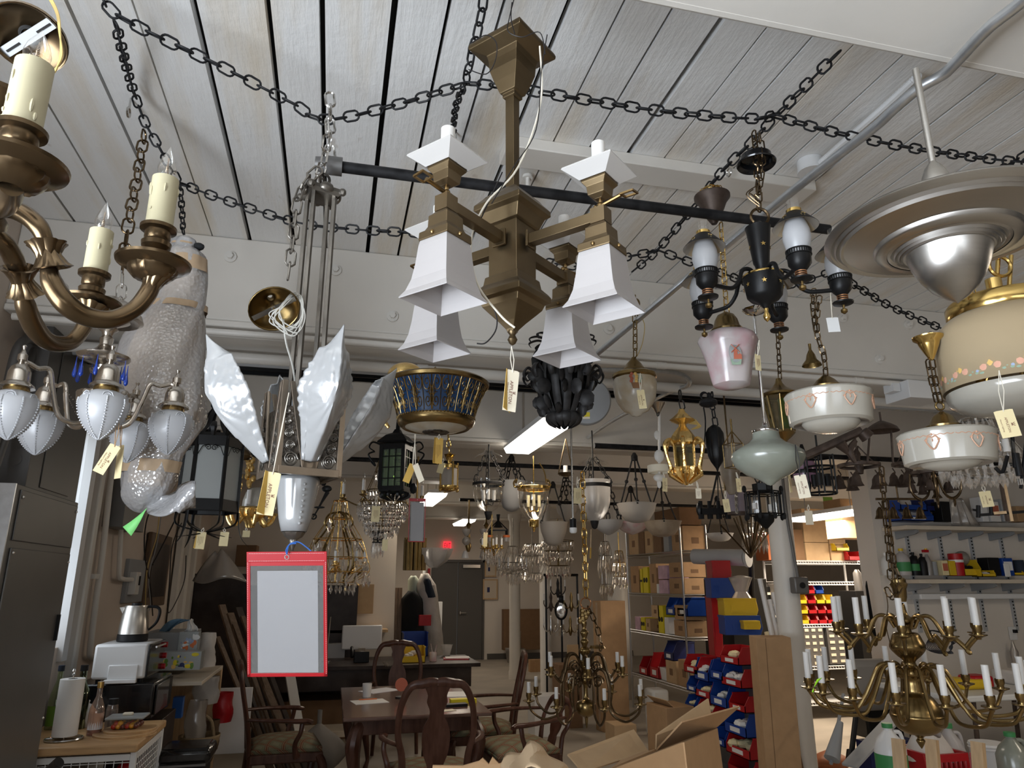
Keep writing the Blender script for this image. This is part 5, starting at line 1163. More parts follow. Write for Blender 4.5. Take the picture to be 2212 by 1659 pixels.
# --- cream ring chandelier, gold lantern and black lanterns in the middle
t=Th('ring_chandelier','off-white painted metal ring fixture with leaf scrolls left of the gold lantern','chandelier',1424,1015,4.2)
t.lat('ring_band','tag_pale',[(22,1022),(25,1020),(25,1006),(23,1005)],32); q=B().sbar(t.L(1424,895),t.L(1424,1030),.012).sph(t.L(1424,985),.03,10,(1,.4,1.3)).sph(t.L(1424,1032),.035,10,(1,.6,.7)).sph(t.L(1424,1045),.014,8,(1,.6,2)).sph(t.L(1420,940),.02,8,(1,.5,1.5)); t.P('leaf_stem',q,'trim_paint'); t.ch([(1420,880),(1422,900)],'hanging_chain','iron',.05,.004)
q=B().lathe([(.05,.03),(.03,0),(.012,-.03)],16,t.L(1421,882)); t.P('canopy',q,'nickel')
tagcard('narrow yellow tag hanging below the off-white ring fixture',(1432,1020),1436,1032,4,12,30,3,20,'tag_paper')
t=Th('gilt_lantern','ornate gold lantern of leafy scroll ribs with two white candles','lantern',1478,975,3.5); E=t.e
t.lat('pierced_dome','gilt',[(24,958),(24,945),(16,932),(8,922),(7,916)],24,rib=lambda a,q:1+.12*math.cos(6*a)); t.lat('flared_crown','gilt',[(5,918),(16,913),(26,908),(18,902),(8,892),(5,884)],24,rib=lambda a,q:1+.1*math.cos(8*a))
q=B(); zz={y:t.row(y)[0] for y in(952,962,985,1012,1024,1036,1044)}; kk=t.k
for i in range(6):
    a=i*PI/3+.25; c,s=math.cos(a),math.sin(a)
    q.tube(cr([(24*kk*c,24*kk*s,zz[962]),(34*kk*c,34*kk*s,zz[952]),(45*kk*c,45*kk*s,zz[962]),(42*kk*c,42*kk*s,zz[985]),(34*kk*c,34*kk*s,zz[1012]),(38*kk*c,38*kk*s,zz[1024]),(20*kk*c,20*kk*s,zz[1036]),(8*kk*c,8*kk*s,zz[1044])],5),[.006,.012,.011,.006,.011,.006,.008,.006],6)
    q.tube([(24*kk*c,24*kk*s,zz[962]),(22*kk*c,22*kk*s,zz[1012])],.005,6).sph((44*kk*c,44*kk*s,zz[962]),.014,6,(1,1,.8)).sph((36*kk*c,36*kk*s,zz[1024]),.014,6,(1,1,.8))
t.P('scroll_ribs',q,'gilt'); t.lat('base_ring','gilt',[(3,1048),(8,1040),(20,1030),(24,1014),(26,1010)],24,rib=lambda a,q:1+.15*math.cos(12*a))
q=B().cyl((-.018,-.02,zz[1012]),.011,.06,10).cyl((.03,0,zz[1012]+.005),.011,.07,10); t.P('candle_pair',q,'candle_white'); q=B().lathe([(22*kk,zz[1012]),(24*kk,zz[962])],6,a0=.25); t.P('glass_panels',q,'olive_glass',smooth=0)
t.ch([(1468,842),(1470,860),(1475,885)],'hanging_chain','iron',.05,.004); q=B()
for i in range(8): q.tube(cr([t.L(1488,915),t.L(1500+i*2,905+i*2),t.L(1508,918+i),t.L(1492,928)],4),.0018,4)
t.P('gold_wires',q,'wire_gold')
tagcard('small cream tag hanging on a string right of the gold lantern base',(1505,1040),1508,1055,3.4,12,22,0,0,'tag_pale',print_=2); tagcard('cream tag half hidden behind the tip of the gold lantern',(1484,1036),1488,1040,3.7,15,9,-8,0,'tag_pale',print_=0)
t=Th('oval_lantern','black iron oval lantern hanging under the tangle of black chain, right of the gold lantern','lantern',1546,965,3.7)
t.lat('iron_body','black_satin',[(1,1020),(3,1012),(12,998),(17,985),(19,960),(18,935),(13,925),(4,918)],20,rib=lambda a,q:1+.08*math.cos(8*a)); t.ch([(1532,850),(1540,885),(1546,920)],'hanging_chain','black_pipe',.05,.004)
q=B().sph(t.L(1530,870),.05,12,(1,1,.5))
for i in range(5): q.ring(t.L(1530+random.uniform(-12,12),858+random.uniform(-6,6)),.02,.004,'XY'[i%2],12,5)
q.tube(cr([t.L(1520,880),t.L(1524,910),t.L(1522,960)],4),.004,5); t.P('chain_canopy',q,'black_pipe')
t=Th('panel_lantern','small brass framed glass panel lantern left of the onion pendant','lantern',1585,985,3.6); RRz=Matrix.Rotation(.35,4,'Z'); zt,zb=t.row(960)[0],t.row(1010)[0]; w_=.034
q=B(); q.T=RRz
for sx in(-1,1):
    for sy in(-1,1): q.sbar((sx*w_,sy*w_,zb),(sx*w_*1.05,sy*w_*1.05,zt),.004)
for a in range(4):
    q.T=RRz@Matrix.Rotation(a*PI/2,4,'Z')
    for zq in(zb,zt): q.sbar((-w_,-w_,zq),(w_,-w_,zq),.004)
    q.bar((w_,w_,zt),(0,0,zt+.07),.003,6)
q.T=None; q.bar((0,0,zt+.05),(0,0,t.row(905)[0]),.005); t.P('brass_frame',q,'old_brass'); q=B(); q.T=RRz; q.b2((-w_,-w_,zb),(w_,w_,zt)); t.P('glass_panes',q,'clear_glass',smooth=0)
t=Th('draped_lantern','long olive brown draped lamp hanging behind the glass panel lantern','pendant lamp',1578,1030,4.4)
t.lat('body','alabaster',[(6,1068),(12,1058),(18,1035),(22,1010),(20,985),(8,968)],20,rib=lambda a,q:1+.05*math.cos(7*a)); q=B()
for dx in(-12,0,12): q.bar(t.L(1578+dx*1.5,985),t.L(1578+dx,1060),.005,6)
t.P('metal_ribs',q,'old_brass'); t.lat('hanger','bronze',[(2,970),(2,850)],8)
tagcard('olive cream tag hanging below the glass panel lantern',(1590,1020),1594,1033,3.6,13,30,-2,25,'tag_paper'); tagcard('cream tag hanging left of the pale lilac drum shade',(1566,1060),1567,1078,4,14,28,-5,0,'tag_paper',print_=2)
t=Th('lilac_drum_pendant','pale lilac cylinder shade with a dark rim left of the black cage lantern','pendant lamp',1592,1085,4.6); t.lat('drum','lilac_pale',[(21,1108),(21,1058)],28); t.lat('rim','iron_brown',[(21.5,1112),(22,1106)],28); t.ch([(1590,1060,-.08),(1590,1085,-.08),(1592,1108,-.08)],'bead_chain','steel',.03,.004); t.lat('hanger','iron',[(2,1058),(2,1000)],8)
t=Th('candle_beam','black bar fixture with candle stubs on two long hanging rods, left of the lilac shade','chandelier',1543,1105,4.8); q=B().b2((-.09,-.03,-.02),(.1,.03,.02)); 
for x in(-.09,-.03,.03,.09): q.cyl((x,0,.02),.014,.05,10).cyl((x,0,-.05),.02,.03,10)
q.sph(t.L(1511,1100),.03,8,(.8,.8,1.6)); t.P('iron_bar',q,'black_satin'); q=B()
for a_,b_ in((1532,1548),(1552,1550),(1566,1552),(1534,1550)): q.bar(t.L(a_,1098),t.L(b_,1025),.004,6)
t.P('hanging_rods',q,'iron')
t=Th('cage_lantern','black octagonal wire cage lantern in front of the white pillar top','lantern',1650,1085,4.2); q=B(); zt,zb=t.row(1064)[0],t.row(1112)[0]; R=40*t.k
for i in range(8):
    a=i*PI/4+.2; c,s=math.cos(a),math.sin(a)
    for rr in(1,.8): q.bar((R*rr*c,R*rr*s,zb),(R*rr*c,R*rr*s,zt),.0045,6)
    q.sph((R*c,R*s,zb-.012),.012,6,(1,1,1.8))
for zq in(zb,zt,zt-.012): q.lathe([(R*.98,zq-.004),(R*1.02,zq),(R*.98,zq+.004)],8,a0=.2)
q.lathe([(.06,zt),(.062,zt+.05),(.02,zt+.052)],8).tube([(0,0,zt+.05),(0,0,zt+.12)],.006).lathe([(.01,zb-.08),(.05,zb-.04),(.06,zb)],8)
for i in range(4): a=i*PI/2; q.sph((R*math.cos(a),R*math.sin(a),zt+.02),.014,6,(1,1,1.6))
t.P('wire_cage',q,'black_satin'); q=B().lathe([(R*.78,zb),(R*.78,zt)],8,a0=.2); t.P('glass_panes',q,'clear_glass'); t.ch([(1628,1022),(1640,1045),(1648,1062)],'hanging_chain','iron',.04,.004)
q=B().cyl((-.07,-.04,zb+.03),.014,.035,10).cyl((.02,-.05,zb+.015),.013,.04,10); t.P('white_bulbs',q,'candle_white')
t=Th('lilac_glass_lantern','lilac glass cylinder lantern with black iron bands right of the onion pendant','lantern',1738,1022,4.3); t.lat('glass_body','lilac_glass',[(20,1044),(24,1034),(24,1004),(20,996)],32); t.lat('iron_bands','black_satin',[(24.5,1024),(25,1022),(25,1018),(24.5,1016)],32); t.lat('iron_cap','black_satin',[(22,998),(22,990),(8,982),(3,960)],24)
q=B()
for i in range(8): a=i*PI/4; q.sph((.05*math.cos(a),.05*math.sin(a),t.row(1048)[0]),.016,6,(.8,.8,1.6))
t.P('iron_foot',q,'black_satin')
t=Th('candle_cage_lantern','tall black iron ring cage lantern with black candle cups right of the lilac glass','lantern',1772,1030,4.1); q=B(); R=31*t.k
for y in(988,1010,1066): zq=t.row(y)[0]; q.lathe([(R*.97,zq-.006),(R*1.03,zq),(R*.97,zq+.006)],28)
for i in range(6): a=i*PI/3+.3; q.bar((R*math.cos(a),R*math.sin(a),t.row(1068)[0]),(R*math.cos(a),R*math.sin(a),t.row(984)[0]),.005,6)
for i in range(3): a=i*2*PI/3; q.cyl((R*.5*math.cos(a),R*.5*math.sin(a),t.row(1050)[0]),.018,.07,10)
q.bar((0,0,t.row(1055)[0]),(0,0,t.row(940)[0]),.006); t.P('iron_cage',q,'black_satin')
# --- dark bronze bell fixtures, right
def bells(label,px,py,r,d,n,ytop,bell=1.0,mat='iron_brown',bar=0):
    t=Th('bell_chandelier',label,'chandelier',px,py,d,'dark bronze bell shaded fixtures'); R=r*t.k; q=B()
    if bar: q.sbar((-R,0,0),(R,0,0),.014)
    else: q.lathe([(R*.9,-.01),(R*1.03,-.008),(R*1.03,.01),(R*.9,.01)],36)
    q.bar((0,0,-.02),(0,0,t.row(ytop)[0]),.006); q.lathe([(.02,-.05),(.028,-.01),(.012,.04),(.02,.07),(.008,.1)],14) if not bar else 0
    if not bar:
        for i in range(3): a=i*2*PI/3; q.bar((R*.95*math.cos(a),R*.95*math.sin(a),0),(.01,0,.12),.004,5)
    t.P('ring_frame',q,mat)
    for i in range(n):
        a=i*2*PI/n+.3; c=(R*math.cos(a),R*math.sin(a),-.02) if not bar else (-R*.9+1.8*R*i/(n-1),0,-.02)
        s=.032*bell; B().tube(cr([c,(c[0]+.015,c[1],c[2]-.03),(c[0],c[1],c[2]-.045)],3),.004,5).lathe([(s*1.25,-s*2.6),(s*1.1,-s*2.4),(s*.85,-s*1.8),(s*.75,-s*.9),(s*.4,-s*.3),(.003,0)],16,(c[0],c[1],c[2]-.03)).build('bell_shade',mat,t.e)
    return t
bells('dark bronze ring fixture with bell shades left of the second painted drum',1855,1006,42,4.3,5,930); bells('dark bronze ring fixture with bell shades directly left of the painted eye ring drum',1962,1003,32,4.6,5,935)
bells('dark bar fixture with small bell shades in front of the blue shelf bins',1940,1078,48,4.6,4,1020,.9,'bronze',1); bells('dark ring fixture with bell shades half hidden under the painted drum',2010,1022,40,4.4,5,970,.8)
t=Th('scroll_arm_fixture','dark bronze fixture of looped arms below the right painted drum','chandelier',2022,1060,4.3); q=B()
for i in range(6): a=i*PI/3; c,s=math.cos(a),math.sin(a); q.tube(cr([(.02*c,.02*s,.08),(.05*c,.05*s,-.02),(.1*c,.1*s,-.05),(.15*c,.15*s,0),(.145*c,.145*s,.1)],5),.0055,6).sph((.1*c,.1*s,-.07),.012,6,(.6,.6,2.4))
q.lathe([(.003,-.1),(.01,-.05),(.03,-.045),(.015,-.02),(.02,.05),(.012,.12)],14).bar((0,0,.1),(0,0,.25),.005); t.P('looped_arms',q,'bronze')
t=Th('dome_fixture','small dark dome fixture hung near the dark pipe left of the right painted drum','pendant lamp',1905,925,3.9); t.lat('dome','iron_brown',[(34,932),(30,924),(18,916),(6,910)],24); t.lat('stem','iron_brown',[(2,912),(2,890)],8); q=B()
for dx in(-26,20): q.bar(t.L(1905+dx,930),t.L(1905+dx*1.2,1000),.006)
t.P('rods',q,'iron_brown')
t=Th('horn_fixture','dark bronze horn shaped lamp on the dark slanted pole right of the onion pendant','lamp',1830,960,3.6); q=B().tube([t.L(1740,985,.1),t.L(1862,930)],.022,10).tube([t.L(1862,932),t.L(1875,945)],[.03,.036],12).tube(cr([t.L(1848,952),t.L(1835,975),t.L(1848,1000)],4),[.012,.02,.008],8).tube([t.L(1815,958),t.L(1838,985)],[.03,.008],12); t.P('horn',q,'iron_brown')
# --- crystal chandeliers
def crystal(label,px,py,d,tiers,mat='old_brass',name='crystal_chandelier',cols=(),dm='crystal',hang=None,cand=None):
    t=Th(name,label,'chandelier',px,py,d); q=B(); m=B(); rn=random.Random(px)
    for (r,y,n,h,sz) in tiers:
        (R,z),=t.pr([(r,y)]); m.lathe([(R-.004,z-.004),(R+.004,z),(R-.004,z+.004)],max(16,n))
        for i in range(n): a=2*PI*(i+rn.random()*.4)/n; drop(q,(R*math.cos(a),R*math.sin(a),z-.004),h*t.k*rn.uniform(.8,1.15),sz*t.k)
    ys=[x[1] for x in tiers]
    if hang: m.bar((0,0,t.row(max(ys))[0]),(0,0,t.row(hang)[0]),.006)
    for (r,y0,y1) in cols: m.tube(cr([t.L(px+r*.2,y0),t.L(px+r,(y0*.6+y1*.4)),t.L(px+r*.9,y1)],5),.007,6)
    if len(tiers)>1:
        for i in range(8):
            a=i*PI/4; m.tube(cr([(t.pr([(r,y)])[0][0]*math.cos(a),t.pr([(r,y)])[0][0]*math.sin(a),t.row(y)[0]) for r,y,*_ in tiers],4),.003,4)
    o=t.P('crystal_drops',q,dm,smooth=0); o['kind']='stuff'; t.P('metal_frame',m,mat)
    if cand:
        n,r,y,hs=cand; (R,z),=t.pr([(r,y)])
        a=B().tube(cr([(.02,0,z-.02),(R*.5,0,z-.06),(R,0,z-.004)],5),.006,6).build('arm',mat,t.e); candle_set(t,a,R,z,.03,.03,hs*t.k,.011,mat,'candle_white',.05); spin(a,n,.2)
    return t
crystal('clear crystal chandelier of many teardrops behind the right painted drum',2118,970,2.75,[(30,906,14,22,4),(48,935,24,26,4.5),(66,968,30,28,5),(82,1000,34,30,5.5),(62,1018,26,28,5),(36,1028,16,22,5)],'steel',hang=850)
q=crystal('gold caged crystal chandelier hung against the cream office partition',728,1190,5.4,[(14,1082,8,12,2.5),(24,1120,8,30,4),(52,1165,14,30,4),(66,1205,16,34,4.5),(72,1235,18,30,4.5),(40,1258,12,26,4)],'gilt',hang=1040,cand=(8,60,1222,22))
m=B()
for i in range(6):
    a=i*PI/3+.3; k=q.k; c,s=math.cos(a),math.sin(a); m.tube(cr([(r*k*c,r*k*s,q.row(y)[0]) for r,y in((2,1106),(22,1112),(30,1130),(24,1140),(34,1158),(56,1190),(60,1225),(40,1250),(50,1265))],5),.008,6)
q.P('gilt_cage',m,'old_brass')
crystal('beaded basket crystal chandelier with a tall bead tent, below the green glazed lantern',826,1105,5.3,[(10,985,10,22,3),(20,1020,20,24,3.5),(36,1060,30,24,3.5),(52,1086,44,16,3.5),(52,1094,44,18,3.5),(48,1108,40,18,3.5),(38,1122,34,16,3.5),(34,1134,30,20,3.5),(24,1148,20,14,3)],'old_brass',hang=950,cand=(6,84,1078,24),dm='crystal')
crystal('small crystal prism pendant under the cream tag of the beaded basket chandelier',816,1172,5.2,[(12,1150,10,16,3),(9,1166,10,14,2.5),(12,1172,12,30,3)],'iron',hang=1140)
crystal('crystal chandelier with thin curved arms in front of the far left white pillar',1108,1222,8.5,[(10,1180,8,20,3),(22,1215,14,22,3.5),(34,1232,16,14,3),(14,1240,10,22,3)],'steel',hang=1120,cand=(6,30,1228,18))
crystal('wide crystal chandelier with frosted cups hung between the two slim white pillars',1150,1212,8.8,[(18,1175,14,22,3.5),(34,1200,20,24,3.5),(20,1238,14,20,3.5)],'steel',hang=1120); crystal('crystal chandelier of long prisms left of the wide white pillar',1206,1218,8.6,[(30,1190,22,24,3.5),(24,1222,20,26,3.5),(34,1168,18,18,3)],'old_brass',hang=1120)
crystal('crystal prism ring with ivory candles below the orange rimmed lamps',1062,1190,7,[(22,1184,20,26,3.2),(10,1200,10,22,3)],'brass',hang=1110,cand=(5,22,1184,16)); crystal('tall silver glass fixture hanging at the right side of the wide white pillar',1308,1215,9.2,[(8,1170,8,30,3.5),(14,1200,12,44,4),(12,1262,10,30,4)],'steel',hang=1120); crystal('bright gold and crystal fixture hanging left of the chrome shelf unit',1338,1225,8.8,[(8,1190,8,24,4),(12,1215,10,30,4),(14,1245,10,24,4)],'brass',hang=1150); crystal('glittering glass and wire fixture right of the draped lamp, above the grey tube',1630,1165,7.4,[(16,1130,14,30,4),(24,1150,16,40,4)],'steel',hang=1080)
# --- oil lamp style fixtures and odds between the door and the jars
for px,py,d,l in((1012,1160,7.6,'brass stem oil lamp fixture with white bell shade left of the yellow tassel tag'),(1050,1160,7.4,'brass stem oil lamp fixture with white bell shade right beside the yellow tassel tag')):
    t=Th('oil_lamp_chandelier',l,'chandelier',px,py,d,'brass oil lamp fixtures'); x0=px-6
    t.lat('brass_stem','old_brass',[(3,1192),(7,1180),(4,1170),(3,1140),(6,1134),(2,1128),(2,1080)],12); t.lat('bell_shade','frost_white',[(8,1206),(6,1196),(3,1190)],18,c=(-.03,-.03,0)); t.lat('glass_font','etched_glass',[(4,1178),(9,1172),(9,1166),(4,1160)],18,c=(-.02,-.03,0)); t.lat('glass_shade','etched_glass',[(4,1158),(9,1150),(10,1143)],18,c=(-.02,-.02,0))
t=Th('orange_rim_fixture','black fixture with two orange rimmed glass lamps below the dark bell jar','chandelier',1076,1150,7.2); q=B().sbar((-.1,0,.02),(.1,0,.02),.014).lathe([(.05,.05),(.03,.08),(.012,.12),(.02,.18)],14); 
for sx in(-1,1): q.bar((sx*.1,0,.02),(0,0,.12),.006).bar((sx*.085,0,.02),(sx*.085,0,-.03),.014)
t.P('black_frame',q,'black_satin')
for sx in(-1,1): B().lathe([(.03,-.09),(.032,-.04),(.03,-.03)],16,(sx*.085,0,0)).build('glass_lamp','etched_glass',t.e); B().lathe([(.034,-.05),(.036,-.04),(.034,-.028)],16,(sx*.085,0,0)).build('orange_rim','orange_plastic',t.e)
tagcard('long yellow tassel like tag on a peach cord under the dark bell jar lantern',(1065,1120),1049,1150,5.8,10,30,2,30,'tag_paper',print_=0,smat='kraft',tw=.6)
t=Th('rod_socket_pendant','slim steel rod ending in a black and white lamp socket beside the gold chain','pendant lamp',1238,1130,4.6); t.lat('rod','steel',[(2.2,1122),(2.2,905)],8); t.lat('black_socket','black_satin',[(7.5,1140),(7.5,1121),(2,1119)],18,cap=True); t.lat('white_socket','white_plastic',[(5,1152),(8,1149),(8,1140)],18,cap=True)
t=Th('candle_dish','small brass dish with one white candle on a triangle of rods behind the steel rod','sconce',1222,1030,5.6); t.lat('dish','bronze',[(4,1030),(14,1027),(17,1022)],20); t.lat('candle_sleeve','candle_white',[(4.8,1022),(4.8,1006)],12,cap=True); q=B().bar(t.L(1206,1025),t.L(1222,948),.005).bar(t.L(1238,1025),t.L(1222,948),.005); t.P('rods',q,'bronze')
tagcard('yellow tag with a white slip hanging in front of the etched bell jar',(1247,1030),1248,1054,5,17,34,2,0,'tag_paper',print_=2)
tagcard('peach looped ribbon tag hanging below the etched bell jar lantern',(1277,1144),1276,1182,5.4,5,24,6,40,'tag_back',print_=0,smat='kraft',tw=1.4)
tagcard('cream tag hanging in front of the beaded basket chandelier',(813,1072),813,1093,4.9,18,34,2,0,'tag_paper',print_=2); tagcard('small olive tag hanging beside the crystal prism pendant',(834,1150),832,1165,5.1,12,24,0,0,'tag_paper',print_=0)
tagcard('cream printed tag hanging in front of the upper wall shelf at right',(2122,1046),2126,1061,2.9,26,34,-6,0,'tag_paper'); tagcard('blank cream tag hanging low between the white pillar and the storeroom light',(1746,1090),1746,1103,4.1,17,30,0,0,'tag_pale',print_=0)
# --- right edge black candle fixture and iron cross fixture
t=Th('black_candle_fixture','black candle arm fixture with clear bulbs cut by the right edge','chandelier',2196,985,2.35); q=B().cyl(t.L(2203,1028),.011,.075,14).bar(t.L(2186,935),t.L(2192,1010),.006).tube(cr([t.L(2150,1010),t.L(2165,1020),t.L(2176,985)],4),.006,6).bar(t.L(2205,1055),t.L(2222,900),.005); t.P('black_arms',q,'black_satin'); q=B().cyl(t.L(2176,976),.0105,.042,14); t.P('white_sleeve',q,'candle_white'); q=B().cyl(t.L(2206,1048),.011,.02,14); t.P('chrome_socket',q,'chrome')
for px,py in((2198,925),(2190,965)): c=t.L(px,py+14); B().lathe([(.008,0),(.014,.014),(.008,.035),(.001,.048)],14,c).build('bulb','clear_glass',t.e)
t=Th('iron_cross_fixture','rustic iron and timber cross fixture in front of the wall shelves at the right edge','chandelier',2168,1110,3.1); q=B().sbar(t.L(2112,1113),t.L(2230,1104),.012).bar(t.L(2113,1092),t.L(2113,1118),.009).bar(t.L(2140,1095),t.L(2141,1112),.008).bar(t.L(2100,1101),t.L(2114,1103),.005); t.P('iron_bar',q,'black_satin'); q=B(); a_,b_=t.L(2167,1042),t.L(2184,1126); q.sbar(a_,b_,.018,.012); t.P('timber_post',q,'pale_wood'); q=B().sbar(t.L(2162,1042),t.L(2177,1126),.012); t.P('iron_post',q,'iron_brown'); q=B().prism([(0,0),(.055,.004),(.055,.016),(0,.012)],.01,Matrix.Translation(t.L(2145,1112))@Matrix.Rotation(PI/2,4,'X')); t.P('timber_arm',q,'pale_wood')
# ------------------------------------------------------------ left wall: cabinets, pipes, boxes
def slab(name,label,cat,a,b,mat,group=None,bevel=.003,**k): return one(name,label,cat,B().b2(a,b),mat,group,bevel=bevel,**k)
e=empty('electrical_cabinet','large grey steel electrical cabinet with door and small handle on the left wall','cabinet',(-1.42,3.78,.03)); 
B().b2((-.12,-.4,0),(.12,.37,2.02)).build('body','steel_grey',e,bevel=.004); d=B().b2((.121,-.36,.06),(.128,.35,1.76)).build('door','steel_grey',e,bevel=.003); B().b2((.128,.3,1.35),(.142,.312,1.47)).build('handle','black_plastic',d); B().b2((.121,-.36,1.79),(.127,.35,2.0)).build('upper_panel','steel_grey',e,bevel=.003)
B().b2((-.12,-.41,0),(.12,-.401,2.02)).build('end_panel','galv',e)
q=B()
for y,z in((-.34,1.97),(.33,1.97),(-.34,1.74),(.33,1.72),(.33,1.0)): q.ball((.129,y,z),.007,8)
q.build('screws','steel',e)
text('1.200A',.035,Matrix.Translation((.1285,-.27,1.05))@Matrix.Rotation(PI/2,4,'Z')@Matrix.Rotation(PI/2,4,'X')@Matrix.Rotation(PI/2,4,'Z'),'ink_dark',d)
e=empty('breaker_box','dark grey breaker box above the big steel cabinet on the left wall','cabinet',(-1.48,4.14,2.07)); B().b2((-.06,-.36,0),(.06,.34,1.06)).build('body','steel_grey',e,bevel=.003); B().b2((.061,-.2,.03),(.065,.2,.98)).build('cover','steel_grey',e,bevel=.002)
q=B()
for z in(.14,.22,.5,.6): q.tube([(.0,-.362,z),(.0,-.364,z)],.028,14)
for y,z in((.28,.5),(-.25,.5)): q.ball((.066,y,z),.008,8)
q.build('knockouts','steel_grey',e)
one('conduit_pipe','grey pipe curving from the breaker box up under the big beam at left','pipe',B().tube(cr([(-1.5,3.88,3.0),(-1.47,4.0,3.1),(-1.42,4.2,2.98)][:1]+[(-1.48,3.55,2.06),(-1.48,3.56,2.5),(-1.48,3.6,2.72),(-1.48,3.8,2.8),(-1.48,4.3,2.82)],6),.022,12),'steel_grey')
one('wall_pipe','white painted vertical pipe beside the window with a clamp halfway','pipe',B().tube(cr([gx(245,980,-1.51),gx(222,1190,-1.51),gx(207,1300,-1.51),gx(195,1400,-1.51),gx(197,1418,-1.51),gx(212,1425,-1.51)],4),.02,12).box(gx(205,1245,-1.5),(.03,.1,.03)),'trim_paint')
one('wall_pipe','thinner white pipe bending into the small outlet box on the left wall','pipe',B().tube(cr([gx(262,1140,-1.5),gx(257,1235,-1.5),gx(262,1250,-1.5),gx(285,1252,-1.5)],3),.017,10),'trim_paint')
e=empty('outlet_box','small white outlet box at the end of the bent wall pipe','box',gx(289,1260,-1.5)); B().box((0,0,0),(.06,.12,.17)).build('box','trim_paint',e,bevel=.004); B().box((.033,.03,.02),(.006,.03,.07)).build('socket','dark_gap',e)
slab('meter_box','grey square electrical box high on the left wall behind the neon tape','box',(-1.55,5.47,2.02),(-1.42,6.05,2.35),'steel_grey')
slab('grey_sheet','grey flat panel on the left wall behind the kettle wires','panel',(-1.55,6.2,1.5),(-1.52,6.75,1.83),'grey_plastic')
e=empty('framed_picture','tall dark brown framed picture leaning along the left wall','picture',(-1.52,7.15,1.45)); B().b2((-.02,-.42,0),(.02,.38,.62)).build('frame','brown_wood',e,bevel=.01); B().b2((.021,-.33,.08),(.024,.3,.54)).build('picture','dark_wood',e)
for i,(x,y0,w_) in enumerate(((-1.5,7.9,.14),(-1.5,8.3,.16),(-1.5,8.7,.12))): one('vertical_board',('pale vertical board nearest the framed picture on the left wall','second pale vertical board behind the framed picture','third pale vertical board near the office corner')[i],'board',B().b2((x-.03,y0,.9),(x+.02,y0+w_,2.9)),'trim_paint','boards on the left wall')
def wall_wire(label,pts,r=.005,m='cable_black'): one('hanging_cable',label,'cable',B().tube(cr([gx(x,y,-1.45) for x,y in pts],6),r,6),m,'cables hanging on the left wall')
wall_wire('black cable drooping from the beam past the grey meter box to the kettle',[(345,1060),(318,1120),(312,1190),(325,1270),(330,1330)]); wall_wire('pale cable hanging straight left of the framed picture',[(352,1080),(340,1170),(322,1240),(325,1300),(322,1320)],.004,'grey_plastic'); wall_wire('yellow cable hanging in front of the framed picture',[(345,1100),(338,1160),(318,1230),(314,1310)],.004,'wire_gold'); wall_wire('black cable hanging right of the framed picture in a long loop',[(392,1130),(372,1180),(366,1260),(362,1320),(375,1310),(398,1255),(402,1200)]); wall_wire('thick black cable hanging beside the black hexagonal lantern',[(385,1060),(382,1110),(360,1160),(330,1220)],.007)
# ------------------------------------------------------------ kitchen corner
e=empty('kitchen_cart','white wire kitchen cart with a butcher block top, bottom left','cart',(-1.2,4.54,0)); CT=.88
B().b2((-.31,-.33,CT-.04),(.32,.34,CT)).build('butcher_block_top','butcher_block',e,bevel=.008)
q=B()
for x in(-.29,.3):
    for y in(-.29,.31): q.b2((x-.014,y-.014,0),(x+.014,y+.014,CT-.04))
for z in(.55,.8,.12): q.b2((-.29,-.3,z),(.3,-.28,z+.03)); q.b2((.285,-.29,z),(.31,.31,z+.03)); q.b2((-.29,.3,z),(.3,.32,z+.03))
q.build('legs_and_rails','white_enamel',e,bevel=.003)
q=B()
for i in range(16): x=-.28+i*.038; q.bar((x,-.29,.56),(x,-.29,.82),.0022,4)
for i in range(9): z=.58+i*.03; q.bar((-.28,-.29,z),(.3,-.29,z),.0022,4); q.bar((.298,-.29,z),(.298,.31,z),.0022,4)
for i in range(16): y=-.28+i*.038; q.bar((.298,y,.56),(.298,y,.82),.0022,4)
q.bar((-.28,0,.56),(.3,0,.56),.004,4); q.b2((-.28,-.28,.552),(.29,.3,.558)); q.build('wire_basket','white_enamel',e)
slab('storage_bin','translucent white storage bin inside the wire cart','bin',(-1.48,4.32,.56),(-1.14,4.72,.74),'pale_plastic',bevel=.02); slab('food_packet','dark green packet in the wire cart beside the storage bin','packet',(-1.12,4.4,.56),(-1.02,4.5,.72),'green_label',bevel=.02); slab('red_cloth','crumpled dark red cloth hanging in the right end of the wire cart','cloth',(-1.0,4.36,.56),(-.93,4.5,.76),'red_plastic',bevel=.02)
e=empty('paper_towel_holder','white paper towel roll on a steel ring stand on the kitchen cart','paper towel',(-1.27,4.4,CT)); B().lathe([(.022,.02),(.058,.02),(.058,.29),(.022,.29)],28).build('paper_roll','cloth_white' if 0 else 'candle_white',e); q=B().ring((0,0,.006),.085,.005).bar((0,0,0),(0,0,.31),.005).ring((0,0,.322),.014,.004,'X').bar((-.085,0,.006),(.085,0,.006),.004); q.build('steel_stand','steel',e)
def bottle(label,px,py,z,prof,mat,cap,liq=None,lab=None,name='bottle',labmat='paper',gp=None):
    e=empty(name,label,name.replace('_',' '),gz(px,py,z)); B().lathe([(.0005,0)]+prof,22).build('glass','x' and mat,e)
    r,h=prof[-1]; B().cyl((0,0,h-.004),r*1.25,.03,16).build('cap',cap,e)
    if liq: B().lathe([(.0005,.004),(prof[0][0]*.93,.004),(prof[0][0]*.93,liq[0]),(.0005,liq[0])],20).build('contents',liq[1],e)
    if lab: B().lathe([(prof[0][0]*1.01,lab[0]),(prof[0][0]*1.01,lab[1])],22,a0=-2.6,arc=.55).build('label',labmat,e)
    return e
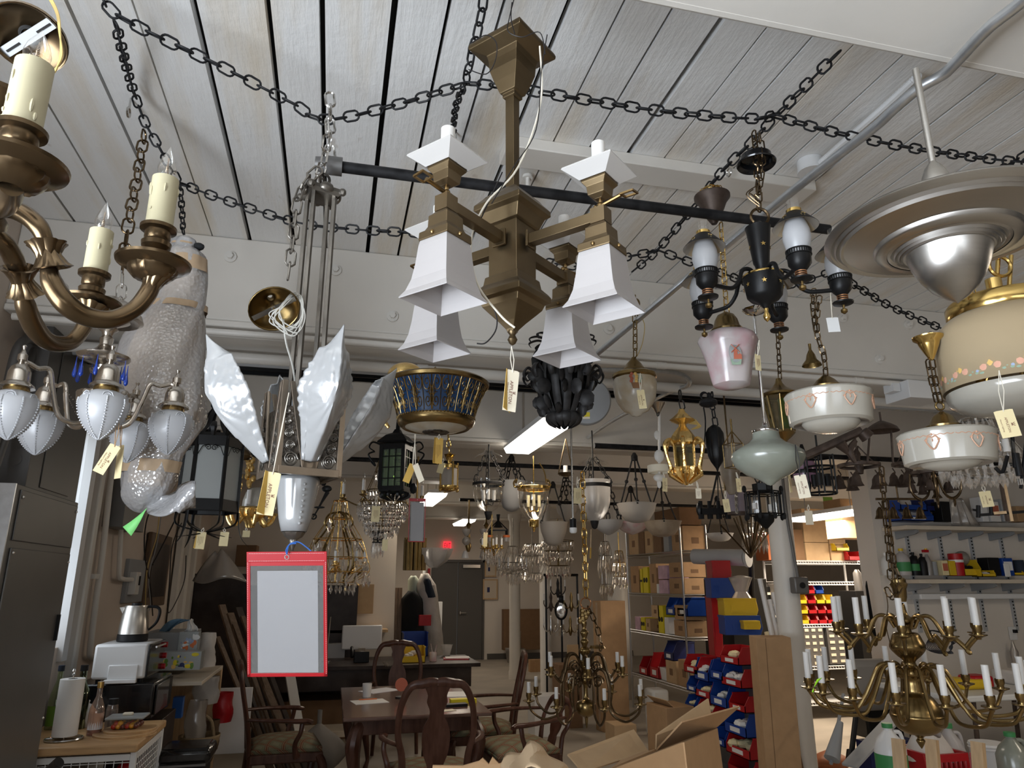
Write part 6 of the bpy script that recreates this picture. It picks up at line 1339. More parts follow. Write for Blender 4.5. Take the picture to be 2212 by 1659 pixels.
bottle('clear vinegar bottle with gold cap and white label at the front of the kitchen cart',202,1588,CT,[(.036,0),(.037,.1),(.036,.13),(.026,.16),(.014,.19),(.013,.235)],'amber_bottle','brass',(.03,'tile_red'),(.03,.11))
e=bottle('tall dark wine bottle behind the paper towel roll',163,1574,CT,[(.045,0),(.046,.17),(.04,.2),(.018,.24),(.016,.3)],'dark_bottle','black_plastic'); bottle('green glass bottle left of the paper towel roll beside the steel cabinet',112,1575,CT,[(.038,0),(.038,.14),(.03,.19),(.014,.25),(.013,.3)],'green_bottle','navy_cloth',None,(.02,.12),labmat='green_leaf')
bottle('clear pepper grinder with black top right of the vinegar bottle',237,1576,CT,[(.03,0),(.03,.1),(.027,.125),(.02,.13)],'amber_bottle','black_plastic',(.1,'dark_wood'),name='pepper_grinder')
e=empty('white_teapot','small white lidded teapot behind the vinegar bottle','teapot',gz(183,1570,CT)); B().lathe([(.0005,0),(.035,0),(.055,.04),(.05,.08),(.03,.1)],24).build('pot','white_enamel',e); B().lathe([(.032,.1),(.02,.115),(.006,.12),(.01,.135),(.0005,.14)],18).build('lid','white_enamel',e); B().tube(cr([(-.05,0,.03),(-.08,0,.05),(-.09,0,.09)],4),[.012,.009,.006],8).build('spout','white_enamel',e)
c=gz(278,1586,CT); one('cutting_board','larger round wooden cutting board at the bottom of the pair','cutting board',B().cyl((c.x-.02,c.y,CT),.15,.014,48),'butcher_block',bevel=.003); one('cutting_board','smaller round wooden cutting board under the tomato tub','cutting board',B().cyl((c.x+.0,c.y+.02,CT+.014),.13,.014,48),'butcher_block',bevel=.003)
e=empty('tomato_tub','clear plastic tub of mixed cherry tomatoes with a printed lid','tub',(c.x-.02,c.y+.02,CT+.028)); B().lathe([(.05,0),(.075,.001),(.09,.05)],4,a0=PI/4).build('tub','clear_glass',e); B().box((0,0,.056),(.19,.14,.012)).build('printed_lid','lantern_glass',e,bevel=.005); B().box((.0,-.0,.068),(.05,.03,.016)).build('lid_sticker','tag_pale',e,bevel=.006)
for i in range(26): tag(B().ball((0,0,0),.0145,10).build('cherry_tomato',('tomato_red','tomato_gold','tomato_dark')[(i*7)%3],loc=(c.x-.02-.052+.0215*(i%6)+.005*(i//12),c.y+.02-.045+.03*((i//6)%4),CT+.044+.014*(i//24))),('small glossy %s cherry tomato in the clear plastic tub'%('red','golden yellow','dark maroon')[(i*7)%3]),'tomato','cherry tomatoes in the tub, '+('red','golden','maroon')[(i*7)%3])
e=empty('microwave','black microwave oven with its blank side to the kitchen cart','microwave',(-1.17,5.12,.86)); B().b2((-.24,-.24,.02),(.2,.26,.225)).build('case','black_gloss',e,bevel=.012); B().b2((.201,-.2,.04),(.212,.14,.205)).build('door','black_gloss',e,bevel=.004); B().b2((.201,.16,.04),(.208,.25,.205)).build('control_panel','black_plastic',e)
for x in(-.2,.16): B().cyl((x,-.18,0),.015,.02,10).build('foot','black_plastic',e)
slab('appliance_stand','dark stand carrying the microwave behind the kitchen cart','stand',(-1.5,4.9,0),(-.93,5.42,.86),'dark_wood')
e=empty('toaster_oven','white toaster oven with black glass front and red knobs on top of the microwave','toaster oven',(-1.17,5.1,1.086)); B().b2((-.15,-.22,.02),(.14,.2,.215)).build('case','white_enamel',e,bevel=.016); B().b2((.14,-.215,.025),(.152,.195,.21)).build('black_front','black_gloss',e,bevel=.003)
B().b2((-.06,-.23,.02),(.1,-.219,.1)).build('side_panel','white_enamel',e,bevel=.006); B().b2((-.07,-.25,.0),(.1,-.22,.022)).build('rear_vent','white_enamel',e,bevel=.004)
for k in range(3): B().tube([(.152,.16,.05+k*.065),(.172,.16,.05+k*.065)],.017,14).build('red_knob','red_plastic',e)
B().tube([(.17,-.15,.19),(.17,.1,.19)],.006,8).build('door_handle','steel',e)
for x in(-.12,.11): B().cyl((x,-.17,-.001),.014,.022,10).build('foot','black_plastic',e)
e=empty('electric_kettle','brushed steel electric kettle with black base and handle on the toaster oven','kettle',(-1.17,5.08,1.302)); B().lathe([(.086,.045),(.082,.1),(.07,.2),(.066,.212),(.0005,.216)],40).build('steel_body','aluminium',e); B().lathe([(.0005,0),(.084,0),(.088,.006),(.087,.043)],40).build('black_base','black_plastic',e); B().tube(cr([(.06,0,.205),(.12,0,.2),(.138,0,.17),(.125,0,.11),(.085,0,.065)],6),[.012,.013,.013,.012,.009],10,flat=.7).build('handle','black_plastic',e); B().prism([(-.06,.205),(-.093,.2),(-.064,.15)],.03,Matrix.Translation((0,.015,0))@Matrix.Rotation(PI/2,4,'X')).build('spout','aluminium',e); B().cyl((0,0,.214),.03,.012,20).build('lid_knob','black_plastic',e)
q=B().grid(lambda u,v:at(330+u*75+8*math.sin(v*5),1378-u*38-(1-v)*18*math.sin(u*PI)+v*(18-u*20),5.3)+Vector((0,.03*math.sin(u*9+v*4),0)),18,10); one('blue_cloth','faded blue cloth draped over the grey bin behind the kettle','cloth',q,'cloth_blue',solid=.006)
slab('grey_bin','grey plastic bin behind the tissue boxes','bin',(-1.3,5.9,1.04),(-.98,6.4,1.3),'grey_plastic'); slab('shelf_board','wooden shelf board under the floral tissue box','shelf',(-1.35,5.5,.985),(-.8,6.5,1.01),'melamine'); slab('shelf_upright','pale wooden shelf support behind the trash can','shelf support',(-1.3,6.45,0),(-.8,6.5,.985),'pale_wood')
def tissue(label,px,py,d,w,h,dp,cols,sheet):
    e=empty('tissue_box',label,'tissue box',at(px,py,d)); B().box((0,dp/2,h/2),(w,dp,h)).build('box',cols[0],e,bevel=.002); q=B(); rn=random.Random(px)
    for i in range(22): q.m=i%(len(cols)-1); x,z=rn.uniform(-w*.42,w*.42),rn.uniform(h*.15,h*.85); q.sph((x,-.001,z),rn.uniform(.008,.02),7,(rn.uniform(.4,1.5),.05,rn.uniform(.4,1.3)))
    q.build('printed_pattern',cols[1:],e)
    if sheet: B().grid(lambda u,v:Vector(((u-.5)*.07*(1.3-v)+.01*math.sin(v*6),dp/2+.02*math.sin(u*9),h+v*.09-.02*abs(u-.5)*v)),9,6).build('tissue_sheet','candle_white',e,solid=.002)
tissue('long floral tissue box in green purple and yellow on the wooden shelf',388,1448,4.9,.26,.12,.12,('lantern_glass','motif_yellow','green_leaf','navy_plastic','yellow_print'),0); tissue('tall teal and orange patterned tissue box with a white tissue sticking out',404,1406,5.1,.13,.13,.11,('lantern_glass','enamel_teal' if 0 else 'motif_blue','orange_plastic','white_plastic'),1)
e=empty('paper_bag','crumpled pale paper bag standing right of the teal tissue box','bag',at(442,1440,5.3)); B().grid(lambda u,v:Vector((.07*math.cos(u*2*PI)*(1-.25*v)+.008*math.sin(v*9+u*11),.05*math.sin(u*2*PI)+.008*math.sin(v*7),v*.24)),20,8,True).build('bag','cloth_white',e)
e=empty('trash_can','black flip lid trash can right of the kitchen cart','trash can',(-.76,4.98,0)); B().lathe([(.15,0),(.17,.64)],4,a0=PI/4,cap=True).build('bin_body','black_plastic',e,bevel=.02,smooth=0); B().box((0,0,.68),(.29,.3,.09)).build('lid','black_gloss',e,bevel=.03); B().box((.0,-.155,.64),(.25,.01,.012)).build('hinge_strip','steel_grey',e)
e=empty('woven_basket','woven basket with a black cloth lining beside the trash can','basket',at(425,1645,5.2)); B().lathe([(.1,0),(.14,.16),(.142,.18)],28).build('basket','basket',e,solid=.008); B().tube(cr([(-.1,0,.16),(-.07,0,.27),(0,0,.31),(.07,0,.27),(.1,0,.16)],5),.012,8).build('handle','basket',e)
for i,(x0,y0,x1,y1,d,m,l,n) in enumerate(((455,1500,500,1560,5.6,'red_plastic','crumpled bright red plastic bag between the basket and the planks','plastic_bag'),(372,1508,392,1550,5.0,'blue_tie','blue and white box of zip bags hanging beside the microwave','carton'),(395,1520,440,1610,5.15,'plastic_bag','clear crinkled plastic bag hanging over the shelf edge','plastic_bag'),(415,1465,470,1520,5.4,'cloth_white','stack of crumpled printed papers under the shelf board','paper_stack'),(430,1560,470,1620,5.45,'brown_wood','brown paper parcel beside the woven basket','parcel'))):
    a=at((x0+x1)/2,y1,d); w_=(x1-x0)*d/FPX; h=(y1-y0)*d/FPX; rn=random.Random(i+9); q=B().grid(lambda u,v:Vector((w_/2*math.cos(u*2*PI)*(1-.35*abs(v-.45))*(1+.12*math.sin(u*19+v*7)),w_*.35*math.sin(u*2*PI)*(1+.12*math.sin(u*13+v*9)),v*h)),22,8,True)
    if n=='carton': q=B().box((0,0,h/2),(w_,.07,h))
    one(n,l,n.replace('_',' '),q,m,loc=a)
    if n=='carton': text('zip',w_*.6,Matrix.Translation(a+Vector((0,-.037,h/2)))@Matrix.Rotation(PI/2,4,'X')@Matrix.Rotation(-PI/2,4,'Z'),'white_plastic',bpy.data.objects[n])
q=at(505,1545,5.9); slab('cabinet_sheet','white moulded cabinet panel leaning below the red plastic bag','panel',(q.x-.17,q.y,.3),(q.x+.13,q.y+.04,.8),'white_enamel')
# leaning planks and dark sheets behind
rn=random.Random(2)
for i in range(9):
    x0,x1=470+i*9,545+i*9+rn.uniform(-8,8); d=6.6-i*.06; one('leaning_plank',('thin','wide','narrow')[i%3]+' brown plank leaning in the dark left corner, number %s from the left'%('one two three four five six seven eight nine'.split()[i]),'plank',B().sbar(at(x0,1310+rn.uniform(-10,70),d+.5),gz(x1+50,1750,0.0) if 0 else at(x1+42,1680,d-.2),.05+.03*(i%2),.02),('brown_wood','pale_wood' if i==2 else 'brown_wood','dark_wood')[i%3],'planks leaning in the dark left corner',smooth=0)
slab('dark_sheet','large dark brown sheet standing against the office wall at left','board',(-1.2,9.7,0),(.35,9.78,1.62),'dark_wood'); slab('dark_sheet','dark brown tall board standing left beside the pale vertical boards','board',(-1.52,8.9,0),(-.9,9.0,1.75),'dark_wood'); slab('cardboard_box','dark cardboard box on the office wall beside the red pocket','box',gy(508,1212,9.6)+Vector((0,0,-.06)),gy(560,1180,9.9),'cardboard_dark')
q=B().grid(lambda u,v:at(475+ (u-.5)*(20+100*v**.8),1190+v*65+6*math.sin(u*7),6.3)+Vector((0,.15*math.cos((u-.5)*PI)*-1*v,0)),16,10); one('clear_plastic_bag','clear plastic bag tied at the top hanging left of the red pocket','plastic bag',q,'plastic_bag',solid=.003)
one('white_board_strip','long white and tan strip of trim leaning behind the left chair','board',B().sbar(at(622,1430,6.9),at(650,1600,6.3),.09,.02),'trim_paint',smooth=0)
# ------------------------------------------------------------ chairs
def fabric():
    m=bpy.data.materials.new('seat_fabric'); nt,N,L=nodes(m); b=N['Principled BSDF']; b.inputs['Roughness'].default_value=.85; tc=N.new('ShaderNodeTexCoord'); out=[]
    for s in(1,-1):
        dt=N.new('ShaderNodeVectorMath'); dt.operation='DOT_PRODUCT'; dt.inputs[1].default_value=(s*7.5,7.5,9); L.new(tc.outputs['Object'],dt.inputs[0]); f=N.new('ShaderNodeMath'); f.operation='PINGPONG'; f.inputs[1].default_value=.5; L.new(dt.outputs['Value'],f.inputs[0]); out.append(f)
    mn=N.new('ShaderNodeMath'); mn.operation='MINIMUM'; L.new(out[0].outputs[0],mn.inputs[0]); L.new(out[1].outputs[0],mn.inputs[1]); r=N.new('ShaderNodeValToRGB'); E_=r.color_ramp; E_.interpolation='CONSTANT'; E_.elements[0].color=(.16,.06,.03,1); E_.elements[1].position=.05; E_.elements[1].color=(.3,.22,.12,1)
    for p,c in((.085,(.09,.03,.015,1)),(.12,(.17,.155,.09,1)),(.3,(.2,.185,.115,1))): x=E_.elements.new(p); x.color=c
    L.new(mn.outputs[0],r.inputs[0]); L.new(r.outputs[0],b.inputs['Base Color']); M['seat_fabric']=m
fabric()
def make_chair(label,loc,rz,back=1.0):
    e=empty('dining_armchair',label,'chair',loc,rz,'carved dark wood dining chairs'); H=.43; bk=lambda z:.5+(z-.5)*back
    q=B().grid(lambda u,v:Vector(((u-.5)*(.45+.11*v)*1.0,-.24+.5*v,H+.03+.055*(1-(2*u-1)**4)*(1-(2*v-1)**4))),14,14); q.grid(lambda u,v:Vector(((.5-u)*(.45+.11*v),-.24+.5*v,H+.02)),2,2)
    for a_ in range(1): 
        n=14; 
    q.build('seat_cushion','seat_fabric',e,smooth=60,solid=.02)
    B().prism([(-.23,-.25),(.23,-.25),(.285,.27),(-.285,.27)],.07,Matrix.Translation((0,0,H-.06))).build('seat_rail','cherry',e,bevel=.01)
    for sx in(-1,1):
        B().tube(cr([(sx*.26,.24,H-.02),(sx*.285,.27,H-.1),(sx*.265,.25,H-.25),(sx*.255,.245,.08),(sx*.27,.27,.02),(sx*.272,.275,0)],5),[.03,.036,.024,.016,.024,.026],10).build('leg','cherry',e)
        B().tube(cr([(sx*.21,-.24,H),(sx*.21,-.26,H*.5),(sx*.22,-.32,0)],5),[.022,.02,.018],8).build('leg','cherry',e)
        a=B().tube(cr([(sx*.235,-.28,.68),(sx*.3,-.12,.675),(sx*.33,.05,.665),(sx*.315,.13,.66),(sx*.335,.17,.65)],6),[.016,.02,.024,.026,.022],10,flat=.7).build('arm','cherry',e); B().tube(cr([(sx*.31,.1,.65),(sx*.315,.09,.58),(sx*.29,.06,.5),(sx*.265,.08,H-.02)],6),[.018,.016,.018,.026],10).build('arm_support','cherry',a)
    q=B()
    for sx in(-1,1): q.tube(cr([(sx*.2,-.25,H-.02),(sx*.205,-.27,bk(.6)),(sx*.235,-.3,bk(.74)),(sx*.225,-.335,bk(.9)),(sx*.17,-.355,bk(1.02)),(sx*.09,-.36,bk(1.04)),(sx*.04,-.36,bk(1.05)),(0,-.36,bk(1.045))],6),[.024,.022,.02,.02,.024,.03,.028,.026],10,flat=.75)
    q.build('back_frame','cherry',e)
    pr=[(.055,H-.01),(.06,.5),(.05,.55),(.075,.62),(.088,.7),(.08,.78),(.05,.84),(.045,.88),(.065,.93),(.06,.97),(.085,1.03)]
    pts=cr([(x,bk(z) if z>.5 else z,0) for x,z in pr],3); poly=[(p.x,p.y) for p in pts]+[(-p.x,p.y) for p in pts[::-1]]
    sp=B(); n=len(pts); yy=lambda z:-.255-.105*max(0,(z-.45)/.6/back)
    sp.add([Vector((x,yy(z)+o,z)) for o in(-.008,.008) for x,z in poly],[]); m=len(poly)
    for i in range(n-1):
        for o,fl in((0,0),(m,1)): f=(o+i,o+i+1,o+m-2-i,o+m-1-i); sp.f.append(f if fl else f[::-1]); sp.mi.append(0)
    for i in range(m): sp.f.append((i,(i+1)%m,m+(i+1)%m,m+i)); sp.mi.append(0)
    sp.build('splat','cherry',e); return e
make_chair('carved armchair seen from behind, centred in front of the dining table',(.72,5.14,0),rad(-4))
make_chair('carved armchair at the left of the dining table, facing right below the red pocket',(-.28,6.25,0),rad(-82))
make_chair('carved armchair seen side-on at the right of the dining table',(1.34,6.5,0),rad(80))
make_chair('low backed carved armchair nearest the crumpled kraft paper, right front',(1.46,5.72,0),rad(96),.5)
make_chair('carved armchair behind the dining table, in front of the desk bins',(.7,7.55,0),rad(176))
e=empty('dining_table','dark polished wooden dining table with cabriole legs','table',(.66,6.15,0)); B().b2((-.52,-.76,.735),(.52,.76,.762)).build('tabletop','table_top',e,bevel=.008); B().b2((-.44,-.66,.63),(.44,.66,.735)).build('apron','cherry',e,bevel=.004)
for sx in(-1,1):
    for sy in(-1,1): B().tube(cr([(sx*.4,sy*.62,.7),(sx*.44,sy*.66,.56),(sx*.41,sy*.63,.3),(sx*.4,sy*.62,.08),(sx*.42,sy*.64,.0)],5),[.045,.055,.03,.022,.035],10).build('leg','cherry',e)
TT=.762
def sheet(label,px,py,z,w,h,rz,mat='candle_white',name='paper_sheet',th=.003): return one(name,label,name.replace('_',' '),B().box((0,0,th/2),(w,h,th)),mat,loc=gz(px,py,z),rz=rz)
sheet('white papers with an orange pencil on the left end of the dining table',798,1516,TT,.26,.2,.2); one('pencil','orange pencil lying on the white papers at the table left','pencil',B().bar((-.07,0,.004),(.07,.02,.004),.004,6),'orange_plastic',loc=gz(795,1512,TT+.003)); sheet('white spiral notebook pages at the right end of the dining table',985,1500,TT,.22,.28,-.1); sheet('yellow envelope box lying on the table right of the front chair',1000,1518,TT,.2,.07,.05,'yellow_print','carton',.03); sheet('black wallet under the yellow carton on the dining table',985,1526,TT,.16,.07,.1,'black_plastic','wallet',.02); sheet('cream note lying near the front edge of the table',968,1535,TT,.1,.07,.3,'tag_pale','note')
one('paper_cup','small white paper cup at the back left of the dining table','cup',B().lathe([(.0005,0),(.032,0),(.038,.1),(.036,.1)],18),'candle_white',loc=gz(792,1505,TT)); e=empty('pink_disc_stand','dark pink round disc on a small stand on the dining table','ornament',gz(866,1508,TT)); B().tube([(0,-.006,.1),(0,.006,.1)],.05,22).build('disc','motif_red',e); B().cyl((0,0,0),.045,.012,16).build('base','black_plastic',e)
sheet('grey folded newspaper in the middle of the dining table',820,1492,TT,.3,.2,.6,'paper','newspaper'); 
# ------------------------------------------------------------ desk and the things on it
e=empty('office_desk','long dark wooden desk behind the dining table','desk',(.5,9.0,0)); B().b2((-1.25,-.5,.73),(1.22,.5,.77)).build('desktop','dark_wood',e,bevel=.004); B().b2((-1.2,-.46,.52),(1.12,-.43,.73)).build('front_rail','dark_wood',e)
for x in(-1.15,.95): B().b2((x-.06,-.45,0),(x+.06,.42,.73)).build('leg_panel','dark_wood',e)
DK=.77
e=empty('desk_monitor','white backed computer monitor on the desk','monitor',gz(785,1422,DK)); B().b2((-.27,-.01,.1),(.21,.02,.38)).build('shell','white_enamel',e,bevel=.02); B().b2((-.1,-.05,0),(.06,.08,.012)).build('foot','white_enamel',e); B().b2((-.04,.0,.01),(.0,.02,.15)).build('stem','white_enamel',e)
e=empty('desk_phone','black office telephone with handset on the desk','telephone',gz(775,1430,DK)); B().prism([(-.09,0),(.09,0),(.09,.03),(-.09,.12)],.17,Matrix.Translation((-.06,0,0))@Matrix.Rotation(PI/2,4,'Z')@Matrix.Rotation(PI/2,4,'X')).build('base','black_plastic',e,bevel=.006); B().tube(cr([(-.08,-.08,.06),(-.085,-.02,.13),(-.085,.08,.15)],4),.02,8).build('handset','black_plastic',e); B().box((.03,.06,.13),(.08,.004,.03)).build('display','alabaster',e)
def bin_mesh(w,d,h):
    # open fronted stacking bin, front toward -Y
    q=B(); t=.006; q.b2((-w/2,0,0),(w/2,d,t)); q.b2((-w/2,d-t,0),(w/2,d,h)); q.b2((-w/2,0,0),(w/2,t,h*.42))
    for sx in(-1,1): q.prism([(0,0),(d,0),(d,h),(d*.22,h),(0,h*.42)],t,Matrix.Translation((sx*(w/2-t/2)-t/2,0,0))@Matrix.Rotation(PI/2,4,'Z')@Matrix.Rotation(PI/2,4,'X'))
    q.b2((-w/2-.006,d*.2,h-.012),(w/2+.006,d,h)) if 0 else None
    for sx in(-1,1): q.b2((sx*w/2-.008,d*.2,h-.014),(sx*w/2+.008,d,h))
    return q
def bin_(label,loc,w,d,h,mat,rz=0,card=1,group=None,fill=None):
    e=empty('storage_bin',label,'bin',loc,rz,group); bin_mesh(w,d,h).build('tray',mat,e,smooth=0)
    if card: B().box((0,-.002,h*.22),(w*.45,.003,h*.2)).build('label_card','white_plastic',e)
    if fill: q=B(); rn=random.Random(label); [q.sph((rn.uniform(-w*.3,w*.3),rn.uniform(d*.15,d*.7),h*rn.uniform(.35,.55)),w*.13,6,(1,1.2,.8)) for _ in range(6)]; q.build('contents',fill,e)
    return e
bin_('tall blue plastic bin on the desk in front of the coats',gz(898,1418,DK),.3,.3,.28,'blue_plastic',0,0); bin_('yellow plastic bin on the desk in front of the blue one',gz(892,1432,DK),.28,.26,.17,'yellow_plastic',0,0,None,'cloth_white')
one('wire_tray','clear plastic tray on the desk left of the monitor','tray',B().b2((-.12,-.1,0),(.12,.1,.16)),'etched_glass',loc=gz(722,1420,DK)); sheet('red edged white envelopes stacked at the right end of the desk',985,1424,DK,.3,.2,-.15,'red_vinyl','envelope_stack',.012); sheet('white envelope lying on the red edged stack on the desk',988,1421,DK+.012,.29,.18,-.1,'candle_white','envelope',.008); one('pen_cup','clear cup of pens right of the yellow desk bin','cup',B().lathe([(.0005,0),(.04,0),(.045,.1)],16).bar((0,0,.02),(.04,0,.18),.008,6).bar((.01,0,.02),(-.03,.01,.19),.006,6),'pink_glass',loc=gz(935,1428,DK)); one('glass_bowl','crumpled clear plastic cup at the desk right of the pens','cup',B().lathe([(.04,0),(.07,.12),(.075,.13)],9),'etched_glass',loc=gz(965,1416,DK)); one('crystal_dish','clear dish on the desk behind the rear chair','dish',B().lathe([(.06,0),(.1,.05)],20),'clear_glass',loc=gz(845,1440,DK))
e=empty('desk_lamp_stand','thin silver lamp stem at the left of the monitor','lamp',gz(704,1432,DK)); B().cyl((0,0,0),.05,.02,18).build('base','steel',e); B().bar((0,0,.02),(.02,0,.5),.007).build('stem','steel',e)
e=empty('wall_shelf','wooden shelf on the cream office wall above the monitor','shelf',(.25,9.86,1.06)); B().b2((-.6,-.16,-.02),(.5,.14,.015)).build('board','pale_wood',e)
e=empty('carton','taped kraft carton with a white label on the office shelf','box',gz(760,1352,1.075)); B().box((0,.05,.1),(.42,.2,.2)).build('box','kraft',e,bevel=.01); B().box((-.06,-.052,.11),(.2,.003,.13)).build('label','tag_pale',e); B().box((.13,-.052,.11),(.07,.003,.09)).build('red_stamp','motif_red',e)
slab('cardboard_sheet','large plain cardboard sheet leaning on the office wall above the taped carton','cardboard',gy(752,1326,9.9),gy(808,1262,9.96),'cardboard_pale')
for x,l in((865,'dark brown plank leaning at the end of the office wall'),(858,'second narrow dark plank leaning at the end of the office wall')): one('leaning_plank',l,'plank',B().sbar(at(x-4,1400,9.3),at(x,1270,9.6),.05,.03),'brown_wood',smooth=0)
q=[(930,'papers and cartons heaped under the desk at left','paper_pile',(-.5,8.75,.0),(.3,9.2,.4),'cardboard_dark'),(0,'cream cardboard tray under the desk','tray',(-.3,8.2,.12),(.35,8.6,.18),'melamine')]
for _,l,n,a,b_,m in q: slab(n,l,n.replace('_',' '),a,b_,m)
e=empty('rubbish_bag','grey plastic rubbish bag on the floor between the left chair and the table','bag',(-.02,7.35,0)); B().grid(lambda u,v:Vector(((.22*math.sin(PI*min(v*1.1+.15,1))+.02)*math.cos(u*2*PI)*(1+.1*math.sin(u*17+v*5)),(.2*math.sin(PI*min(v*1.1+.15,1))+.02)*math.sin(u*2*PI),v*.52)),22,10,True).build('bag','grey_cloth',e)
# coats
def coat(label,px,y0,y1,w,d,mat,sk=0):
    wd=lambda v:w*min(1,.3+v*5)*(1+.15*v)
    q=B().grid(lambda u,v:at(px+wd(v)*math.cos(u*2*PI)*(1+.07*math.sin(u*31+v*5))+sk*v,y0+(y1-y0)*v,d)+Vector((0,.13*math.sin(u*2*PI)+.012*math.sin(v*40)*(mat=='cloth_white'),0)),26,16,True); return one('hanging_coat',label,'coat',q,mat,'coats by the office corner',solid=.03)
coat('long quilted white coat hanging at the corner by the dark door',918,1240,1420,18,9.6,'cloth_white',20); coat('black coat hanging left of the quilted white coat',890,1278,1400,20,9.5,'cloth_black'); coat('pale mint coat hanging behind the black coat',893,1245,1300,9,9.75,'cloth_mint'); coat('navy garment hanging on the right shoulder of the white coat',920,1250,1290,7,9.55,'navy_cloth',10)
one('white_tube','white tube with a bright red cap standing behind the coats','tube',B().cyl(at(914,1300,9.9),.022,.42,12),'white_enamel'); slab('red_tote','bright red tote bag behind the blue desk bin','bag',at(905,1352,9.2),at(930,1328,9.35),'red_vinyl'); slab('white_chair_back','white upright panel behind the white coat','panel',at(936,1400,10.3),at(956,1300,10.4),'white_enamel')
# ------------------------------------------------------------ rear of the room
e=empty('exit_sign','red lit exit sign on the rear wall above the dark door','sign',gy(966,1189,16.55)); B().b2((-.085,-.02,-.0),(.085,.03,.2)).build('case','exit_red',e); text('EXIT',.11,Matrix.Translation((0,-.022,.1))@Matrix.Rotation(PI/2,4,'X')@Matrix.Diagonal((.66,1.5,1,1)),'exit_dark',e)
for (x0,y0,x1,y1),l,lb in(((1047,1212,1072,1246),'framed document, upper of two on the rear wall right of the door',0),((1043,1251,1075,1295),'framed certificate, lower of two on the rear wall right of the door',1)):
    a,b_=gy(x0,y1,16.55),gy(x1,y0,16.55); e=empty('framed_picture',l,'picture',((a.x+b_.x)/2,16.56,a.z)); w_,h=(b_.x-a.x)/2,b_.z-a.z; B().b2((-w_,-.02,0),(w_,.02,h)).build('frame','pale_wood',e); B().b2((-w_+.03,-.025,.03),(w_-.03,-.021,h-.03)).build('mount','picture_mat',e); B().b2((-w_*.45,-.028,h*.35),(-w_*.1,-.026,h*.6)).build('photo','navy_plastic',e)
slab('fire_sign','small red outlined sign on the wall left of the dark door','sign',gy(924,1252,16.5),gy(929,1228,16.55),'red_vinyl'); slab('cardboard_box','big brown cardboard panel standing behind the slim white pillars','box',gy(1088,1405,16.2),gy(1168,1315,16.4),'cardboard_dark')
e=empty('clear_tub','clear plastic tub on the floor at the foot of the slim white pillar','tub',gz(1113,1432,0)); B().lathe([(.2,0),(.25,.28),(.26,.29)],4,a0=PI/4).build('tub','plastic_bag',e,smooth=0,solid=.006); B().cyl((.08,0,.02),.05,.62,14).build('tube_roll','motif_yellow' if 0 else 'alabaster',e)
slab('cardboard_box','small tilted cardboard box on the floor right of the clear tub','box',gz(1145,1452,0),gz(1180,1452,0)+Vector((0,.2,.22)),'cardboard')
e=empty('display_rack','black metal rack of wall lamps with a bright top bar behind the brass chandelier','rack',at(1215,1440,9.4)); k=9.4/FPX; zz=lambda y:(1440-y)*k*.97; q=B()
for x in(-35,0,38): q.bar((x*k,0,-.6),(x*k,0,zz(1245)),.014,8)
q.bar((-40*k,0,zz(1243)),(40*k,0,zz(1243)),.018,8); q.build('frame','black_satin',e); B().tube([(-34*k,0,zz(1241)),(0,0,zz(1241))],.02,8).build('light_bar','white_enamel',e)
def sconce(label,px,py,m,kind):
    t=Th('wall_sconce',label,'sconce',px,py,9.1,'wall lamps on the display rack'); q=B()
    if kind: 
        q.ring((0,0,0),.075,.012,'Y',22,6,1,1.5).sph((0,0,.14),.05,8,(1,.5,1)); t.P('oval_frame',q,m); B().sph((0,.01,0),.07,14,(1,.1,1.5)).build('mirror','chrome',t.e); B().cyl((0,-.05,-.05),.012,.07,10).build('candle_sleeve','candle_white',t.e)
    else:
        q.lathe([(.01,-.12),(.03,-.06),(.015,0),(.02,.06),(.005,.12)],12)
        for sx in(-1,1): q.tube(cr([(0,0,-.03),(sx*.05,-.02,-.08),(sx*.09,-.03,-.03),(sx*.09,-.03,.02)],4),.007,5); B().cyl((sx*.09,-.03,.02),.011,.08,10).build('candle_sleeve','candle_white',t.e)
        t.P('bracket',q,m)
sconce('black oval mirror sconce on the display rack','1' and 1212,1318,'black_satin',1)
for px,py,m,l in((1190,1300,'iron_brown','dark twin candle sconce left of the oval mirror'),(1234,1300,'old_brass','brass twin candle sconce right of the oval mirror'),(1205,1270,'iron','black twin sconce under the bright rack bar'),(1232,1352,'old_brass','brass sconce with two arms low on the display rack'),(1190,1350,'steel','silver sconce low at the left of the display rack')): sconce(l,px,py,m,0)
for px,l in((1215,'clear bell glass shade hanging low at the left of the rack'),(1203,'second clear bell glass shade hanging low at the rack'),(1247,'clear bell glass shade low beside the brass chandelier top')): t=Th('bell_glass',l,'glass shade',px,1362,9.0); t.lat('glass','clear_glass',[(9,1374),(8,1364),(5,1352),(2,1350)],16)
one('cardboard_tag','plain cardboard hang card standing at the rack foot','card',B().box((0,0,.1),(.14,.02,.3)),'cardboard_pale',loc=at(1238,1440,8.6))
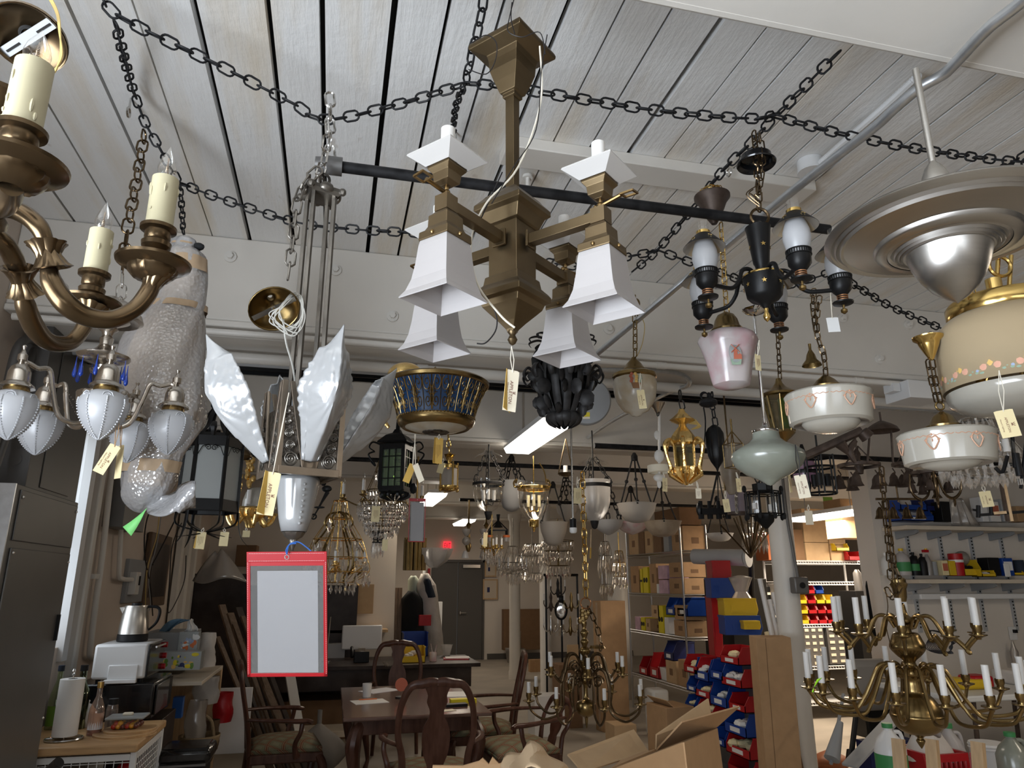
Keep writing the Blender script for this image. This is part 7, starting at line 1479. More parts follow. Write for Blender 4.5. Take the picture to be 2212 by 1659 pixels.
# ------------------------------------------------------------ chrome shelf unit with cartons and bins
X0,X1,Y0,Y1=4.15,4.5,8.2,9.9
e=empty('wire_shelf_unit','tall chrome wire shelf unit stacked with cartons in the middle right','shelf',((X0+X1)/2,(Y0+Y1)/2,0)); hx,hy=(X1-X0)/2,(Y1-Y0)/2
q=B()
for sx in(-1,1):
    for sy in(-1,1): q.bar((sx*hx,sy*hy,0),(sx*hx,sy*hy,2.35),.0125,10)
q.build('posts','wire_chrome',e)
LV=[2.03,1.51,1.02,.45]
for z in LV:
    q=B()
    for sx in(-1,1): q.bar((sx*hx,-hy,z),(sx*hx,hy,z),.007,6).bar((sx*hx,-hy,z-.03),(sx*hx,hy,z-.03),.005,6); 
    for sy in(-1,1): q.bar((-hx,sy*hy,z),(hx,sy*hy,z),.007,6).bar((-hx,sy*hy,z-.03),(hx,sy*hy,z-.03),.005,6)
    for i in range(52): y=-hy+2*hy*i/51; q.bar((-hx,y,z),(hx,y,z),.003,4); q.bar((-hx,y,z),(-hx,y+.016,z-.03),.0025,4)
    q.build('wire_shelf','wire_chrome',e)
def carton(label,y0,y1,z,h,mat='cardboard',x0=0,dx=.3,name='carton',mark=None,group='cartons on the chrome shelf unit'):
    e=empty(name,label,'box',(X0+.02+x0+dx/2,(y0+y1)/2,z+.006),0,group); B().box((0,0,h/2),(dx,y1-y0-.01,h)).build('box',mat,e,bevel=.004)
    if mat.startswith('cardboard'):
        B().box((0,0,h+.0005),(dx*.9,.05,.001)).build('tape','packing_tape',e)
        B().box((-dx/2-.001,0,h*.5),(.001,(y1-y0)*.3,h*.3)).build('printed_mark','cardboard_dark',e)
        B().box((0,-(y1-y0)/2+.004,h*.4),(.1,.001,h*.25)).build('end_mark','cardboard_dark',e)
    elif mark: 
        for k in(-.22,.22): B().tube([(-dx/2-.002,k*(y1-y0),h*.5),(-dx/2+.01,k*(y1-y0),h*.5)],min(h*.2,(y1-y0)*.2),14).build('printed_ring',mark,e)
    return e
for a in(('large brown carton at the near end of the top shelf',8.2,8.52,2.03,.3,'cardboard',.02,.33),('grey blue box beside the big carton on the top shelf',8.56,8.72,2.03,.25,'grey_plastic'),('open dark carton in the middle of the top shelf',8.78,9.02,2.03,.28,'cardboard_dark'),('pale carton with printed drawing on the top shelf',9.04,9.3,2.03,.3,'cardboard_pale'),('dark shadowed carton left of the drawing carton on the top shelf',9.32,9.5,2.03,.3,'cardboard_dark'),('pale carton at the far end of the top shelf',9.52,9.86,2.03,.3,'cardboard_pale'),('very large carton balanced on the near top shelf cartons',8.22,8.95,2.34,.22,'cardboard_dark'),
 ('upper brown carton at the near end of the second shelf',8.2,8.6,1.51+.2,.18,'cardboard'),('lower brown carton at the near end of the second shelf',8.2,8.62,1.51,.19,'cardboard'),('tall brown carton in the middle of the second shelf',8.98,9.2,1.51,.38,'cardboard'),('brown carton at the far end of the second shelf',9.55,9.85,1.51,.36,'cardboard'),
 ('brown carton at the near end of the third shelf, upper',8.2,8.52,1.02+.19,.17,'cardboard'),('brown carton at the near end of the third shelf, lower',8.2,8.55,1.02,.18,'cardboard'),('small cube carton on the third shelf between yellow packs',9.25,9.4,1.02,.16,'cardboard_pale'),('carton with packing paper behind the yellow packs on the third shelf',8.95,9.2,1.2,.16,'cardboard_pale'),
 ('tan open carton on the bottom shelf',8.55,8.85,.45,.26,'cardboard_pale'),('brown carton at the near end of the bottom shelf',8.2,8.5,.45,.3,'cardboard')): carton(*a)
for a in(('stack of yellow lamp packs on the second shelf',9.25,9.42,1.51,.34),('narrow yellow lamp pack at the far side of the second shelf',9.44,9.52,1.51,.32),('tall stack of yellow lamp packs on the third shelf',8.84,9.0,1.02,.34),('small yellow lamp pack on the third shelf',9.42,9.56,1.02,.17)): carton(*a,mat='yellow_print',mark='black_plastic',name='lamp_pack',group='yellow packs on the chrome shelf unit')
for a in(('upper lilac printed box on the second shelf',8.65,8.93,1.51+.18,.17),('lower lilac printed box on the second shelf',8.65,8.92,1.51,.17),('small lilac printed box on the third shelf',9.58,9.76,1.02,.17)): carton(*a,mat='lilac_print',name='printed_box',group='lilac boxes on the chrome shelf unit')
carton('small white box in front of the lilac boxes on the second shelf',8.93,9.0,1.51,.12,'white_plastic',name='white_box'); carton('white packets on the third shelf beside the yellow stack',8.7,8.82,1.02,.2,'white_plastic',name='white_box')
for i,(y,z,m,l) in enumerate(((8.3,1.26,'blue_plastic','blue bin under the second shelf, nearest end'),(8.62,1.26,'blue_plastic','second blue bin under the second shelf'),(9.55,.46,'red_plastic','red bin at the far end of the bottom shelf'),(9.2,.46,'red_plastic','tall red bin on the bottom shelf'),(8.75,.72,'navy_plastic','dark blue bin under the third shelf'))): bin_(l,(X0+.02,y,z),.26,.3,.22 if i!=3 else .3,m,rad(-90),1,'bins on the chrome shelf unit')
e=empty('white_tub','white plastic tub full of parts at the middle of the bottom shelf','tub',(X0+.15,9.0,.456)); B().lathe([(.13,0),(.16,.15)],4,a0=PI/4,cap=True).build('tub','white_enamel',e,smooth=0)
# tall cartons standing in front
e=empty('tall_carton','tall narrow cardboard carton standing left of the chrome shelf unit','box',(3.3,8.5,0),rad(8)); B().box((0,0,.72),(.34,.2,1.44)).build('box','cardboard',e,bevel=.004); B().box((-.171,0,.72),(.001,.05,1.4)).build('tape','packing_tape',e)
slab('white_waste_bin','white plastic waste bin below the bottom shelf','bin',(3.55,7.9,0),(3.75,8.15,.5),'pale_plastic',bevel=.03)
c=gz(1440,1700,0); e=empty('carton','brown cardboard carton with open top right of the small brass chandelier','box',(3.2,6.75,0),rad(6)); B().box((0,0,.27),(.3,.36,.54)).build('box','cardboard',e,bevel=.004); B().box((-.1,0,.57),(.1,.35,.006),R=Matrix.Rotation(.7,3,'Y')).build('flap','cardboard_pale',e)
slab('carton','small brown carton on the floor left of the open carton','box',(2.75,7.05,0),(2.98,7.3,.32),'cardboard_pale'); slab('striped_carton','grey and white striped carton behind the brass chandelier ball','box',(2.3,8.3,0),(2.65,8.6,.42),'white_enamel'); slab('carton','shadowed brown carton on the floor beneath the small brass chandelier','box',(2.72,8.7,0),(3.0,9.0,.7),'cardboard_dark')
# ------------------------------------------------------------ louvred rack of red and blue bins
RX=3.55
e=empty('louvre_rack','dark louvred panel carrying red and blue bins','rack',(RX+.1,6.6,0)); B().b2((0,-.9,0),(.03,.5,.95)).build('panel','steel_grey',e); B().b2((-.2,-.9,0),(.22,.6,.04)).build('base','steel_grey',e)
RB=[(1477,1507,1413,1450,'red'),(1500,1531,1420,1466,'blue'),(1534,1562,1424,1464,'blue'),(1556,1596,1393,1430,'red'),(1558,1602,1438,1477,'red'),(1483,1505,1460,1490,'blue'),(1502,1534,1467,1502,'red'),(1534,1570,1473,1520,'blue'),(1574,1610,1496,1530,'red'),(1505,1540,1510,1540,'red'),(1565,1612,1530,1578,'blue'),(1543,1566,1569,1606,'blue'),(1568,1620,1578,1622,'red'),(1500,1532,1548,1585,'blue'),(1572,1625,1626,1665,'red'),(1480,1500,1500,1530,'blue')]
rows='top second third fourth fifth sixth lowest'.split()
for i,(x0,x1,y0,y1,cn) in enumerate(RB):
    a,b_=gx(x0,y1,RX-.1),gx(x1,y1,RX-.1); t_=gx(x0,y0,RX-.1); w_=max(.09,abs(a.y-b_.y)*.95); h=max(.08,t_.z-a.z)
    bin_('%s rack bin, %s %s'%(cn,('with a white card','with pale parts','with small parts')[i%3],('above the leaning carton flap','in the far column','beside the tall leaning carton','in the middle column')[i%4]+(' (%s row)'%rows[min(6,i//3)])),(RX-.1,(a.y+b_.y)/2,a.z),w_,.22,h,cn+'_plastic',rad(-90),1,'red and blue bins on the louvred rack',('candle_ivory','white_plastic',None)[i%3])
e=empty('tall_leaning_carton','very tall plain cardboard carton leaning against the round white pillar','box',(3.27,5.12,0),rad(-14)); q=B(); q.T=Matrix.Rotation(rad(2),4,'X'); q.box((0,0,.63),(.26,.17,1.26)); q.build('box','cardboard',e,bevel=.004); q=B(); q.T=Matrix.Rotation(rad(2),4,'X'); q.box((-.06,-.0862,.63),(.004,.001,1.25)); q.build('seam','cardboard_dark',e)
one('black_pole','black strip standing between the leaning carton and the white pillar','pole',B().sbar((3.52,5.25,0),(3.5,5.3,1.2),.06,.03),'black_satin',smooth=0); one('brown_tube','brown cardboard tube leaning behind the white pillar','tube',B().bar((3.66,5.4,0),(3.58,5.5,1.05),.03,14),'cardboard_dark')
for i,(xa,ya,xb,yb,m) in enumerate(((1641,1250,1690,1440,'white_enamel'),(1662,1295,1700,1440,'white_enamel'),(1670,1280,1706,1400,'white_enamel'),(1656,1365,1690,1450,'motif_pale'),(1664,1365,1698,1450,'motif_pale'))):
    if m=='motif_pale': m='candle_ivory'
    one('leaning_tube',('longest white plastic tube leaning left of the pillar','second white plastic tube leaning left of the pillar','white tube closest to the pillar edge','cream fluted strip leaning behind the tall carton','second cream fluted strip leaning behind the tall carton')[i],'tube',B().bar(at(xa,ya,6.4),at(xb+18,yb+120,6.0),.022,12),m,'tubes leaning by the pillar')
# bigger bins stacked between shelf and pillar
for (x0,y0,x1,y1),d,m,l in(((1540,1212,1582,1250),7.6,'red_plastic','large red bin seen side-on under the grey tube roll'),((1538,1250,1618,1292),7.5,'blue_plastic','large blue bin seen side-on below the red bin'),((1566,1294,1640,1332),7.3,'yellow_plastic','large yellow bin seen side-on above the lowest blue bin'),((1568,1332,1650,1372),7.2,'blue_plastic','large blue bin under the yellow bin'),((1545,1294,1565,1420),7.6,'red_plastic','tall red stacked bins left of the yellow bin'),((1608,1342,1645,1360),7.1,'yellow_plastic','small yellow bin inside the lower blue bin')):
    a=at((x0+x1)/2,y1,d); w_=(x1-x0)*d/FPX; h=(y1-y0)*d/FPX; e=empty('storage_bin',l,'bin',a,-AZ,'big bins stacked by the pillar'); B().prism([(-w_/2,0),(w_/2*.86,0),(w_/2,h*.35),(w_/2*.9,h*.96),(-w_/2,h)],.24,Matrix.Translation((0,.24,0))@Matrix.Rotation(PI/2,4,'X')).build('tray',m,e,bevel=.006); B().b2((-w_/2-.005,-.006,h-.02),(w_/2*.9,.246,h)).build('rim',m,e); B().b2((-w_*.3,-.004,h*.2),(w_*.1,0,h*.6)).build('side_ribs',m,e)
slab('bin_stand','dark stand behind the big bins left of the white pillar','stand',at(1548,1655,7.9),at(1655,1250,8.0),'black_satin')
q=B().lathe([(.03,.22),(.12,.2),(.06,.06),(.1,0)],10); one('plastic_bag','clear plastic bag bunched on top of the yellow bin','bag',q,'plastic_bag',loc=at(1602,1292,7.1))
one('grey_tube_roll','thick grey tube roll lying across the top beside the chrome shelf','tube',B().tube([at(1500,1202,8.2),at(1612,1205,7.7)],[.085,.09],20).tube([at(1612,1205,7.7),at(1618,1205,7.68)],[.1,.1],20),'grey_paint'); one('black_stand_pole','black vertical pole under the end of the grey tube roll','pole',B().bar(at(1622,1215,7.8),at(1630,1420,7.8),.03,8),'black_satin')
t=Th('curl_sprig','bundle of brass rods spreading like a fan left of the pillar','metalwork',1618,1160,7.0); q=B(); rn=random.Random(3)
for i in range(14): a=rn.uniform(-1,1); q.bar((.0,0,-.2),(a*.26,rn.uniform(-.1,.1),.12+.14*(1-abs(a))),.008,5)
t.P('rods',q,'bronze')
# ------------------------------------------------------------ pillar switch and conduit
c=at(1687,1150,6.1); e=empty('switch_box','grey electrical box with a black socket on the round white pillar','box',(c.x-.0,c.y-.13,1.63)); B().box((.02,-.02,0),(.13,.08,.13)).build('box','steel_grey',e,bevel=.012); B().tube([(.02,-.062,0),(.02,-.07,0)],.024,16).build('socket','dark_gap',e); B().tube(cr([(.03,0,.06),(.02,.02,.3),(-.0,.025,.6),(-.0,.025,1.2)],5),.012,10).build('conduit','steel_grey',e)
# ------------------------------------------------------------ storeroom shelving seen past the pillar
SY=8.5
e=empty('storeroom_shelf','white wire shelf unit in the lit storeroom past the pillar','shelf',(6.25,SY+.2,0)); q=B()
for x in(-.52,.75):
    for y in(-.2,.2): q.bar((x,y,0),(x,y,2.3),.016,8)
q.build('posts','white_enamel',e)
for z in(1.93,1.66,1.13,.62,.2): q=B(); [q.bar((-.52,y,zz),(.75,y,zz),.008,6) for y in(-.2,.2) for zz in(z,z-.035)]; [q.bar((-.52+i*.04,-.2,z),(-.5+i*.04,-.2,z-.035),.005,4) for i in range(32)]; q.b2((-.52,-.19,z-.004),(.75,.2,z)); q.build('wire_shelf','white_enamel',e)
cc=['yellow','yellow','red','blue']
for r in range(4):
    for c_ in range(5):
        x=5.86+c_*.135; m=[['yellow','yellow','red','blue','yellow'],['yellow','yellow','red','yellow','yellow'],['yellow','yellow','red','red','red'],['yellow','yellow','red','red','red']][r][c_]
        if r==0 and c_==4: continue
        bin_('small %s bin in the storeroom grid, %s row, %s column'%(m,('top','second','third','bottom')[r],('first','second','third','fourth','fifth')[c_]),(x,SY+.02,1.66+(3-r)*.068*0+ (3-r)*.0 + .0),.12,.16,.1,m+'_plastic',0,0,'storeroom bin grid') if 0 else bin_('small %s bin in the storeroom grid, %s row, %s column'%(m,('top','second','third','bottom')[r],('first','second','third','fourth','fifth')[c_]),(x,SY+.0+r*0,1.135+(3-r)*.125),.125,.17,.115,m+'_plastic',0,0,'storeroom bin grid')
for a,b_,m,l,n in(((5.85,SY,1.935),(6.1,SY+.3,2.34),'cardboard_dark','dark carton under the gold urn on the storeroom shelf','carton'),((6.12,SY,1.935),(6.48,SY+.3,2.17),'cardboard_pale','lower big cardboard carton in the lit storeroom','carton'),((6.12,SY,2.175),(6.48,SY+.3,2.62),'cardboard_pale','upper big cardboard carton in the lit storeroom','carton'),((6.5,SY,1.935),(6.75,SY+.3,2.14),'cardboard_pale','small cardboard carton lower right in the lit storeroom','carton'),((6.5,SY,2.145),(6.75,SY+.3,2.32),'cardboard_pale','small cardboard carton upper right in the lit storeroom','carton'),((5.62,SY+.1,1.94),(5.84,SY+.4,2.3),'rust_box','rust orange box beside the pillar in the storeroom','carton'),((5.74,SY,1.665) if 0 else (5.56,SY-.1,1.45),(5.76,SY+.1,1.64),'white_enamel','white tray with handwriting beside the storeroom bins','tray'),((6.3,SY,.64),(6.95,SY+.3,1.1),'steel_grey','bank of small grey drawers in the storeroom','drawer_unit'),((5.75,SY,.62),(6.25,SY+.3,1.1),'steel_grey','grey drawer cabinet with pale labels in the storeroom','drawer_unit')):
    e=one(n,l,'drawers' if n=='drawer_unit' else n,B().b2(a,b_),m,bevel=.004)
    if n=='tray': TRAY=e
    if n=='drawer_unit':
        w_,h=b_[0]-a[0],b_[2]-a[2]; q=B()
        for r in range(6):
            for c_ in range(5): q.box((-w_/2+w_*(c_+.5)/5,-(b_[1]-a[1])/2-.004,h*(r+.5)/6),(w_/5*.55,.006,h*.07))
        q.build('label_strips','tag_pale',e)['kind']='stuff'
text('Used Bin',.055,Matrix.Translation((0,-.103,.09))@Matrix.Rotation(PI/2,4,'X'),'ink_dark',TRAY)
e=empty('slotted_shelf','dark shelf unit of pale edged slots behind the pillar','shelf',(5.15,SY+.25,0)); B().b2((-.35,-.2,0),(.5,.2,1.6)).build('case','black_satin',e)
for i in range(11): B().b2((-.34,-.215,.1+i*.14),(.49,-.19,.13+i*.14)).build('slot_edge','tag_pale' if i>6 else 'grey_plastic',e)
q=bpy.data.objects; e=empty('gold_urn','small gold lamp base standing on the dark storeroom carton','lamp base',(5.98,SY+.12,2.34)); B().lathe([(.06,0),(.065,.03),(.03,.06),(.05,.1),(.02,.16),(.012,.22)],16).build('base','brass',e)
bin_('yellow bin at the top right of the storeroom beside the partition end',(6.62,SY-.1,2.06),.2,.2,.1,'yellow_plastic',0,0); bin_('upper red bin beside the partition end in the storeroom',(6.6,SY-.12,1.94) if 0 else (6.8,SY-.1,1.94),.2,.25,.12,'red_plastic',0,0)
slab('green_paper','bright green paper sheet hung high in the storeroom under the ring cage lantern','paper',gy(1781,1098,8.0),gy(1797,1074,8.01),'green_sheet' if 0 else 'neon_leaf' if 0 else 'green_leaf'); slab('cardboard_box','brown carton on a high ledge beside the partition end','box',gy(1824,1162,7.2),gy(1852,1085,7.5),'cardboard'); slab('black_locker','tall black locker standing in front of the storeroom shelf','locker',(5.85,7.3,0),(6.3,7.6,1.56),'black_satin'); one('grey_cylinder','grey cylinder canister on top of the black locker','canister',B().lathe([(.045,0),(.045,.2),(.02,.24)],18,cap=True),'steel_grey',loc=(5.98,7.4,1.56)); slab('white_beam_duct','pale angled duct on the ceiling of the storeroom','duct',(5.6,8.2,2.72),(8.0,8.5,2.88),'trim_paint')
# ------------------------------------------------------------ wall shelves at right
WY=5.95
def wshelf(label,z,x0,x1):
    e=empty('wall_shelf',label,'shelf',((x0+x1)/2,WY-.15,z)); h=(x1-x0)/2; B().b2((-h,-.17,-.035),(h,.145,0)).build('board','melamine',e,bevel=.003)
    for i in range(5): x=-h+.14+i*.37; B().prism([(.145,-.036),(-.13,-.036),(-.14,-.06),(-.1,-.075),(.145,-.11)],.02,Matrix.Translation((x,0,0))@Matrix.Rotation(PI/2,4,'Z')@Matrix.Rotation(PI/2,4,'X')).build('bracket','grey_plastic',e)
wshelf('upper white wall shelf loaded with blue bins and plastic bags',2.165,5.15,7.3); wshelf('lower white wall shelf loaded with bottles and yellow bins',1.68,5.2,7.3)
for i,x in enumerate((5.4,5.78,6.15,6.52)):
    q=B().b2((x,WY-.02,1.2),(x+.035,WY,2.14)); q.m=1
    for k in range(28): q.b2((x+.01,WY-.0212,1.24+k*.032),(x+.025,WY-.0198,1.255+k*.032))
    one('shelf_upright','grey slotted shelf upright on the right wall, '+('first','second','third','fourth')[i]+' from the left','shelf upright',q,['grey_paint','dark_gap'],'slotted uprights')
e=empty('light_bar','long white light bar fixed under the lower wall shelf','light fixture',(6.2,WY-.1,1.5)); B().b2((-.85,-.05,0),(1.1,.04,.05)).build('housing','white_enamel',e,bevel=.01); B().b2((-.95,-.03,.0),(-.85,.03,.045)).build('end_plug','grey_paint',e)
def item(px,y0,y1,wpx,label,name,mat,kind='box',cap=None,lab=None,lm='red_vinyl',Y=5.78,dp=.12):
    a,b_=gy(px,y1,Y),gy(px,y0,Y); d=a.length; k=7.0/FPX; w_=wpx*k; h=b_.z-a.z; zs={0:0}; e=empty(name,label,name.replace('_',' '),a)
    if kind=='box': B().box((0,0,h/2),(w_,dp,h)).build('body',mat,e,bevel=.004)
    elif kind=='can': B().cyl((0,0,0),w_/2,h,22).build('body',mat,e,bevel=.003)
    elif kind=='jug':
        B().lathe([(w_*.48,0),(w_*.5,h*.1),(w_*.5,h*.6),(w_*.36,h*.78),(w_*.13,h*.88),(w_*.13,h*.93)],20,cap=True).build('body',mat,e); B().tube(cr([(w_*.2,-.0,h*.85),(w_*.44,0,h*.82),(w_*.48,0,h*.6)],4),w_*.06,6).build('handle',mat,e)
    elif kind=='spray': B().lathe([(w_*.45,0),(w_*.48,h*.5),(w_*.2,h*.72),(w_*.14,h*.8)],18,cap=True).build('body',mat,e); B().box((-w_*.1,0,h*.92),(w_*.7,.03,h*.1)).build('trigger_head','red_vinyl',e)
    if cap: B().cyl((0,0,h*.92),w_*.16,h*.1,14).build('cap',cap,e)
    if lab: (B().lathe([(w_*.505,h*lab[0]),(w_*.505,h*lab[1])],22) if kind!='box' else B().box((0,-dp/2-.001,h*(lab[0]+lab[1])/2),(w_*.8,.002,h*(lab[1]-lab[0])))).build('label',lm,e)
    return e
I=item
I(1953,1186,1243,30,'cloudy jug with orange and green label on the lower wall shelf','jug','frost_glass','jug','yellow_plastic',(.15,.5),'green_label'); I(1918,1195,1243,22,'pale jug at the left end of the lower wall shelf behind the chains','jug','pale_plastic','jug','white_plastic'); I(1978,1194,1243,20,'first black plastic bottle on the lower wall shelf','bottle','black_plastic','jug','black_plastic',(.2,.5),'green_label'); I(1996,1197,1243,18,'second black plastic bottle on the lower wall shelf','bottle','black_plastic','jug','black_plastic'); I(2008,1186,1243,17,'spray bottle with red trigger and yellow collar on the lower wall shelf','spray_bottle','etched_glass','spray','yellow_plastic'); I(2034,1211,1243,15,'small cream labelled can on the lower wall shelf','can','tag_paper','box',None,(.3,.8),'motif_red'); I(2050,1212,1243,16,'short yellow box between the cream can and the red can','carton','yellow_plastic','box'); I(2070,1196,1244,28,'red and white labelled can with a dark lid on the lower wall shelf','can','red_vinyl','can',None,(.6,.72),'white_enamel'); I(2170,1206,1244,27,'blue box on the lower wall shelf','carton','blue_plastic','box',None,(.3,.8),'white_plastic'); I(2178,1217,1246,14,'white card with a bar code in front of the blue box','card','white_plastic','box',dp=.01,Y=5.7); I(2020,1213,1243,13,'grey small bottle on the lower wall shelf','bottle','grey_plastic','can'); I(2140,1205,1244,30,'black power tool lying on the lower wall shelf','power_tool','black_plastic','box'); I(2205,1210,1243,20,'dark tin at the right end of the lower wall shelf','tin','navy_cloth','can')
bin_('yellow open bin of tools on the lower wall shelf',gy(2104,1244,5.72),.2,.22,.15,'yellow_plastic',0,0,None,'black_plastic'); bin_('flat yellow bin of loose parts right of the tool bin',gy(2138,1246,5.66),.16,.12,.06,'yellow_plastic',0,0,None,'cloth_white'); bin_('short yellow bin at the far right end of the lower wall shelf',gy(2203,1243,5.72),.12,.2,.06,'yellow_plastic',0,0)
one('glass_globe','clear round glass globe behind the red labelled can','glass globe',B().ball((0,0,.07),.07,16),'etched_glass',loc=gy(2080,1222,5.88))
bin_('lower blue bin at the left of the upper wall shelf',gy(1985,1125,5.75),.36,.24,.11,'blue_plastic',0,1); bin_('upper blue bin stacked on the left of the upper wall shelf',gy(1975,1102,5.78),.3,.22,.12,'blue_plastic',0,0); bin_('third blue bin tilted behind the bell fixture on the upper wall shelf',gy(2012,1104,5.8),.16,.2,.12,'navy_plastic',0,0)
I(2042,1085,1127,36,'black box heap between the blue bins and the clear bag on the upper shelf','box','black_plastic','box'); I(2120,1075,1128,16,'white box behind the printed cream tag on the upper shelf','box','white_enamel','box'); I(2142,1085,1128,26,'white packet with red print on the upper shelf','packet','candle_white','box',None,(.3,.8),'motif_red'); I(2166,1080,1128,20,'grey packet at the right of the upper shelf','packet','grey_paint','box'); I(2200,1095,1128,28,'brown carton at the right end of the upper shelf','carton','cardboard','box')
q=B().grid(lambda u,v:gy(2060+(u-.5)*(20+40*v)+26*v,1078+58*v,5.72)+Vector((0,-.08*math.sin(u*PI)+.012*math.sin(u*30),.0)),20,8); one('clear_plastic_bag','clear crinkled bag of tubes hanging over the edge of the upper wall shelf','plastic bag',q,'plastic_bag',solid=.004)
# folding table, buckets and timber below the big chandelier
e=empty('folding_table','white folding table with dark metal legs below the big brass chandelier','table',(4.75,4.75,0)); B().b2((-.55,-.38,.86),(1.4,.38,.9)).build('tabletop','pale_plastic',e,bevel=.01)
q=B()
for x in(-.4,.6): 
    for y in(-.3,.3): q.bar((x,y,0),(x+.06,y,.86),.016,8)
    q.bar((x+.03,-.3,.4),(x+.03,.3,.4),.012,6)
q.build('legs','iron_brown',e); B().b2((.1,-.39,.6),(1.3,-.383,.86)).build('front_cloth','white_enamel',e)
for a in((4.5,4.6,.26,.2,.07,'yellow_plastic','yellow box on the folding table behind the brass arms'),(4.62,4.62,.18,.16,.09,'red_vinyl','red box on the folding table behind the brass arms'),(5.1,4.7,.3,.24,.1,'cloth_white','crumpled white cloth heap on the folding table'),(5.5,4.6,.2,.16,.06,'cardboard_pale','flat cardboard tray on the folding table')): slab('carton' if 'cloth' not in a[6] else 'cloth',a[6],'box',(a[0],a[1],.9),(a[0]+a[2],a[1]+a[3],.9+a[4]),a[5],bevel=.02)
def floor_item(px,py,z,label,name,mat,kind,w_,h,cap=None,lab=None,lm='green_label'):
    e=empty(name,label,name.replace('_',' '),gz(px,py,z) if 0 else at(px,py,z))
    if kind=='jug': B().lathe([(w_*.48,0),(w_*.5,h*.08),(w_*.5,h*.58),(w_*.38,h*.74),(w_*.14,h*.9),(w_*.14,h*.95)],22,cap=True).build('body',mat,e); B().tube(cr([(w_*.2,-.0,h*.86),(w_*.42,-.01,h*.84),(w_*.5,-.01,h*.62)],4),w_*.07,8).build('handle',mat,e)
    if kind=='bucket': B().lathe([(w_*.42,0),(w_*.5,h*.86),(w_*.53,h*.88),(w_*.5,h*.92),(w_*.53,h*.95),(w_*.5,h)],26,cap=True).build('bucket',mat,e)
    if kind=='crate':
        q=B()
        for sx in(-1,1): q.b2((sx*w_/2-.01,-w_/2,0),(sx*w_/2+.01,w_/2,h)); q.b2((-w_/2,sx*w_/2-.01,h*.8),(w_/2,sx*w_/2+.01,h)); q.b2((-w_/2,sx*w_/2-.01,0),(w_/2,sx*w_/2+.01,h*.15))
        for i in range(9): q.bar((-w_/2+w_*i/8,-w_/2,0),(-w_/2+w_*(i+1)/8-.01,-w_/2,h),.005,4); q.bar((w_/2-w_*i/8,-w_/2,0),(w_/2-w_*(i+1)/8,-w_/2,h),.005,4)
        q.build('lattice',mat,e)
    if cap: B().cyl((0,0,h*.94),w_*.17,h*.08,16).build('cap',cap,e)
    if lab: B().lathe([(w_*.505,h*lab[0]),(w_*.505,h*lab[1])],22).build('label',lm,e)
    return e
e=floor_item(1932,1690,4.0,'white bleach jug with green label at the bottom right','jug','white_enamel','jug',.17,.3,'green_label',(.1,.5)); text('ple',.06,Matrix.Translation(e.location+Vector((-.0,-.0875,.1)))@Matrix.Rotation(PI/2,4,'X'),'white_plastic',None,'lettering') if 0 else None
floor_item(2066,1700,4.2,'cloudy plastic jug with green cap behind the timber stakes','jug','frost_glass','jug',.16,.34,'green_label'); floor_item(2200,1700,3.9,'pale green plastic jug at the bottom right corner','jug','green_glass','jug',.17,.27,'green_label'); floor_item(2148,1700,4.2,'white plastic bucket behind the right timber stake','bucket','white_enamel','bucket',.2,.24); floor_item(2020,1700,4.1,'dark red plastic milk crate behind the middle timber stake','milk_crate','tile_red' if 0 else 'red_plastic','crate',.26,.2)
q=B().grid(lambda u,v:Vector((.16*math.cos(u*2*PI)*(1-.5*v),.12*math.sin(u*2*PI)*(1-.5*v),v*.12+.012*math.sin(u*21))),24,7,True); one('white_cloth','crumpled white cloth piled on the red milk crate','cloth',q,'cloth_white',loc=at(2010,1635,4.15))
for i,(xa,ya,xb,yb,l) in enumerate(((1940,1596,1952,1700,'left rough timber stake in front of the bleach jug'),(2012,1597,2024,1700,'middle rough timber stake in front of the milk crate'),(2112,1603,2122,1700,'right rough timber stake in front of the white bucket'))): one('timber_stake',l,'timber',B().sbar(at(xa,ya,3.3),at(xb,yb+40,3.2),.05,.035),'pale_wood','timber stakes at bottom right',smooth=0)
slab('blue_tote','dark blue storage tote under the folding table','tote',at(1890,1700,4.9),at(1950,1590,5.2),'navy_plastic'); one('grey_plank','long grey plank leaning across the blue tote','plank',B().sbar(at(1835,1655,4.6),at(1960,1520,5.0),.11,.015),'grey_paint',smooth=0); slab('black_board','black upright panel leaning behind the grey plank','panel',(4.3,5.4,0),(4.62,5.44,.95),'black_satin'); one('push_broom','broom with a grey plastic sleeve standing by the pillar','broom',B().bar(at(1795,1650,4.6),at(1822,1500,5.0),.012,8).tube([at(1797,1640,4.6),at(1815,1560,4.75)],[.05,.02],12),'grey_plastic'); one('black_pole','black pole with a yellow collar right of the broom','pole',B().bar(at(1838,1640,4.8),at(1852,1520,5.0),.018,10).bar(at(1836,1650,4.75),at(1839,1622,4.8),.03,10),'black_satin'); one('crumpled_bag','crumpled brown plastic bag on the floor at the broom foot','bag',B().grid(lambda u,v:Vector((.18*math.cos(u*2*PI)*math.sin(PI*(.2+v*.75))*(1+.15*math.sin(u*23)),.14*math.sin(u*2*PI)*math.sin(PI*(.2+v*.75)),.16*v)),24,8,True),'tile_red',loc=gz(1795,1662,0)); slab('grey_shade_bag','grey cloth covered bundle hanging behind the left arms of the big chandelier','bundle',at(1850,1540,5.6),at(1905,1420,5.9),'grey_cloth',bevel=.06)
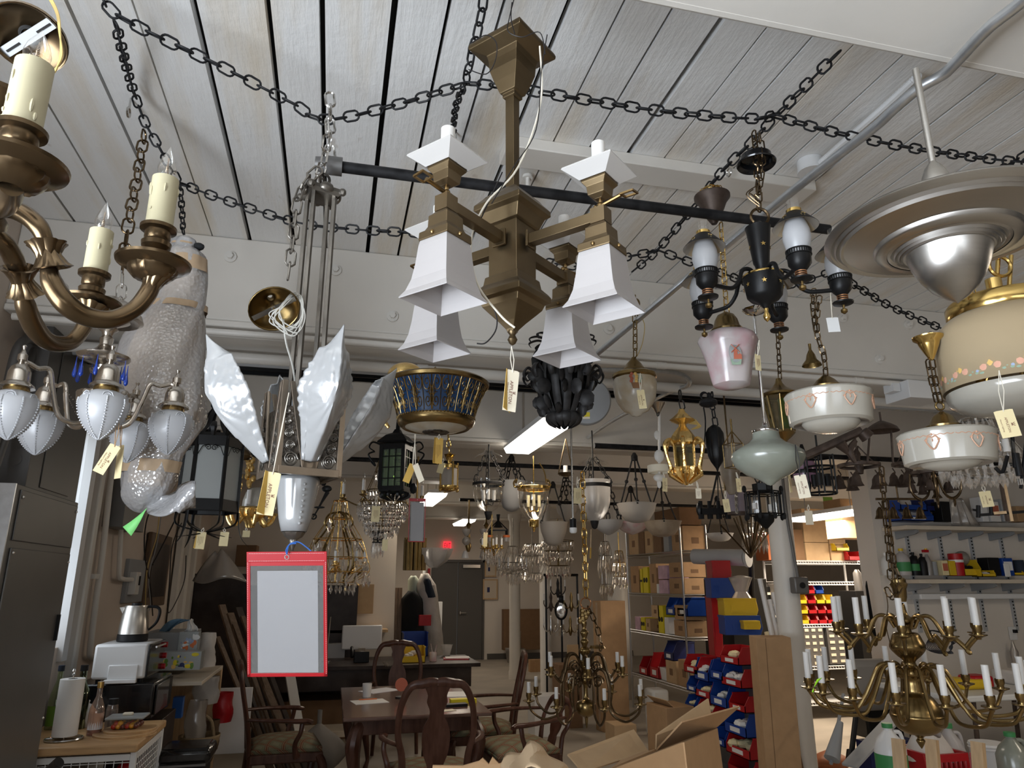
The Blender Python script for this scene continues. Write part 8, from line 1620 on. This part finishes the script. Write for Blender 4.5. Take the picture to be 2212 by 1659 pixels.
e=empty('water_bottle','clear hanging plastic bottle at the right wall','bottle',gy(2195,1432,5.85)); B().lathe([(.03,0),(.035,.1),(.02,.14),(.008,.2)],16).build('bottle','plastic_bag',e); e=empty('wall_outlet','white wall outlet with black plug at the right edge','outlet',gy(2188,1368,5.935)); B().box((0,0,0),(.08,.012,.12)).build('plate','white_plastic',e); B().box((.01,-.02,.02),(.03,.03,.03)).build('plug','black_plastic',e); one('black_tool_board','thin black blade shaped tool hanging on the partition end','tool',B().prism([(0,0),(.05,0),(.02,.55),(.005,.5)],.012,Matrix.Translation(gy(1884,1390,5.9))@Matrix.Rotation(PI/2,4,'X')),'black_satin')
# ------------------------------------------------------------ foreground cartons and paper at the bottom edge
def pan(q,pts,th=.005):
    P=[Vector(p) for p in pts]; n=(P[1]-P[0]).cross(P[2]-P[0]).normalized()*th; m=len(P); return q.add(P+[p+n for p in P],[tuple(range(m))[::-1],tuple(range(m,2*m))]+[(i,(i+1)%m,m+(i+1)%m,m+i) for i in range(m)])
slab('packing_table','wooden packing bench carrying the open cartons below the frame','table',(.3,1.7,.68),(2.0,2.9,.72),'pale_wood')
o=at(1418,1622,2.3); e=empty('open_carton','open cardboard shipping carton with raised flaps in the bottom foreground','box',o); L=lambda x,y,d:at(x,y,d)-o
q=B(); c0,c1=L(1418,1622,2.3),L(1547,1573,2.42); dn=Vector((.02,-.02,-.42)); q=pan(q,[c0,c1,c1+dn,c0+dn]); q.build('side_panel','cardboard',e,smooth=0)
cl=L(1322,1662,2.0); q=pan(B(),[c0,cl,cl+dn*.8,c0+dn]); q.build('end_panel','cardboard_dark',e,smooth=0); c2=c1+(cl-c0); q=pan(B(),[c1,c2,c2+dn,c1+dn]); q.build('far_panel','cardboard',e,smooth=0); q=pan(B(),[cl,c2,c2+dn,cl+dn*.8]); q.build('near_panel','cardboard',e,smooth=0)  # dark cardboard on the end panel puts shade into its colour
pan(B(),[c0,L(1419,1588,2.28),L(1531,1510,2.55),L(1537,1546,2.5),L(1480,1585,2.4)]).build('inner_flap','cardboard_pale',e,smooth=0)  # pale cardboard here paints in the light falling on this flap
pan(B(),[c0,L(1474,1561,2.2),L(1598,1527,2.4),c1]).build('folded_flap','cardboard',e,smooth=0)
pan(B(),[L(1400,1626,2.3),L(1368,1578,2.4),L(1225,1632,2.1),L(1258,1670,1.95)]).build('far_flap','cardboard_pale',e,smooth=0); pan(B(),[c0,L(1355,1634,2.25),cl]).build('corner_flap','cardboard',e,smooth=0)  # far flap in pale cardboard: light put into the colour
U=(c1-c0).normalized(); V=dn.normalized(); V=(V-U*V.dot(U)).normalized(); Nn=-(U.cross(V)); Rm=Matrix((U,-V,U.cross(-V))).transposed().to_4x4()
flip=1 if (Rm.to_3x3()@Vector((0,0,1))).dot(Vector((0,0,EYE))-o)>0 else -1
def stick(cx,cy,w_,h,name,mat,off=.006):
    T=Matrix.Translation(c0+U*cx+V*cy)@Rm@Matrix.Translation((0,0,off*flip)); q=B(); q.T=T; q.box((0,0,0),(w_,h,.0012)); return q.build(name,mat,e,smooth=0),T
lab,T=stick(.055,.05,.075,.09,'shipping_label','paper')
q=B(); q.T=T; rn=random.Random(8)
for i in range(16): q.box((-.028+i*.0016*1.0,.03,.001*flip),(.0009*rn.choice((1,1.4)),.014,.0005))
for i in range(5): q.box((-.005,.012-.012*i,.001*flip),(.05-.006*i,.002,.0005))
q.box((.0,-.002,.001*flip),(.06,.006,.0005)); q.build('bar_code','ink_dark',lab,smooth=0)
pk,T=stick(.155,.045,.07,.085,'clear_pouch','lantern_glass'); q=B(); q.T=T; q.box((-.002,.016,.001*flip),(.04,.022,.0006)); q.build('red_slip','tile_red',pk,smooth=0)
q=B().grid(lambda u,v:at(1085+u*160,1668-(1-abs(u*1.9-.75)**1.3)*62*(1-v*.2)-6*math.sin(u*17)+v*40,1.95-v*.25)+Vector((0,.02*math.sin(u*21+v*7),.0)),26,10); one('kraft_paper','crumpled kraft packing paper at the bottom edge left of the open carton','packing paper',q,'kraft',smooth=25,solid=.003)
o=at(1010,1665,1.9); e=empty('low_carton','open cardboard carton edge just showing at the bottom centre','box',o); L=lambda x,y,d:at(x,y,d)-o
pts=[(935,1652),(1000,1653),(1035,1643),(1043,1636),(1056,1649),(1064,1634),(1078,1648),(1100,1646)]; q=B(); pan(q,[L(x,y,1.95) for x,y in pts]+[L(1100,1720,1.9),L(930,1720,1.9)]); q.build('torn_edge','cardboard',e,smooth=0); pan(B(),[L(930,1720,1.9),L(1100,1720,1.9),L(1100,1700,2.2),L(930,1700,2.2)]).build('bottom_panel','cardboard',e,smooth=0)
e=empty('black_grip','glossy black handle end poking up at the bottom left','handle',at(120,1650,2.6)); B().tube([at(90,1680,2.6)-e.location,at(128,1646,2.6)-e.location],[.018,.02],14).build('grip','black_gloss',e)
e=empty('ceiling_box','white rectangular metal box under the beam left of the bell canopy at right','box',at(1975,850,4.4)); B().box((0,0,0),(.26,.2,.11)).build('housing','white_enamel',e,bevel=.004); B().box((-.16,0,.02),(.05,.08,.05)).build('side_fitting','white_enamel',e)
t=Th('tube_chandelier','aged brass fixture of clustered vertical tubes below the small red pocket','chandelier',896,1200,6.4); q=B()
for i in range(14): a=i*2*PI/14; q.bar((.085*math.cos(a),.085*math.sin(a),t.row(1232)[0]),(.085*math.cos(a),.085*math.sin(a),t.row(1162+4*(i%2))[0]),.018,8)
q.cyl((0,0,t.row(1170)[0]),.07,.22,14).bar((0,0,.1),(0,0,.9),.01); t.P('brass_tubes',q,'old_brass'); q=B().lathe(t.pr([(8,1226),(26,1212),(34,1196),(38,1184)]),28,(.17,.05,0),rib=lambda a,q:1+.1*math.sin(7*a)); t.P('shell_dish',q,'etched_glass')
